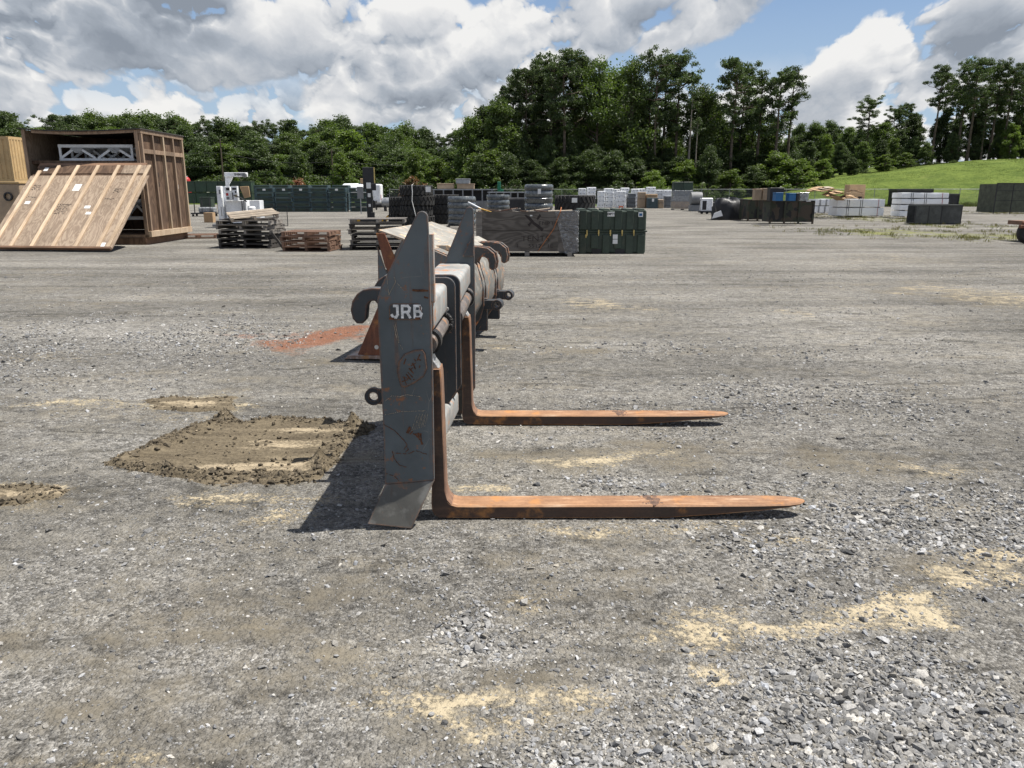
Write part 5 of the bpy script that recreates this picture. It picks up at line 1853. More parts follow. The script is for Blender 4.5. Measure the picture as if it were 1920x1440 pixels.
# the let-down panel leaning on the crate
Pb1 = G(217, 473)
Pb0 = G(-28, 470.5)
top_y = A_.y - 0.12
Pt1 = D(272, 309, top_y)
Pt0 = D(40, 312, C_.y - 0.12)
ex = (Pb1 - Pb0)
Wp = ((Pt1 - Pt0).length + ex.length) / 2
ex = ex.normalized()
mid_b, mid_t = (Pb0 + Pb1) / 2, (Pt0 + Pt1) / 2
ez = (mid_t - mid_b)
Lp = ez.length
ez = ez.normalized()
ey = ez.cross(ex).normalized()          # into the crate
panel = thing('crate_panel', 'tan plywood crate panel with pale studs leaning on the crate', 'crate panel', Pb0 + Vector((0, 0, 0.06)))
PM = Matrix((ex, ey, ez)).transposed()
panel.rotation_euler = PM.to_euler()
for k in range(3):
    MB().b2(Wp * k / 3 + 0.003, Wp * (k + 1) / 3 - 0.003, 0.0, 0.02, 0.05, Lp * 0.845).build('plywood_sheet', M_PLY, panel)
for k in range(2):
    MB().b2(Wp * (0.03 + k * 0.72) + 0.003, Wp * (0.75 if k == 0 else 0.97) - 0.003, 0.0, 0.02, Lp * 0.872, Lp * 0.972).build('plywood_strip', M_PLY_OLD if k == 0 else M_PLY, panel)
MB().b2(0.0, Wp, -0.085, 0.0, -0.02, 0.055).build('bottom_rail', M_RAIL, panel, bevel=0.004, seg=1)
MB().b2(0.03, Wp * 0.92, 0.021, 0.10, Lp * 0.95, Lp * 1.01).build('top_rail', M_RAIL, panel, bevel=0.004, seg=1)
MB().b2(0.03, Wp * 0.97, 0.021, 0.075, Lp * 0.845, Lp * 0.868).build('cross_rail', M_PLY_OLD, panel)
xs_st = [0.06, 0.20, 0.365, 0.535, 0.71, 0.885, 0.965]
for k, f in enumerate(xs_st):
    x = Wp * f - 0.05
    MB().b2(x, x + 0.10, -0.042, -0.001, 0.06, Lp * (0.965 if k not in (0,) else 0.90)).build('stud', M_STUD, panel, bevel=0.004, seg=1)
for (fx, fz, w_, h_) in ((0.455, 0.70, 0.22, 0.28), (0.115, 0.52, 0.16, 0.12), (0.63, 0.47, 0.18, 0.11), (0.665, 0.40, 0.16, 0.10), (0.915, 0.055, 0.12, 0.15), (0.10, 0.925, 0.13, 0.15)):
    MB().b2(Wp * fx - w_ / 2, Wp * fx + w_ / 2, -0.005, -0.001, Lp * fz - h_ / 2, Lp * fz + h_ / 2).build('paper_label', M_PAPER, panel)
for (fx, fz, n_, s_) in ((0.42, 0.50, 6, 0.40), (0.11, 0.72, 3, 0.22), (0.80, 0.68, 3, 0.2), (0.10, 0.585, 1, 0.5), (0.80, 0.565, 1, 0.5)):
    ls = []
    for r_ in range(n_):
        zz = Lp * fz - r_ * 0.075
        x = Wp * fx - s_ / 2
        while x < Wp * fx + s_ / 2:
            dx = rnd.uniform(0.02, 0.07)
            ls.append([(x, zz + rnd.uniform(-.02, .02)), (x + dx, zz + rnd.uniform(-.025, .025))])
            x += dx + rnd.uniform(0.005, 0.03)
    strokes('stencil', ls, 0.022, M_INK, -0.004, panel, off=(0, 0))


# ---- pallets
def pallet_parts(root, L_, W_, mat, boards=7, hh=0.125):
    for k in range(3):
        x = -L_ / 2 + (L_ - 0.07) * k / 2
        MB().b2(x, x + 0.07, -W_ / 2, W_ / 2, 0.018, hh - 0.018).build('stringer', mat, root)
    for k in range(boards):
        y = -W_ / 2 + (W_ - 0.10) * k / (boards - 1)
        j, j2, tl = rnd.uniform(-0.03, 0.03), rnd.uniform(-0.03, 0.03), rnd.uniform(-0.006, 0.006)
        mb = MB()
        mb.box((j, y + 0.05, hh - 0.006), (L_ + 0.02 + j2, 0.10, 0.019), Matrix.Rotation(tl, 3, 'Y'))
        mb.build('deck_board', mat, root)
    for k in range(3):
        y = -W_ / 2 + (W_ - 0.10) * k / 2
        MB().b2(-L_ / 2, L_ / 2, y + 0.001, y + 0.10, 0.0, 0.0165).build('base_board', mat, root)


def pallet_stack(base, rz, spec, L_, W_, lab, group):
    """spec: list of (material, yaw offset, tilt, dz, own label or None)"""
    z = 0.0
    for i, (mt, dy, tilt, dz, own) in enumerate(spec):
        e = thing('pallet', own or (lab % i if '%' in lab else lab), 'pallet', (base.x + rnd.uniform(-.04, .04), base.y + rnd.uniform(-.04, .04), z), rz + dy, group)
        e.rotation_euler = (tilt[0], tilt[1], rz + dy)
        pallet_parts(e, L_, W_, mt, 8 if mt is not M_PALLET_RED else 7)
        z += dz


b1 = G(474, 463)
ORD = ['bottom', 'second', 'third', 'fourth', 'fifth', 'sixth', 'seventh', 'eighth']
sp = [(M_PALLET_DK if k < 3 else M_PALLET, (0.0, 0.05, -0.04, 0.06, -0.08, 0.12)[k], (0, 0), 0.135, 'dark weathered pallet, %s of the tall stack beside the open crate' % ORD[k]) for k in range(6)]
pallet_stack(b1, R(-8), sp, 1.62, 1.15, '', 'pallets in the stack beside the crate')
e = thing('pallet', 'pale pallet lying tilted on top of the stack beside the crate', 'pallet', (b1.x + 0.10, b1.y - 0.05, 0.885), R(20), 'pallets in the stack beside the crate')
e.rotation_euler = (R(7), R(-5), R(24))
pallet_parts(e, 1.35, 1.1, M_PALLET_NEW, 6)
e = thing('plywood_offcut', 'thin plywood board lying flat on the tall pallet stack', 'board', (b1.x - 0.1, b1.y + 0.15, 0.816), R(-4))
MB().b2(-0.75, 0.75, -0.4, 0.4, 0, 0.02).build('board', M_PALLET_DK, e)
MB().b2(-0.6, 0.5, -0.36, 0.3, 0.021, 0.038).build('board', M_PALLET, e)
tb = thing('leaning_board', 'dark board leaning against the tall pallet stack', 'board', G(533, 470))
mb = MB(); mb.box((-0.17, 0.05, 0.26), (0.6, 0.05, 0.06), Matrix.Rotation(R(56), 3, 'Y')); mb.build('plank', M_PALLET_DK, tb)
b2_ = G(586, 469)
sp = [(M_PALLET_RED, (0, 0.04, -0.03, 0.03)[k], (0, 0), 0.14, 'reddish brown pallet, %s of the short stack' % ORD[k]) for k in range(4)]
pallet_stack(b2_, R(-5), sp, 1.36, 1.15, '', 'pallets in the short reddish stack')
b3 = G(712, 466)
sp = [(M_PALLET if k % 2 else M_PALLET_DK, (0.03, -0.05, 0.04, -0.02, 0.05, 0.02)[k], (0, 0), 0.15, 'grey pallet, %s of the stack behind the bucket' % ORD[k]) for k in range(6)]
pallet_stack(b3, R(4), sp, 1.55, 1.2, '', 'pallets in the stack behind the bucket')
e = thing('pallet', 'single brown pallet lying on the gravel behind the open crate', 'pallet', G(372, 446), R(15))
pallet_parts(e, 1.3, 1.1, M_PALLET_RED, 6)
for k in range(3):
    e = thing('pallet', 'flat grey pallet on the gravel under the wrapped tyres, %s one' % ('near', 'middle', 'far')[k], 'pallet', (D(835, 405, 33).x + k * 1.5, 33.5 + k * 0.7, 0), R(12), 'pallets under the tyres')
    pallet_parts(e, 1.4, 1.2, M_PALLET, 6)


# ---- tyres
def tyre_mesh(Ro, Wd, lugs=22, wrap=False):
    mb = MB()
    hw = Wd / 2
    prof_ = [(Ro * 0.55, -hw * 0.80), (Ro * 0.62, -hw * 0.98), (Ro * 0.82, -hw * 1.0), (Ro * 0.94, -hw * 0.92), (Ro * 0.965, -hw * 0.6), (Ro * 0.965, hw * 0.6), (Ro * 0.94, hw * 0.92), (Ro * 0.82, hw * 1.0), (Ro * 0.62, hw * 0.98), (Ro * 0.55, hw * 0.80)]
    mb.lathe([(r_, z + hw) for r_, z in prof_], 40)
    return mb


def tread_mesh(Ro, Wd, lugs):
    mb = MB()
    hw = Wd / 2
    for k in range(lugs):
        for sgn in (-1, 1):
            a = 2 * math.pi * (k + (0.5 if sgn > 0 else 0)) / lugs
            M = Matrix.Rotation(a, 3, 'Z') @ Matrix.Rotation(R(28 * sgn), 3, 'X')
            c = Vector((Ro * 0.975 * math.cos(a), Ro * 0.975 * math.sin(a), hw + sgn * hw * 0.47))
            mb.box(c, (Ro * 0.06, Ro * 2 * math.pi / lugs * 0.48, Wd * 0.50), M)
    return mb


TYRE_CACHE = {}


def tyre(Ro, Wd, loc, lab, group, lugs=22, mat=None, tread=True, tilt=(0, 0)):
    key = (Ro, Wd, lugs, tread)
    if key not in TYRE_CACHE:
        TYRE_CACHE[key] = (tyre_mesh(Ro, Wd).mesh('carcass', M_RUBBER, smooth=45), tread_mesh(Ro, Wd, lugs).mesh('tread', M_RUBBER) if tread else None)
    c, t_ = TYRE_CACHE[key]
    e = thing('tyre', lab, 'tyre', loc, rnd.uniform(0, 6.28), group)
    e.rotation_euler = (tilt[0], tilt[1], rnd.uniform(0, 6.28))
    link('carcass', c, e)
    if t_:
        link('tread', t_, e)
    return e


s38 = 38.0 / 1443


def gx(px_, Y):
    return (px_ - 960) / F_PX * Y / math.cos(PITCH) * math.cos(PITCH) * (1.0)


def at(px_, Y):
    return D(px_, 400, Y).x


T1 = Vector((at(783, 38), 38, 0))
for k in range(4):
    tyre(0.78, 0.47, (T1.x + (0.03, -0.05, 0.04, -0.04)[k], 38, 0.02 + 0.475 * k), 'large black tyre, %s of the strapped stack of four' % ORD[k], 'tyres in the strapped stack')
stp = thing('strap', 'white strap hanging down the tall tyre stack', 'strap', (T1.x - 0.12, 37.2, 0))
mb = MB(); mb.tube([(0, 0.2, 1.93), (-0.02, 0.0, 1.92), (0.0, -0.02, 1.6), (-0.03, -0.02, 1.2), (0.14, -0.02, 0.45)], 0.016, 6); mb.build('webbing', M_PAPER, stp)
MB().b2(0.62, 0.86, 0.04, 0.045, 1.60, 1.85).build('paper_label', M_PAPER, stp)
for k in range(3):
    tyre(0.72, 0.44, (at(752, 40) + 0.03 * k, 40.5, 0.02 + 0.445 * k), 'black tyre, %s of the stack left of the strapped tyres' % ORD[k], 'tyres left of the strapped stack')
for k in range(3):
    tyre(0.72, 0.48, (at(832, 40), 40.8, 0.02 + 0.485 * k), 'black tyre, %s of the stack right of the strapped tyres' % ORD[k], 'tyres right of the strapped stack')
tyre(0.72, 0.44, (at(772, 43), 43.5, 0.02), 'black tyre lying behind the strapped tyre stack', None)
tyre(0.95, 0.80, (at(1077, 36), 36.0, 0.0), 'very wide black tyre lying behind the green chest, lower one', None, lugs=26)
tyre(0.92, 0.66, (at(1077, 36) + 0.02, 36.0, 0.805), 'big black tyre lying on top behind the green chest', None, lugs=26)
MB().b2(-0.13, 0.13, 0, 0.012, -0.12, 0.12)
lbt = thing('tyre_label', 'white label card on the big tyre behind the chest', 'label', (at(1077, 35), 35.055, 1.25)); MB().b2(-0.12, 0.12, 0, 0.012, -0.10, 0.10).build('card', M_PAPER, lbt)


def wrapped(px_, Y, Ro, tiers, th, lab, group=None, z0=0.14, pal=True):
    """film-wrapped pile of small tyres on a pallet"""
    e = thing('wrapped_tyre_pile', lab, 'wrapped tyres', (at(px_, Y), Y, 0), 0, group)
    for k in range(tiers):
        mb = MB()
        pr = [(0.0, 0.0), (Ro * 0.93, 0.0), (Ro, th * 0.25), (Ro, th * 0.75), (Ro * 0.93, th), (0.0, th)]
        mb.lathe([(r_ * rnd.uniform(.98, 1.02), z + z0 + k * th * 1.02) for r_, z in pr], 28)
        mb.build('wrapped_tyre', M_WRAP, e, smooth=50)
    if pal:
        pallet_parts(e, Ro * 2, Ro * 2, M_PALLET, 6)
    return e


wrapped(866, 36, 0.66, 5, 0.25, 'tall grey film-wrapped tyre pile between the carriage uprights')
wrapped(934, 42, 0.62, 5, 0.26, 'film-wrapped tyre pile behind the grey plywood crate')
wrapped(1010, 40, 0.72, 6, 0.30, 'tallest film-wrapped tyre pile with a white label')
MB().b2(-0.08, 0.08, -0.735, -0.725, 1.50, 1.75).build('paper_label', M_PAPER, bpy.data.objects['wrapped_tyre_pile.002'])

# ---- grey plywood crate with junk, wrapped at one end
b, w, h = pbox(893, 1082, 397, 481)
pc = thing('plywood_crate', 'grey weathered plywood crate marked with a cross and wrapped at one end', 'crate', (b.x, b.y, 0), R(-1.5))
D2 = 1.35
zt = h
for (z_a, z_b) in ((0.13, 0.13 + (zt - 0.13) * 0.52), (0.13 + (zt - 0.13) * 0.53, zt)):
    mb = MB(); mb.b2(-w / 2 + 0.16, w / 2 - 0.5, 0.0, 0.02, z_a, z_b); mb.build('front_sheet', M_PLY_GREY, pc)
    mb = MB(); mb.b2(w / 2 - 0.498, w / 2, 0.001, 0.02, z_a, z_b); mb.build('front_sheet', M_PLY_GREY, pc)
MB().b2(-w / 2, -w / 2 + 0.158, -0.012, 0.02, 0.13, zt).build('corner_board', M_PALLET, pc, bevel=.003, seg=1)
MB().b2(-w / 2, w / 2, D2 - 0.02, D2, 0.13, zt).build('back_sheet', M_PLY_GREY, pc)
for x0 in (-w / 2, w / 2 - 0.02):
    MB().b2(x0 + 0.0005, x0 + 0.0195, 0.021, D2 - 0.021, 0.13, zt - 0.01).build('side_sheet', M_PLY_GREY, pc)
MB().b2(-w / 2 + 0.021, w / 2 - 0.021, 0.021, D2 - 0.021, zt - 0.16, zt - 0.12).build('fill_deck', M_PALLET_DK, pc)
for k in range(3):
    x = (-w / 2 + 0.2, -0.05, w / 2 - 0.25)[k]
    MB().b2(x, x + 0.12, -0.02, D2, 0.0, 0.125).build('skid', M_PALLET, pc)
fm = MB()
nx_, nz_ = 14, 16
vs = []
for i_ in range(nx_ + 1):
    for j_ in range(nz_ + 1):
        fx, fz = i_ / nx_, j_ / nz_
        x = w / 2 + 0.03 - 0.62 * fx * (1 - 0.45 * (1 - fz))
        vs.append((x, -0.018 - 0.022 * mnoise.noise((fx * 7, fz * 9, 3)) - (0.0 if fx > 0 else -0.02), 0.12 + (zt - 0.06) * fz - 0.06 * fx))
fs = [(i_ * (nz_ + 1) + j_, i_ * (nz_ + 1) + j_ + 1, (i_ + 1) * (nz_ + 1) + j_ + 1, (i_ + 1) * (nz_ + 1) + j_) for i_ in range(nx_) for j_ in range(nz_)]
fm.add(vs, fs)


def film_mat():
    m, t, p = base_mat('clear_stretch_film')
    v = obj_coord(t)
    n = t.noise(t.scale_vec(v, 1, 1, 2.2), 9, 5, 0.6, dist=1.0)
    t.put(p, 'Base Color', (0.45, 0.46, 0.47))
    p.inputs['Roughness'].default_value = 0.16
    t.put(p, 'Alpha', t.mr(n, 0.35, 0.7, 0.10, 0.55))
    t.put(p, 'Normal', t.bump(n, 1.0, 0.05))
    return m


M_CLEAR = film_mat()
fm.build('film_wrap', M_CLEAR, pc, smooth=True)
stx = MB(); stx.tube([(w / 2 - 0.42, 0.3, zt + 0.10), (w / 2 - 0.45, -0.05, zt + 0.01), (w / 2 - 0.62, -0.05, zt * 0.62), (w / 2 - 1.02, -0.035, 0.13)], 0.012, 6); stx.build('strap', M_STRAP, pc)
strokes('painted_cross', [[(-0.05, zt * 0.92), (0.42, zt * 0.60)], [(0.36, zt * 0.92), (-0.07, zt * 0.62)]], 0.06, M_INK, -0.004, pc, off=(0, 0))
text_obj('writing', 'TENTS', 0.20, M_INK, pc, (0.22, -0.003, zt * 0.40), bold=-0.001, extrude=0.001, sx=1.25)
text_obj('writing', '1     5512   1E', 0.13, M_INK, pc, (0.20, -0.003, zt * 0.235), bold=-0.001, extrude=0.001, sx=1.3)
text_obj('writing', 'EMPTY', 0.14, M_INK, pc, (0.55, -0.0035, zt * 0.74), bold=-0.001, extrude=0.001, sx=1.2)
MB().b2(0.08, 0.14, -0.004, -0.001, zt * 0.90, zt * 0.93).build('paper_tag', M_PAPER, pc)
for k in range(26):
    x, y, a = rnd.uniform(-w / 2 + 0.3, w / 2 - 0.4), rnd.uniform(0.15, D2 - 0.2), rnd.uniform(-0.5, 0.5)
    l_ = rnd.uniform(0.35, 0.8)
    st = tag(MB().box((0, 0, 0), (l_, rnd.uniform(.03, .07), 0.03)).build('scrap_stick', rnd.choice([M_PALLET_RED, M_PALLET, M_RAIL, M_PALLET_NEW]), None), 'loose brown wood scrap heaped in the grey plywood crate', 'wood scrap', 'wood scraps in the plywood crate')
    st.location = (b.x + x, b.y + y, zt - 0.06 + rnd.uniform(0, 0.09))
    st.rotation_euler = (rnd.uniform(-.2, .2), rnd.uniform(-.22, .22), a)
p0 = D(880, 381, b.y + 0.35); p1 = D(950, 404, b.y + 0.25)
for k, (q0, q1, mt, lb) in enumerate([(D(878, 379, b.y + .4), D(905, 393, b.y + .35), M_WHITE2, 'pale metal strip sticking out of the plywood crate'), (D(897, 390, b.y + .3), D(934, 402, b.y + .25), M_YELLOW, 'yellow plank end sticking out of the plywood crate'), (D(905, 392, b.y + .6), D(930, 401, b.y + .55), M_RAIL, 'brown plank sticking out of the plywood crate')]):
    o = thing('plank', lb, 'plank', (q0 + q1) / 2)
    d = q1 - q0
    mb = MB(); mb.box((0, 0, 0), (d.length, 0.13, 0.025), Matrix.Rotation(math.atan2(d.y, d.x), 3, 'Z') @ Matrix.Rotation(-math.asin(d.z / d.length), 3, 'Y')); mb.build('board', mt, o)

# ---- ribbed dark green chest
b, w, h = pbox(1081, 1212, 394, 476)
gc = thing('ribbed_chest', 'dark green ribbed plastic chest with latches marked EMPTY', 'chest', (b.x, b.y, 0), R(0.5))
dd = 1.2
zs = h * 0.52
body = MB(); body.b2(-w / 2 + 0.03, w / 2 - 0.03, 0.03, dd, 0.02, zs - 0.012); body.build('body', M_GREEN2, gc, bevel=0.03, seg=2)
lid = MB(); lid.b2(-w / 2 + 0.03, w / 2 - 0.03, 0.03, dd, zs + 0.012, h - 0.02); lid.build('lid', M_GREEN2, gc, bevel=0.03, seg=2)
MB().b2(-w / 2, w / 2, 0.0, dd + 0.02, zs - 0.022, zs + 0.022).build('rim', M_GREEN2, gc, bevel=0.006, seg=1)
nr = 6
for k in range(nr):
    xc = -w / 2 + w * (k + 0.5) / nr
    MB().b2(xc - w / nr * 0.31, xc + w / nr * 0.31, -0.015, 0.032, zs + 0.04, h).build('lid_rib', M_GREEN2, gc, bevel=0.016, seg=2)
    MB().b2(xc - w / nr * 0.31, xc + w / nr * 0.31, 0.20, dd - 0.1, h - 0.022, h + 0.03).build('lid_rib', M_GREEN2, gc, bevel=0.016, seg=2)
    lo = 0.14 if k in (1, 3) else 0.0
    MB().b2(xc - w / nr * 0.31, xc + w / nr * 0.31, -0.015, 0.032, lo, zs - 0.09).build('body_rib', M_GREEN2, gc, bevel=0.016, seg=2)
for k in (1, 3):
    xc = -w / 2 + w * (k + 0.72) / nr
    MB().b2(xc - 0.13, xc + 0.13, 0.02, 0.029, 0.0, 0.13).build('fork_pocket', M_BLACK, gc)
for k in range(1, nr):
    xc = -w / 2 + w * k / nr - 0.05
    lt = MB().b2(xc - 0.02, xc + 0.02, -0.035, -0.003, zs - 0.07, zs + 0.035).build('latch', M_BRASS, gc, bevel=0.004, seg=1)
    MB().b2(xc - 0.013, xc + 0.013, -0.045, -0.036, zs - 0.12, zs - 0.055).build('latch_tongue', M_BRASS, lt, bevel=0.003, seg=1)
MB().b2(-0.145, 0.045, -0.030, -0.016, h - 0.165, h - 0.045).build('sign_board', M_PAPER, gc)
text_obj('lettering', 'EMPTY', 0.088, M_INK, gc, (-0.05, -0.0315, h - 0.105), bold=0.002, extrude=0.001, sx=0.75)
o = MB().b2(w / 2 - 0.26, w / 2 - 0.14, -0.030, -0.016, h - 0.175, h - 0.05).build('number_card', M_PAPER, gc)
MB().b2(w / 2 - 0.24, w / 2 - 0.16, -0.033, -0.031, h - 0.15, h - 0.085).build('number_print', M_BLUE, o)
for k in range(2):
    MB().b2(0.02, 0.15, -0.022, -0.016, zs - 0.20 - k * 0.13, zs - 0.085 - k * 0.13).build('paper_label', M_PAPER, gc)
MB().b2(-w / 2 + 0.22, -w / 2 + 0.26, -0.04, -0.016, zs - 0.17, zs - 0.08).build('handle_plate', M_BRASS, gc, bevel=0.008, seg=1)


# ------------------------------------------------------------------ farther goods
def container(name, x0, x1, y0, y1, z0_, z1, mat, lab, cat, group=None, n=14):
    """corrugated steel box with frame posts"""
    e = thing(name, lab, cat, ((x0 + x1) / 2, y0, z0_), 0, group)
    w_, d_, h_ = x1 - x0, y1 - y0, z1 - z0_
    mb = MB()
    pts = []
    for k in range(n):
        a, c = -w_ / 2 + 0.08 + (w_ - 0.16) * k / n, (w_ - 0.16) / n
        pts += [(a, 0.05), (a + c * 0.3, 0.05), (a + c * 0.4, 0.02), (a + c * 0.9, 0.02)]
    pts.append((w_ / 2 - 0.08, 0.05))
    rings = [[Vector((x, y, z)) for x, y in pts] for z in (0.12, h_ - 0.10)]
    mb.loft(rings, closed=False, caps=False)
    mb.build('corrugated_wall', mat, e, fixn=False)
    for sx in (-1, 1):
        mb = MB()
        pts2 = []
        m_ = max(4, int(n * d_ / w_))
        for k in range(m_):
            a, c = 0.08 + (d_ - 0.16) * k / m_, (d_ - 0.16) / m_
            pts2 += [(a, 0.03), (a + c * 0.3, 0.03), (a + c * 0.4, 0.0), (a + c * 0.9, 0.0)]
        pts2.append((d_ - 0.08, 0.03))
        mb.loft([[Vector((sx * (w_ / 2 - q), y, z)) for y, q in pts2] for z in (0.12, h_ - 0.10)], closed=False, caps=False)
        mb.build('corrugated_wall', mat, e, fixn=False)
        for yy in (0.0, d_ - 0.08):
            MB().b2(sx * w_ / 2 - sx * 0.08, sx * w_ / 2, yy, yy + 0.08, 0, h_).build('corner_post', mat, e)
    for zz in (0.0, h_ - 0.10):
        MB().b2(-w_ / 2 + 0.081, w_ / 2 - 0.081, 0.004, 0.075, zz + 0.003, zz + 0.115).build('frame_rail', mat, e)
        for sx in (-1, 1):
            MB().b2(sx * (w_ / 2 - 0.075), sx * (w_ / 2 - 0.004), 0.081, d_ - 0.081, zz + 0.003, zz + 0.115).build('frame_rail', mat, e)
    MB().b2(-w_ / 2 + 0.03, w_ / 2 - 0.03, 0.03, d_ - 0.03, h_ - 0.03, h_ - 0.006).build('roof_sheet', mat, e)
    return e


Yq = 34.0
xr_ = D(20, 290, Yq).x
container('cargo_container', xr_ - 5.6, xr_, Yq, Yq + 2.4, 2.02, D(20, 256, Yq).z, M_TAN, 'tan corrugated container stacked on top beside the open crate', 'container', n=26)
container('cargo_container', xr_ - 5.9, xr_ - 0.35, Yq, Yq + 2.4, 0.0, 1.98, M_TAN, 'lower tan container of the stack beside the open crate', 'container', n=26)
q = D(12, 345, 29)
e = thing('tan_transit_case', 'tan metal transit case with a round ring, left of the crate', 'case', (q.x - 0.6, 29, 0))
MB().b2(-1.6, 1.05, 0, 1.2, 0.15, 1.9).build('body', M_TAN_BOX, e, bevel=0.04)
MB().b2(-1.6, 1.08, -0.03, 1.23, 1.905, 1.98).build('lid', M_TAN, e, bevel=0.015)
r_ = MB(); r_.lathe([(0.11, -0.03), (0.16, -0.03), (0.16, 0.03), (0.11, 0.03)], 20, (0.62, -0.04, 1.45), Matrix.Rotation(math.pi / 2, 3, 'X')); r_.build('ring', M_BLACK, e, smooth=40)
for sx in (-1.3, 0.7):
    MB().b2(sx, sx + 0.2, 0.1, 1.1, 0, 0.146).build('skid', M_PALLET, e)

# ---- white machine with jib
Ym = 36.2
mw = thing('white_machine', 'white workshop machine with control cabinet and overhead jib arm', 'machine', (D(430, 400, Ym).x, Ym, 0))
ox = mw.location.x


def mp(px_, py_, dy=0.0):
    p = D(px_, py_, Ym + dy)
    return p.x - ox, p.z


def mbx(nm, x0, y0, x1, y1, d0, d1, mat, bev=0.01):
    a, b = mp(x0, y0), mp(x1, y1)
    return MB().b2(a[0], b[0], d0, d1, max(0.0, b[1]), a[1]).build(nm, mat, mw, bevel=bev, seg=1)


mbx('cabinet', 405, 349, 420, 424, 0.0, 0.8, M_WHITE)
mbx('cabinet', 420.3, 376, 463, 424, 0.15, 0.9, M_WHITE)
mbx('cabinet', 463.3, 376, 485, 410, 0.3, 0.9, M_WHITE2)
mbx('column', 416, 330, 423, 352, 0.35, 0.55, M_WHITE)
jb = mbx('jib_arm', 415.5, 323, 457, 331, 0.3, 0.6, M_WHITE)
mb = MB(); a, b_, c_ = mp(417, 331.5), mp(430, 331.5), mp(423.5, 345); mb.prism([a, b_, (c_[0], c_[1])], 0.38, 0.52); mb.build('jib_brace', M_WHITE, mw)
x_, z_ = mp(436, 327); text_obj('lettering', 'SHBKU', 0.13, M_INK, mw, (x_ + 0.18, 0.296, z_), bold=0.004, extrude=0.001)
e2 = MB(); x_, z_ = mp(452, 327); e2.lathe([(0.02, -0.08), (0.10, -0.08), (0.10, 0.08), (0.02, 0.08)], 14, (x_ + 0.06, 0.28, z_ - 0.03), Matrix.Rotation(math.pi / 2, 3, 'X')); e2.build('pulley', M_GREY, mw)
mbx('control_panel', 422, 350, 433, 376, -0.03, 0.15, M_WHITE, 0.006)
mbx('control_panel', 434, 349, 447, 376, -0.06, 0.15, M_WHITE2, 0.006)
for (x0, y0, x1, y1, mt) in [(424, 352, 431, 357, M_BLACK), (424, 362, 429, 367, M_RED), (425, 369, 431, 374, M_GREY), (436, 352, 444, 356, M_BLACK), (436, 361, 439, 374, M_BLACK), (441, 365, 446, 369, M_BRASS), (441, 358, 444, 362, M_BLACK), (414, 388, 417, 405, M_STEEL), (410, 356, 414, 364, M_GREY)]:
    a, b_ = mp(x0, y0), mp(x1, y1)
    yy = -0.035 if x0 < 434 else -0.065
    if x0 < 420: yy = -0.005
    MB().b2(a[0], b_[0], yy, yy + 0.004, b_[1], a[1]).build('instrument', mt, mw)
cv_ = MB(); a, b_, c_, d_ = mp(449, 350), mp(466, 349), mp(469, 369), mp(458, 372); cv_.prism([a, b_, c_, d_], 0.0, 0.06); cv_.build('hinged_cover', M_CARD, mw, bevel=0.01, seg=1)
mb = MB(); x0_, z0_ = mp(440, 366); x1_, z1_ = mp(463, 378); mb.tube([(x0_, -0.1, z0_), ((x0_ + x1_) / 2, -0.12, (z0_ + z1_) / 2 + 0.05), (x1_, -0.02, z1_)], 0.03, 6); mb.build('hose', M_BLACK, mw)
for px_ in (452, 456):
    mb = MB(); x0_, z0_ = mp(px_, 376); mb.tube([(x0_, 0.08, z0_), (x0_ + 0.02, 0.06, 0.05)], 0.03, 6); mb.build('hose', M_GREY, mw)
mb = MB(); x0_, z0_ = mp(473, 395); mb.lathe([(0.0, 0.0), (0.16, 0.0), (0.16, 0.55), (0.10, 0.62), (0.0, 0.62)], 16, (x0_, 0.0, 0.35)); mb.build('cylinder_tank', M_WHITE, mw, smooth=40)
mb = MB(); a, b_ = mp(466, 390), mp(484, 412); mb.tube([(a[0], 0.1, a[1]), (b_[0], -0.1, 0.05)], 0.035, 6); mb.build('prop_bar', M_CARD, mw)
mbx('base_plate', 400, 420, 470, 425, -0.15, 1.0, M_GREY)
tag(MB().b2(-0.24, 0.24, -0.2, 0.2, 0, 0.52).build('wooden_box', M_CARD, None, bevel=0.006, seg=1), 'small tan wooden box on the gravel beside the white machine', 'box').location = G(394, 417)

# ---- wire panel standing by the machine
Yw = 37.5
wp = thing('wire_panel', 'thin dark wire mesh panel standing beside the white machine', 'wire panel', (D(513, 400, Yw).x, Yw, 0), R(-14))
for x0, x1, z0_, z1_ in [(-0.72, 0.72, 0.98, 1.005), (-0.72, 0.72, 0.03, 0.055), (-0.72, -0.695, 0.056, 0.979), (0.695, 0.72, 0.056, 0.979), (-0.02, 0.005, 0.056, 0.979)]:
    MB().b2(x0, x1, 0, 0.025, z0_, z1_).build('frame_bar', M_BLACK, wp)
mb = MB()
for k in range(20):
    x = -0.68 + 1.36 * k / 19
    mb.b2(x - 0.002, x + 0.002, 0.01, 0.014, 0.056, 0.979)
for k in range(12):
    z = 0.10 + 0.82 * k / 11
    mb.b2(-0.69, 0.69, 0.0145, 0.018, z - 0.002, z + 0.002)
mb.build('wire_mesh', M_BLACK, wp)

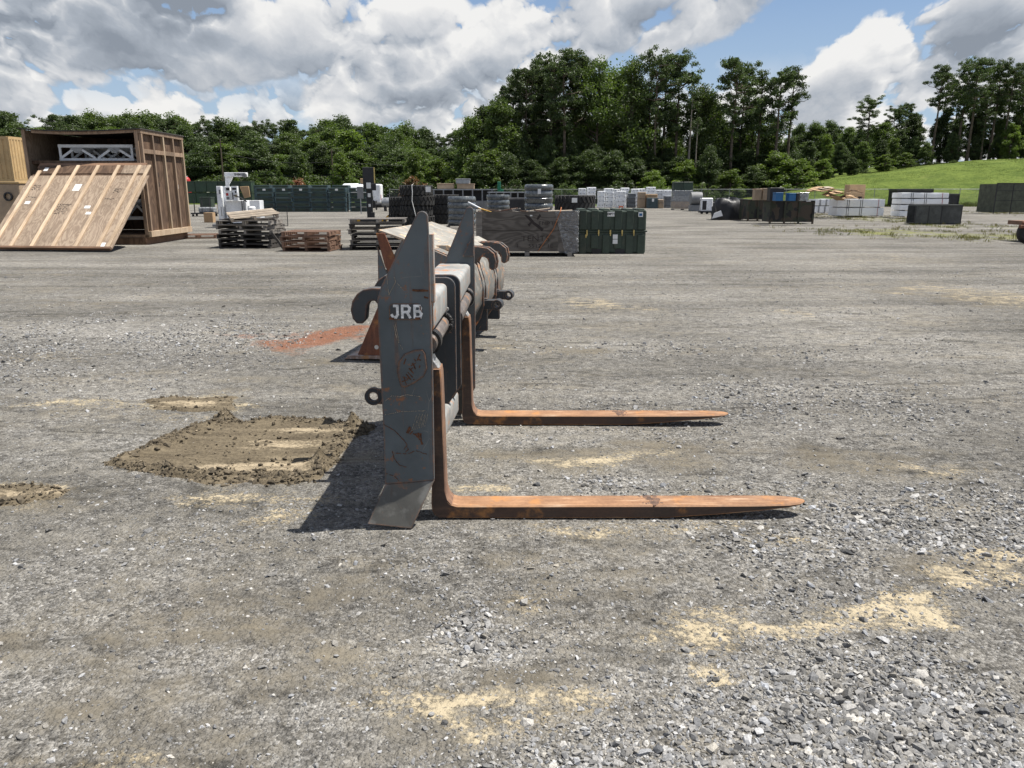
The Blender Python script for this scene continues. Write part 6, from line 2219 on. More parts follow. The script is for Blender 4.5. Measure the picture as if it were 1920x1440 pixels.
# ---- barred trolley behind the crate
b, w, h = pbox(358, 402, 372, 406)
tr_ = thing('barred_trolley', 'low trolley with upright bars and shiny wrapped goods', 'trolley', b)
MB().b2(-w / 2, w / 2, 0, 0.8, 0.16, 0.24).build('deck', M_BLACK, tr_)
for k in range(7):
    x = -w / 2 + w * k / 6
    MB().b2(x - 0.012, x + 0.012, 0.02 if k % 2 else 0.75, 0.05 if k % 2 else 0.78, 0.241, h * (0.9 + 0.1 * (k % 3))).build('upright_bar', M_BLACK, tr_)
mb = MB(); mb.b2(-w * 0.2, w * 0.48, 0.12, 0.7, 0.242, 0.60); mb.build('wrapped_load', M_FILM, tr_, bevel=0.08, seg=2)
for sx in (-1, 1):
    for yy in (0.08, 0.7):
        c_ = MB(); c_.lathe([(0.0, -0.03), (0.075, -0.03), (0.075, 0.03), (0.0, 0.03)], 12, (sx * w * 0.42, yy, 0.08), Matrix.Rotation(math.pi / 2, 3, 'X')); c_.build('castor', M_RUBBER, tr_)


# ---- stacked green cases
def case_meshes(w_, d_, h_):
    body = MB(); body.b2(-w_ / 2 + 0.03, w_ / 2 - 0.03, 0.03, d_ - 0.03, 0.05, h_ - 0.04)
    rim = MB(); rim.b2(-w_ / 2, w_ / 2, 0, d_, h_ - 0.10, h_ - 0.055); rim.b2(-w_ / 2, w_ / 2, 0, d_, 0.0, 0.045)
    for sx in (-1, 1):
        rim.b2(sx * w_ / 2 - sx * 0.10, sx * (w_ / 2 - 0.001), 0.001, d_ - 0.001, 0.0455, h_ - 0.1005)
    hd = MB().b2(-0.09, 0.09, 0, 0.006, -0.045, 0.045)
    return body.mesh('body', M_GREEN, 0.012, 1), rim.mesh('rim', M_BLUEG, 0.008, 1), hd.mesh('hand_recess', M_BLACK)


CASE = case_meshes(1.42, 1.15, 0.385)


def green_case(x, y, z, lab, group, rz=0.0, rec=True, paper=False):
    e = thing('green_case', lab, 'case', (x, y, z), rz, group)
    link('body', CASE[0], e); link('rim', CASE[1], e)
    if rec:
        for sx in (-0.42, 0.42):
            o = link('hand_recess', CASE[2], e); o.location = (sx, 0.022, 0.20)
    if paper:
        MB().b2(-0.13, 0.10, 0.014, 0.022, 0.12, 0.27).build('paper_label', M_PAPER, e)
    return e


Yg = 64.0
NTH = ['first', 'second', 'third', 'fourth', 'fifth', 'sixth', 'seventh', 'eighth']
for i_, px_ in enumerate((499, 534, 567, 600, 634, 671)):
    n_ = 5
    for k in range(n_):
        green_case(at(px_, Yg) + rnd.uniform(-.02, .02), Yg + rnd.uniform(-.1, .1) + (0.5 if i_ == 5 else 0), k * 0.388, 'dark green stackable case, %s layer of the %s stack counted from the white machine' % (ORD[k], NTH[i_]), 'stacked green cases', R(2), True, k == n_ - 1 and i_ in (0, 1, 2, 4, 5))
for i_, px_ in enumerate((490, 525, 562, 598, 636)):
    for k in range(6):
        if k > 3:
            green_case(at(px_, Yg + 6) + 0.2, Yg + 6, k * 0.388 * 0.93, 'green case of the back row, %s layer in pile %s from the machine' % (ORD[k], NTH[i_]), 'stacked green cases of the back row', 0, False)
        elif k < 4:
            green_case(at(px_, Yg + 6) + 0.2, Yg + 6, k * 0.388 * 0.93, 'green case of the back row, %s layer in pile %s from the machine' % (ORD[k], NTH[i_]), 'stacked green cases of the back row', 0, False)
for i_ in range(6):
    x = at(360 + i_ * 21, 104)
    for k in range(2):
        e = thing('green_bin', 'large dark green bin, %s tier, in the row behind the white machine' % ('lower' if k == 0 else 'upper'), 'bin', (x, 104, k * 1.45), 0, 'green bins behind the machine')
        MB().b2(-0.72, 0.72, 0, 1.4, 0.06, 1.36).build('body', M_GREEN, e, bevel=0.03, seg=1)
        MB().b2(-0.75, 0.75, -0.03, 1.43, 1.363, 1.445).build('lid', M_GREEN2, e, bevel=0.015, seg=1)
b, w, h = pbox(377, 398, 355, 374)
e = thing('green_bin', 'smaller green bin standing before the row behind the white machine', 'bin', (at(387, 80), 80, 0))
MB().b2(-0.58, 0.58, 0, 1.0, 0.05, 0.95).build('body', M_GREEN2, e, bevel=0.03, seg=1)
MB().b2(-0.61, 0.61, -0.03, 1.03, 0.953, 1.05).build('lid', M_GREEN2, e, bevel=0.015, seg=1)
e = thing('red_tank', 'red rounded tank top showing above the green bins', 'tank', (at(356, 108), 108, 0))
mb = MB(); mb.lathe([(0, 0.0), (0.5, 0.0), (0.5, 3.0), (0.42, 3.25), (0.25, 3.45), (0, 3.5)], 20); mb.build('shell', M_RED, e, smooth=40)
MB().b2(-0.1, 0.1, -0.1, 0.1, 3.49, 3.62).build('cap', M_WHITE, e)

# ---- black mast with striped base
Yk = 43.5
mk = thing('black_mast', 'black upright mast with square head on a yellow striped base', 'mast', (at(694, Yk), Yk, 0), R(6))
MB().b2(-0.16, 0.16, -0.10, 0.10, 0.165, 2.30).build('mast', M_BLACK, mk, bevel=0.01, seg=1)
hd = MB().b2(-0.30, 0.34, -0.18, 0.14, 1.75, 2.90).build('head', M_BLACK, mk, bevel=0.015, seg=1)
MB().b2(-0.10, 0.40, -0.26, -0.185, 1.68, 2.05).build('head_box', M_BLACK, hd, bevel=0.01, seg=1)
MB().b2(0.30, 0.36, -0.20, -0.185, 2.06, 2.90).build('edge_strip', M_BRASS, hd)
for z, s_ in ((1.78, 0.24), (1.32, 0.16), (0.80, 0.12)):
    MB().b2(-s_ / 2, s_ / 2, -0.275 if z > 1.7 else -0.106, -0.265 if z > 1.7 else -0.101, z, z + s_ * 1.3).build('paper_label', M_PAPER, mk)
MB().b2(0.05, 0.25, -0.2, 0.1, 0.165, 0.52).build('motor_box', M_BLACK, mk, bevel=0.01, seg=1)
bs = MB().b2(-0.78, 0.86, -0.30, 0.30, 0.02, 0.16).build('base', M_BLACK, mk, bevel=0.01, seg=1)
for x in (-0.70, 0.56):
    MB().b2(x, x + 0.16, -0.31, -0.301, 0.02, 0.15).build('yellow_stripe', M_YELLOW, bs)
mb = MB(); mb.prism([(0.75, 0.165), (1.0, 0.38), (0.98, 0.10), (0.865, 0.02)], -0.25, -0.18); mb.build('angled_foot', M_YELLOW, mk)
e = thing('grey_signboard', 'small grey panel hanging before the green cases', 'panel', (at(677, 58), 58, 0))
MB().b2(-0.22, 0.22, 0, 0.05, 1.1, 1.95).build('panel', M_GREY, e); MB().b2(-0.03, 0.03, 0.051, 0.09, 0, 1.2).build('post', M_STEEL, e)

# ---- white tank trailer and small gear beyond
Yt = 78.0
tt = thing('tank_trailer', 'white tank trailer standing beyond the stacked green cases', 'trailer', (at(683, Yt), Yt, 0))
mb = MB(); mb.lathe([(0.0, -1.6), (0.5, -1.55), (0.62, -1.4), (0.62, 1.4), (0.5, 1.55), (0.0, 1.6)], 20, (-0.6, 0.8, 1.75), Matrix.Rotation(math.pi / 2, 3, 'Y')); mb.build('tank', M_WHITE, tt, smooth=40)
MB().b2(0.9, 1.7, 0.1, 1.5, 0.5, 2.3).build('pump_housing', M_WHITE, tt, bevel=0.12, seg=2)
MB().b2(-2.2, 1.8, 0.2, 1.4, 0.62, 0.74).build('chassis', M_GREY, tt)
MB().b2(-0.35, 0.3, 0.5, 1.1, 2.38, 2.85).build('top_box', M_CARD, tt, bevel=0.02, seg=1)
MB().b2(1.62, 1.71, 0.15, 0.3, 0.8, 1.3).build('tail_lamp', M_RED, tt)
for x in (-0.6, 0.9):
    mb = MB(); mb.lathe([(0.0, -0.1), (0.34, -0.1), (0.38, 0), (0.34, 0.1), (0.0, 0.1)], 18, (x, 0.12, 0.38), Matrix.Rotation(math.pi / 2, 3, 'X')); mb.build('wheel', M_RUBBER, tt, smooth=40)
g_ = thing('engine_unit', 'grey cylindrical engine unit on the gravel beyond the mast', 'engine', (at(734, 66), 66, 0))
mb = MB(); mb.lathe([(0.0, -0.8), (0.35, -0.75), (0.42, -0.4), (0.42, 0.4), (0.35, 0.75), (0.0, 0.8)], 18, (0, 0, 0.72), Matrix.Rotation(math.pi / 2, 3, 'Y')); mb.build('drum', M_STEEL, g_, smooth=40)
for x in (-0.55, 0.45):
    MB().b2(x, x + 0.12, -0.4, 0.4, 0, 0.40).build('foot', M_BLACK, g_)
mb = MB(); mb.tube([(-0.3, 0, 1.1), (-0.3, 0, 1.35), (0.1, 0, 1.4)], 0.05, 6); mb.build('pipe', M_BLACK, g_)
cj = thing('cable_drum', 'low dark cable drum on the gravel left of the engine unit', 'cable drum', (at(714, 70), 70, 0))
mb = MB(); mb.lathe([(0.0, -0.4), (0.42, -0.4), (0.42, -0.34), (0.2, -0.34), (0.2, 0.34), (0.42, 0.34), (0.42, 0.4), (0.0, 0.4)], 18, (0, 0, 0.42), Matrix.Rotation(math.pi / 2, 3, 'Y')); mb.build('spool', M_BLACK, cj, smooth=40)

# ---- long grey flat beds and tan bins behind the tyres
for i_, (x0, x1, Y, zt_, lb) in enumerate([(812, 925, 62, 1.80, 'long grey steel box behind the tyre stacks'), (915, 1000, 58, 1.60, 'shorter grey steel box behind the wrapped tyres'), (800, 880, 54, 0.95, 'low grey steel tray behind the strapped tyres')]):
    xa, xb = at(x0, Y), at(x1, Y)
    e = thing('steel_box', lb, 'steel box', ((xa + xb) / 2, Y, 0))
    w_ = xb - xa
    MB().b2(-w_ / 2, w_ / 2, 0, 2.0, 0.25, zt_ * 0.5).build('body', M_GREY, e)
    MB().b2(-w_ / 2, w_ / 2, 1.2, 1.9, zt_ * 0.5 + 0.003, zt_ - 0.088).build('load', M_BLACK, e)
    MB().b2(-w_ / 2 - 0.03, w_ / 2 + 0.03, -0.04, 2.04, zt_ - 0.087, zt_).build('top_rim', M_STEEL, e)
    for k in range(7):
        x = -w_ / 2 + 0.05 + (w_ - 0.2) * k / 6
        MB().b2(x, x + 0.1, -0.035, -0.001, 0.25, zt_ - 0.09).build('stake', M_GREY, e)
    for x in (-w_ * 0.35, w_ * 0.3):
        MB().b2(x, x + 0.3, 0.1, 1.9, 0, 0.246).build('skid', M_BLACK, e)
for i_, (x0, x1, z0_, h_, mt, lb) in enumerate([(820, 852, 1.803, 0.42, M_TAN_BOX, 'tan bin on the long grey steel box, left one'), (857, 890, 1.803, 0.40, M_TAN_BOX, 'tan bin under the grey box on the long steel box'), (855, 882, 2.206, 0.38, M_STEEL, 'pale grey box on top of a tan bin')]):
    xa, xb = at(x0, 62.4), at(x1, 62.4)
    e = thing('bin', lb, 'bin', ((xa + xb) / 2, 62.4, z0_))
    w_ = xb - xa
    MB().b2(-w_ / 2 + .03, w_ / 2 - .03, 0.02, 1.0, 0.0, h_ - 0.08).build('body', mt, e, bevel=0.02, seg=1)
    MB().b2(-w_ / 2, w_ / 2, 0, 1.03, h_ - 0.077, h_).build('rim', mt, e, bevel=0.01, seg=1)
e = thing('green_pump', 'green standing pump beside the grey steel boxes', 'pump', (at(936, 66), 66, 0))
MB().b2(-0.14, 0.14, 0, 0.3, 0.1, 2.4).build('pump_body', plain('bright_green_paint', (0.02, 0.16, 0.09), 0.5), e, bevel=0.02, seg=1)
MB().b2(0.141, 0.35, 0.05, 0.25, 0.9, 1.8).build('pump_side', MATS['bright_green_paint'], e, bevel=0.02, seg=1)
MB().b2(-0.3, 0.45, -0.1, 0.4, 0, 0.097).build('pump_base', M_GREY, e)
e = thing('shipping_skid', 'low black covered skid behind the grey plywood crate', 'skid', (at(955, 48), 48, 0))
MB().b2(-1.0, 1.0, 0, 1.4, 0.12, 1.25).build('cover', M_BLACK, e, bevel=0.10, seg=2)
for x in (-0.8, 0.6):
    MB().b2(x, x + 0.2, 0.1, 1.3, 0, 0.118).build('runner', M_PALLET, e)


# ---- white cases and mixed goods in the middle distance
def plastic_case(x, y, z, w_, d_, h_, mat, lab, group, cat='case', rz=0.0, name='plastic_case'):
    e = thing(name, lab, cat, (x, y, z), rz, group)
    sp_ = h_ * 0.58
    MB().b2(-w_ / 2 + .02, w_ / 2 - .02, 0.02, d_, 0.0, sp_ - 0.012).build('body', mat, e, bevel=0.03, seg=1)
    MB().b2(-w_ / 2, w_ / 2, 0.0, d_ + .02, sp_ - 0.0115, sp_ + 0.0115).build('rim', mat, e)
    MB().b2(-w_ / 2 + .02, w_ / 2 - .02, 0.02, d_, sp_ + 0.012, h_ - 0.004).build('lid', mat, e, bevel=0.03, seg=1)
    for sx in (-0.25, 0.25):
        MB().b2(sx * w_ - 0.03, sx * w_ + 0.03, -0.012, 0.019, sp_ - 0.05, sp_ + 0.04).build('latch', M_CASE_G, e)
    return e


Yc = 80.0
sidx = 0
for (x0, x1, yt, mt, tiers, dy) in [(1084, 1098, 353, M_CASE_W, 5, 3), (1100, 1117, 351, M_CASE_W, 5, 3.5), (1120, 1133, 358, M_CASE_W, 4, 0), (1133.5, 1150, 353, M_CASE_W, 5, 0.4), (1151, 1162, 354.5, M_CASE_W, 5, 3), (1155, 1173, 358, M_CASE_W, 4, -0.6),
                                    (1163, 1178, 352, M_CASE_W, 5, 3.6), (1175, 1191, 362, M_CASE_G, 4, -0.4), (1183, 1196, 354, M_CASE_W, 5, 2.6), (1196.5, 1209, 353.5, M_CASE_W, 5, 3.0), (1211, 1228, 350.5, M_CASE_W, 6, 3.8), (1229, 1243, 356, M_CASE_W, 5, 2.2), (1243.5, 1259, 356, M_CASE_W, 4, 1.2), (1246, 1262, 367, M_CASE_G, 3, -1.4)]:
    Y = Yc + dy
    xa, xb = at(x0, Y), at(x1, Y)
    H_ = D((x0 + x1) / 2, yt, Y).z
    for k in range(tiers):
        cw = 'white' if mt is M_CASE_W else 'grey'
        plastic_case((xa + xb) / 2 + rnd.uniform(-.05, .05), Y, H_ / tiers * k + 0.002, xb - xa, 0.9, H_ / tiers - 0.004, mt, '%s plastic case, %s layer of its stack beyond the green chest' % (cw, ORD[k]), 'plastic cases stacked beyond the chest', rz=rnd.uniform(-.04, .04))
for (x0, x1, yt, mt, lb, nm, dy) in [(1196, 1210, 360, M_TAN_BOX, 'tall tan crate before the white case stacks', 'tan_crate', -2.2), (1211, 1232, 364, M_CARD, 'brown carton pile on a dark box before the white cases', 'carton', -2.4), (1233, 1244, 374, M_TAN_BOX, 'small tan crate at the end of the white cases', 'tan_crate', -3.0)]:
    Y = Yc + dy
    plastic_case(at((x0 + x1) / 2, Y), Y, 0, at(x1, Y) - at(x0, Y), 0.9, D(x0, yt, Y).z, mt, lb, None, 'crate', name=nm)
e = thing('navy_box', 'dark navy box with a white label before the carton', 'box', (at(1223, 76.5), 76.5, 0))
MB().b2(-0.5, 0.5, 0, 0.8, 0.02, 1.0).build('body', M_BLUEG, e, bevel=0.02, seg=1)
MB().b2(-0.08, 0.12, -0.006, -0.001, 0.65, 0.92).build('paper_label', M_PAPER, e)
e = thing('wrapped_pallet_load', 'tall grey film-wrapped pallet load beside the white cases', 'pallet load', (at(1279, 70), 70, 0))
for k, (z0_, z1_, mt) in enumerate([(0.15, 0.75, M_TAN_BOX), (0.755, 1.25, M_FILM), (1.255, 1.70, M_CASE_G)]):
    MB().b2(-0.85 + 0.03 * k, 0.85 - 0.02 * k, 0, 1.0, z0_, z1_).build('load_tier', mt, e, bevel=0.04, seg=1)
mb = MB(); mb.b2(-0.88, 0.89, -0.03, 1.03, 0.16, 1.72); mb.build('film_wrap', M_CLEAR, e, bevel=0.05, seg=1)
pallet_parts(e, 1.8, 1.1, M_PALLET, 5)
e = thing('footlocker_pair', 'pair of dark green trunks on top of the wrapped pallet load', 'trunk', (at(1279, 70), 70.05, 1.722))
for sx in (-1, 1):
    MB().b2(sx * 0.43 - 0.42, sx * 0.43 + 0.42, 0, 0.85, 0.0, 0.60).build('trunk_body', M_GREEN, e, bevel=0.02, seg=1)
    MB().b2(sx * 0.43 - 0.425, sx * 0.43 + 0.425, -0.01, 0.86, 0.603, 0.70).build('trunk_lid', M_GREEN, e, bevel=0.02, seg=1)
e = thing('fabric_roll', 'large grey roll lying on a grey box', 'roll', (at(1306, 66), 66, 0))
MB().b2(-0.5, 0.5, 0, 0.9, 0.0, 0.50).build('support_box', M_GREY, e, bevel=0.02, seg=1)
mb = MB(); mb.lathe([(0.0, -0.48), (0.52, -0.46), (0.54, 0), (0.52, 0.46), (0.0, 0.48)], 24, (0, 0.5, 1.04), Matrix.Rotation(math.pi / 2, 3, 'Y')); mb.build('roll', M_GREY, e, smooth=40)
e = thing('wheeled_unit', 'small white machine on castors beside the grey roll', 'machine', (at(1325, 58), 58, 0))
MB().b2(-0.42, 0.42, 0, 0.6, 0.2, 1.15).build('housing', M_WHITE, e, bevel=0.05, seg=1)
MB().b2(-0.35, -0.05, -0.01, -0.001, 0.3, 0.95).build('grille', M_BLACK, e)
MB().b2(-0.5, 0.5, -0.1, 0.62, 0.10, 0.196).build('base', M_BLACK, e)
for x in (-0.38, 0, 0.38):
    c_ = MB(); c_.lathe([(0.0, -0.04), (0.09, -0.04), (0.09, 0.04), (0.0, 0.04)], 12, (x, -0.06, 0.09), Matrix.Rotation(math.pi / 2, 3, 'X')); c_.build('castor', M_RUBBER, e)
mb = MB(); mb.tube([(-0.5, -0.05, 0.19), (-0.55, -0.05, 0.9), (-0.45, -0.05, 1.2)], 0.02, 6); mb.build('push_bar', M_BLACK, e)
e = thing('orange_stand', 'small orange stand on the gravel before the white cases', 'stand', (at(1164, 62), 62, 0))
for x in (-0.14, 0.14):
    MB().b2(x - .03, x + .03, 0, 0.06, 0, 0.42).build('leg', M_ORANGE, e)
MB().b2(-0.17, 0.17, -0.003, 0.063, 0.421, 0.50).build('crossbar', M_ORANGE, e)
for i_, (px_, Y, w_, lb) in enumerate([(1350, 74, 1.2, 'dark low box standing before the grass'), (1345, 64, 0.9, 'dark equipment box right of the white wheeled machine')]):
    plastic_case(at(px_, Y), Y, 0, w_, 0.7, 0.75, M_BLACK, lb, None, 'box', name='dark_box')

# ---- camouflage boxes
for i_, (x0, x1, yt, yb, dd_, lb) in enumerate([(1441, 1525, 376, 420, 1.2, 'wide camouflage painted equipment box at the end of the row'), (1400, 1440, 374, 415, 1.6, 'camouflage box in the middle of the row'), (1371, 1399, 373, 409, 1.6, 'camouflage box beside the black covered heap')]):
    b, w, h = pbox(x0, x1, yt, yb)
    e = thing('camouflage_box', lb, 'equipment box', (b.x, b.y, 0), R(1))
    MB().b2(-w / 2 + 0.03, w / 2 - 0.03, 0.03, dd_, 0.10, h - 0.06).build('body', M_CAMO, e)
    MB().b2(-w / 2, w / 2, 0, dd_ + 0.03, h - 0.0597, h).build('lid', M_CAMO, e)
    n_ = 4 if i_ == 0 else 3
    for k in range(n_):
        x = -w / 2 + 0.002 + (w - 0.104) * k / (n_ - 1)
        MB().b2(x, x + 0.10, -0.02, 0.028, 0.0, h - 0.061).build('frame_post', M_CAMO, e)
    MB().b2(-w / 2 + 0.105, w / 2 - 0.105, -0.008, 0.027, 0.10, 0.17).build('frame_rail', M_CAMO, e)
    if i_ == 0:
        MB().b2(w * 0.30, w * 0.40, -0.008, -0.0005, h - 0.05, h - 0.005).build('paper_label', M_PAPER, e)
e = thing('covered_heap', 'black tarp-covered heap of gear beside the camouflage boxes', 'covered heap', (at(1368, 46), 46, 0))
mb = MB()
rings = []
for k, (r_, z) in enumerate([(1.05, 0.0), (1.04, 0.30), (1.02, 0.62), (0.98, 0.92), (0.86, 1.14), (0.55, 1.20), (0.12, 1.16)]):
    ring = []
    for j in range(36):
        a = 2 * math.pi * j / 36
        sq = 1.0 / max(abs(math.cos(a)), abs(math.sin(a))) ** 0.75
        nz = mnoise.noise((math.cos(a) * 2.5, math.sin(a) * 2.5, z * 2.5))
        ring.append(Vector((r_ * 0.78 * sq * math.cos(a) * (1 + 0.26 * nz), r_ * 0.7 * sq * math.sin(a) * (1 + 0.2 * nz) + 0.5, z + (0.22 * mnoise.noise((math.cos(a) * 3, math.sin(a) * 3, k * 0.6)) if z > 0 else 0))))
    rings.append(ring)
mb.loft(rings); mb.build('tarp', M_BLACK, e, smooth=50)
mb = MB(); mb.prism([(-1.1, 0.1), (-0.5, 0.25), (-0.62, 0.55), (-1.0, 0.4)], -0.42, -0.36); mb.build('white_sheet', M_WRAPW, e)
for i_, (x0, x1, yt, yb, mt, nm, lb, Y) in enumerate([(1413, 1426, 354, 372, M_TAN_BOX, 'tan_crate', 'tan crate standing on the camouflage boxes, left one', 41.0), (1427.5, 1440, 353, 372, M_TAN_BOX, 'tan_crate', 'tan crate standing on the camouflage boxes beside the dark one', 41.0), (1441, 1467, 352, 374, M_BLACK, 'dark_crate', 'black box standing on the wide camouflage box', 39.6),
                                             (1452, 1466, 361, 375.5, M_BLUE, 'blue_box', 'blue box on the camouflage box, beside the black box', 38.7), (1477, 1490, 362, 375.5, M_BLUE, 'blue_box', 'blue box on the camouflage box, beside the dark post', 38.7), (1490.5, 1496, 362, 375.5, M_BLACK, 'dark_crate', 'small black box beside the blue boxes', 38.75), (1497, 1514, 361, 375.5, M_FILM, 'wrapped_parcel', 'grey wrapped parcel on the camouflage box', 38.9)]):
    xa, xb = at(x0, Y), at(x1, Y)
    zb, zt_ = D(x0, yb, Y).z, D(x0, yt, Y).z
    zb = 1.175 if Y < 40 else 1.18
    e = thing(nm, lb, 'box', ((xa + xb) / 2, Y, zb))
    w_ = xb - xa
    MB().b2(-w_ / 2 + .01, w_ / 2 - .01, 0.01, 0.5, 0, max(0.15, zt_ - zb - 0.05)).build('body', mt, e, bevel=0.012, seg=1)
    MB().b2(-w_ / 2, w_ / 2, 0, 0.51, max(0.15, zt_ - zb - 0.05) + 0.0015, max(0.2, zt_ - zb)).build('lid', mt, e, bevel=0.01, seg=1)


# ---- bundles wrapped in white sheet
def bundle(x0, x1, yt, yb, tiers, lab, group, dd_=1.2, rz=0.0, lift=0):
    b, w, h = pbox(x0, x1, yt, yb)
    hh = (h - 0.08) / tiers
    for k in range(tiers):
        e = thing('wrapped_bundle', lab % ORD[k], 'bundle', (b.x + rnd.uniform(-.05, .05), b.y, 0.08 + k * hh), rz + rnd.uniform(-.01, .01), group)
        mb = MB()
        n_ = 12
        rings = []
        for i_ in range(n_ + 1):
            x = -w / 2 + w * i_ / n_
            s_ = 0.02 * mnoise.noise((x * 2, k, b.x))
            rings.append([Vector((x, 0 + s_, 0.045)), Vector((x, dd_, 0.045)), Vector((x, dd_ + 0.02, hh * 0.5)), Vector((x, dd_, hh - 0.015 + s_)), Vector((x, 0.0, hh - 0.015 + s_)), Vector((x, -0.025 + s_, hh * 0.5))])
        mb.loft(rings)
        mb.build('wrap', M_WRAPW, e, smooth=35)
        for x in (-w * 0.30, -w * 0.26, -w * 0.02, w * 0.02, w * 0.36):
            MB().b2(x, x + 0.025, -0.034, -0.027, 0.05, hh - 0.02).build('band', M_RED if x > w * 0.3 else M_BLACK, e)
        for x in (-w * 0.42, -w * 0.02, w * 0.38):
            MB().b2(x, x + 0.09, 0.0, dd_, 0.0, 0.0445).build('dunnage', M_PALLET_DK, e)


bundle(1525, 1566, 373, 402, 2, 'white wrapped bundle, %s of the stack behind the camouflage box', 'white wrapped bundles by the camouflage box')
bundle(1567, 1655, 373, 408, 2, 'white wrapped bundle with straps, %s of the low pair', 'low pair of white bundles', 1.3)
bundle(1686, 1774, 361, 409, 4, 'white wrapped bundle, %s of the tall stack behind the grey cage', 'tall stack of white bundles', 1.2)
rs_ = random.Random(3)
for k in range(11):
    x0 = rs_.uniform(1500, 1600)
    Y = 49.5 + rs_.uniform(-1, 1.5)
    o = thing('torn_carton', 'torn tan cardboard sheet heaped on the white bundles', 'cardboard', (at(x0, Y), Y, 1.17 + rs_.uniform(0, 0.35) + (0.25 if x0 < 1560 else 0)), rs_.uniform(-.6, .6), 'torn cardboard on the bundles')
    o.rotation_euler = (rs_.uniform(-.15, .15), rs_.uniform(-.18, .18), rs_.uniform(-.5, .5))
    l_, d_ = rs_.uniform(0.8, 1.7), rs_.uniform(0.5, 0.9)
    mb = MB(); mb.loft([[Vector((-l_ / 2, -d_ / 2, 0)), Vector((-l_ / 2, d_ / 2, 0.02)), Vector((-l_ / 2, d_ / 2, 0.05)), Vector((-l_ / 2, -d_ / 2, 0.04))], [Vector((0, -d_ / 2, 0.10)), Vector((0, d_ / 2, 0.10)), Vector((0, d_ / 2, 0.14)), Vector((0, -d_ / 2, 0.13))], [Vector((l_ / 2, -d_ / 2, -0.03)), Vector((l_ / 2, d_ / 2, 0)), Vector((l_ / 2, d_ / 2, 0.03)), Vector((l_ / 2, -d_ / 2, 0.0))]])
    mb.build('sheet', M_CARD, o)
    MB().b2(-l_ * 0.3, l_ * 0.2, -d_ * 0.4, d_ * 0.3, 0.145, 0.165).build('flap', M_PALLET_NEW if k % 2 else M_CARD, o)
e = thing('cardboard_carton', 'upright brown carton standing behind the white bundles', 'carton', (at(1603, 52), 52, 0))
MB().b2(-0.52, 0.52, 0, 0.8, 0.75, 2.05).build('box', M_CARD, e, bevel=0.01, seg=1); MB().b2(0.1, 0.35, -0.006, -0.001, 1.1, 1.3).build('print', M_INK, e)
MB().b2(-0.6, 0.6, 0, 0.9, 0.12, 0.745).build('crate_base', M_PALLET, e); MB().b2(-0.55, 0.55, 0.1, 0.3, 0, 0.117).build('runner', M_PALLET, e)

# dark containers and mesh boxes
for i_, (x0, x1, yt, yb, lb) in enumerate([(1679, 1747, 354, 388, 'dark open-topped container behind the tall white bundles'), (1766, 1797, 363, 388, 'dark steel plate box behind the grey cage')]):
    b, w, h = pbox(x0, x1, yt, yb)
    e = thing('dark_container', lb, 'container', (b.x, b.y, 0))
    MB().b2(-w / 2 + .06, w / 2 - .06, 0.06, 2.0, 0.15, h - 0.16).build('body', M_BLACK, e)
    MB().b2(-w / 2, w / 2, 0, 2.06, h - 0.157, h).build('top_frame', M_MESHDK, e, bevel=0.01, seg=1)
    for x in (-w / 2, w / 2 - 0.1):
        MB().b2(x, x + 0.1, 0.0, 0.12, 0, h - 0.16).build('post', M_BLACK, e)
b, w, h = pbox(1713, 1760, 384, 421)
e = thing('mesh_cage', 'grey mesh-sided cage box standing before the white bundles', 'cage', (b.x - w / 2, b.y, 0), R(-8))
wf, ws = w, 1.05
MB().b2(0.03, wf - 0.03, 0.012, 0.02, 0.05, h - 0.05).build('mesh_panel', M_MESHDK, e)
MB().b2(wf + 0.02, wf + ws - 0.02, 0.30, 0.31, 0.05, h - 0.05).build('mesh_panel', M_MESHDK, e)
for x in (0.0, wf / 2, wf - 0.025, wf + ws - 0.02):
    yy = 0 if x < wf else 0.29
    MB().b2(x, x + 0.04, yy, yy + 0.04, 0, h - 0.0505).build('frame_post', M_BLACK, e)
MB().b2(-0.03, wf + 0.015, -0.012, 0.9, h - 0.05, h).build('lid', M_MESHDK, e)
MB().b2(wf + 0.016, wf + ws + 0.03, 0.27, 1.1, h - 0.05, h - 0.003).build('lid', M_MESHDK, e)
MB().b2(0.0, wf + ws, 0.31, 1.1, 0.02, 0.06).build('floor', M_BLACK, e)
MB().b2(0.0, wf + ws, 1.08, 1.1, 0.061, h - 0.051).build('back_panel', M_MESHDK, e)
b, w, h = pbox(1862, 1990, 343, 401)
e = thing('mesh_enclosure', 'tall olive mesh enclosure standing at the foot of the bank', 'enclosure', (b.x - w / 2, b.y, 0), R(3))
for k in range(4):
    x = w * k / 4
    MB().b2(x + 0.05, x + w / 4 - 0.02, 0.01, 0.03, 0.12, h - 0.06).build('mesh_panel', plain('olive_mesh_%d' % k, (0.075, 0.082, 0.058), 0.8, var=0.3), e)
    MB().b2(x, x + 0.048, 0, 0.06, 0.0, h - 0.061).build('frame_post', M_BLACK, e)
for z in (h * 0.42, h * 0.74):
    MB().b2(0.05, w, -0.005, 0.009, z, z + 0.035).build('frame_rail', M_BLACK, e)
MB().b2(0, w, -0.02, 0.08, h - 0.06, h).build('top_rail', M_BLACK, e)
MB().b2(0.0, 0.04, 0.065, 2.0, 0.1, h - 0.07).build('side_panel', MATS['olive_mesh_0'], e)
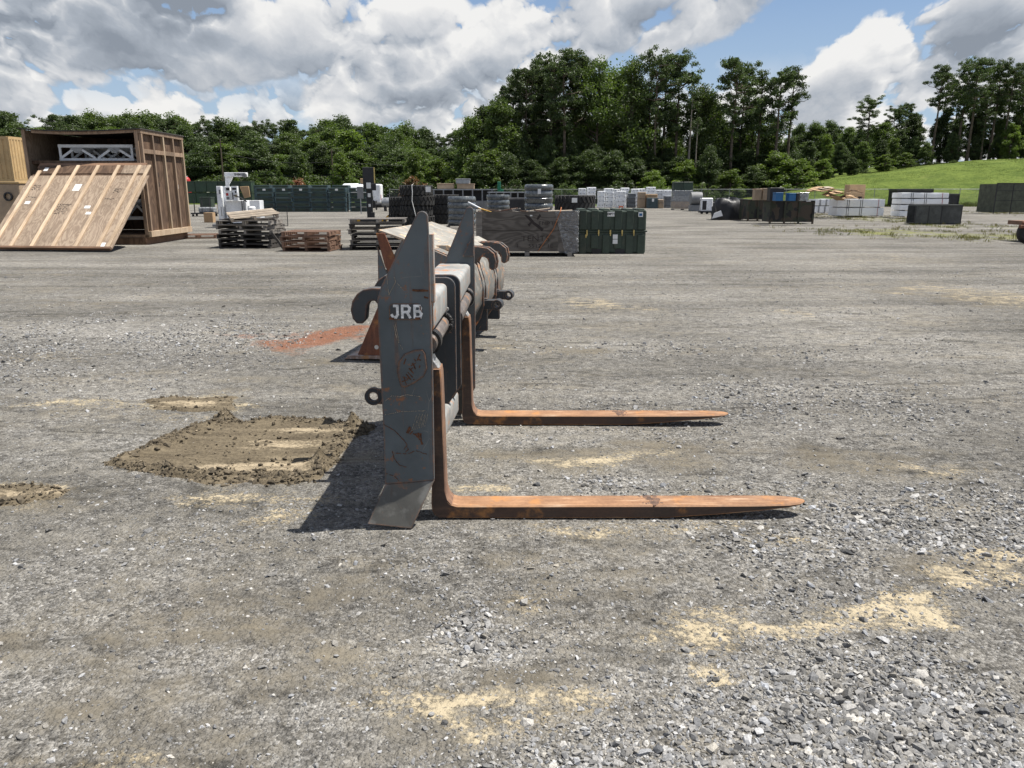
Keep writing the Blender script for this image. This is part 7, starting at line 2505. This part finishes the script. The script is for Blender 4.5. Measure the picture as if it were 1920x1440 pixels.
# rusty trailer end at the right edge
q = G(1922, 458)
e = thing('trailer', 'rusty trailer hitch with a black wheel at the edge of the yard', 'trailer', (q.x, q.y, 0))
mb = MB(); mb.lathe([(0.12, -0.10), (0.30, -0.12), (0.36, -0.05), (0.36, 0.05), (0.30, 0.12), (0.12, 0.10)], 24, (0.18, 0.2, 0.36), Matrix.Rotation(math.pi / 2, 3, 'X')); mb.build('wheel', M_RUBBER, e, smooth=40)
mb = MB(); mb.lathe([(0.0, -0.06), (0.13, -0.06), (0.13, 0.06), (0.0, 0.06)], 16, (0.18, 0.2, 0.36), Matrix.Rotation(math.pi / 2, 3, 'X')); mb.build('rim', M_BRUST, e)
MB().b2(-0.22, 1.6, 0.0, 0.12, 0.50, 0.60).build('frame_beam', M_BRUST, e, bevel=0.01, seg=1)
MB().b2(-0.16, 0.10, 0.02, 0.10, 0.605, 0.70).build('hitch_block', M_BRUST, e, bevel=0.01, seg=1)
MB().b2(0.6, 3.0, 0.13, 2.0, 0.55, 0.68).build('deck', M_PALLET_RED, e)
MB().b2(1.5, 1.58, 0.3, 0.38, 0.0, 0.549).build('stand_leg', M_BRUST, e)

# ---- chain-link fence
P_f = [(-15, 97), (6, 95.4), (16, 93.5), (40, 87.5), (62, 82), (75, 79)]
fence = thing('chain_link_fence', 'galvanised chain-link fence with thin posts along the yard', 'fence')
for (xa, ya), (xb, yb) in zip(P_f, P_f[1:]):
    L_ = math.hypot(xb - xa, yb - ya)
    a = math.atan2(yb - ya, xb - xa)
    n_ = max(1, int(round(L_ / 3.0)))
    for k in range(n_):
        x, y = xa + (xb - xa) * k / n_, ya + (yb - ya) * k / n_
        mb = MB(); mb.tube([(x, y, -0.1), (x, y, 1.92)], 0.030, 6); mb.build('post', M_STEEL, fence)
    mb = MB(); mb.tube([(xa, ya, 1.84), (xb, yb, 1.84)], 0.022, 5); mb.build('top_rail', M_STEEL, fence)
    o = MB().b2(0, L_, -0.002, 0.002, 0.03, 1.82).build('wire_mesh', M_LINK, fence)
    o.location = (xa, ya, 0)
    o.rotation_euler = (0, 0, a)

# ---- utility poles and wires
poles = []
for i_, (px_, ptop, Y) in enumerate([(412, 260, 134), (621, 278, 136)]):
    p = D(px_, ptop, Y)
    e = thing('utility_pole', 'thin wooden utility pole %s' % ('above the white machine' if i_ == 0 else 'above the stacked green cases'), 'utility pole', (p.x, Y, 0))
    mb = MB(); mb.tube([(0, 0, -0.3), (0, 0, p.z * 0.5), (0.02, 0, p.z)], [0.17, 0.14, 0.11], 8); mb.build('pole', BARK, e, smooth=50)
    MB().b2(-0.5, 0.5, -0.05, 0.05, p.z - 0.6, p.z - 0.5).build('crossarm', BARK, e)
    poles.append(p)
wr = thing('overhead_wire', 'thin overhead wires strung between the utility poles', 'wire')
for dz, dx in ((-2.2, 0.0), (-4.4, 0.0)):
    pa, pb = poles
    ends = [Vector((-100, 126, pa.z + dz + 0.5)), pa + Vector((dx, 0, dz)), pb + Vector((dx, 0, dz)), Vector((12, 140, pb.z + dz))]
    for q0, q1 in zip(ends, ends[1:]):
        pts = [q0 + (q1 - q0) * k / 10 - Vector((0, 0, 0.8 * math.sin(math.pi * k / 10))) for k in range(11)]
        mb = MB(); mb.tube(pts, 0.025, 4); mb.build('cable', M_BLACK, wr)


# ------------------------------------------------------------------ weeds in the gravel, rough grass on the bank
def blades(name, P, Hh, n_per, cols, mat, spread):
    """grass tufts: narrow bent blades"""
    n = len(P)
    m_ = n * n_per
    base = np.repeat(P, n_per, 0) + np.concatenate([npr.normal(0, 1, (m_, 2)) * np.repeat(spread, n_per)[:, None], np.zeros((m_, 1))], 1)
    h = np.repeat(Hh, n_per) * npr.uniform(0.5, 1.2, m_)
    a = npr.uniform(0, 6.283, m_)
    lean = npr.uniform(0.15, 0.7, m_) * h
    w = np.maximum(0.004, h * 0.035) * npr.uniform(.7, 1.4, m_)
    d = np.stack([np.cos(a), np.sin(a), 0 * a], 1)
    s_ = np.stack([-np.sin(a), np.cos(a), 0 * a], 1)
    z = np.array([0, 0, 1.0])
    p0, p1 = base - s_ * w[:, None], base + s_ * w[:, None]
    mid = base + d * (lean * 0.35)[:, None] + z * (h * 0.6)[:, None]
    tip = base + d * lean[:, None] + z * h[:, None]
    V = np.stack([p0, p1, mid + s_ * (w * 0.8)[:, None], tip, mid - s_ * (w * 0.8)[:, None]], 1).reshape(-1, 3)
    Fc = np.arange(m_ * 5).reshape(-1, 5)
    return numpy_mesh(name, V, Fc, mat, np.repeat(np.repeat(cols, n_per, 0), 5, 0))


def blade_mat():
    m, t, p = base_mat('grass_blades')
    c = t.attr('tone', 'Color')
    dif = t.new('ShaderNodeBsdfDiffuse')
    tr = t.new('ShaderNodeBsdfTranslucent')
    t.put(dif, 0, c)
    t.put(tr, 0, c)
    mx = t.new('ShaderNodeMixShader')
    mx.inputs[0].default_value = 0.35
    t.l.new(dif.outputs[0], mx.inputs[1])
    t.l.new(tr.outputs[0], mx.inputs[2])
    t.l.new(mx.outputs[0], t.n['Material Output'].inputs[0])
    return m


M_BLADE = blade_mat()
N = 60000
Xv, Yv = npr.uniform(8, 48, N), npr.uniform(24, 66, N)
mk_ = mask(WEED, Xv, Yv) * sstep(0.42, 0.62, fbm(Xv * 0.9, Yv * 0.9, 3))
k = npr.random(N) < mk_ * 0.8
P = np.stack([Xv[k], Yv[k], 0 * Xv[k]], 1)
g = npr.random(len(P))[:, None]
cols = np.array([[0.085, 0.115, 0.028]]) * (1 - g) + np.array([[0.27, 0.24, 0.085]]) * g
tag(link('weeds', blades('weeds', P, npr.uniform(0.03, 0.14, len(P)), 7, cols, M_BLADE, np.full(len(P), 0.07))), 'yellow-green weeds growing in the gravel', 'weeds', kind='stuff')
N = 26000
Xv, Yv = npr.uniform(14, 110, N), 84 + 26 * npr.random(N) ** 1.3
zb = np.maximum(hill_z(Xv, Yv), 0.0)
foot = sstep(0.45, 0.6, fbm(Xv * 0.25, Yv * 0.6, 3))
k = npr.random(N) < 0.25 + 0.75 * foot
Xv, Yv, zb = Xv[k], Yv[k], zb[k]
g = npr.random(len(Xv))[:, None] * (0.5 + 0.5 * fbm(Xv * 0.2, Yv * 0.5, 3))[:, None]
cols = np.array([[0.060, 0.092, 0.016]]) * (1 - g) + np.array([[0.20, 0.21, 0.06]]) * g
hh_ = np.where(Yv < 90, npr.uniform(0.12, 0.42, len(Xv)), npr.uniform(0.06, 0.18, len(Xv)))
tag(link('rough_grass', blades('rough_grass', np.stack([Xv, Yv, zb], 1), hh_, 5, cols, M_BLADE, np.full(len(Xv), 0.25))), 'rough tufted grass along the foot and face of the bank', 'grass', kind='stuff')
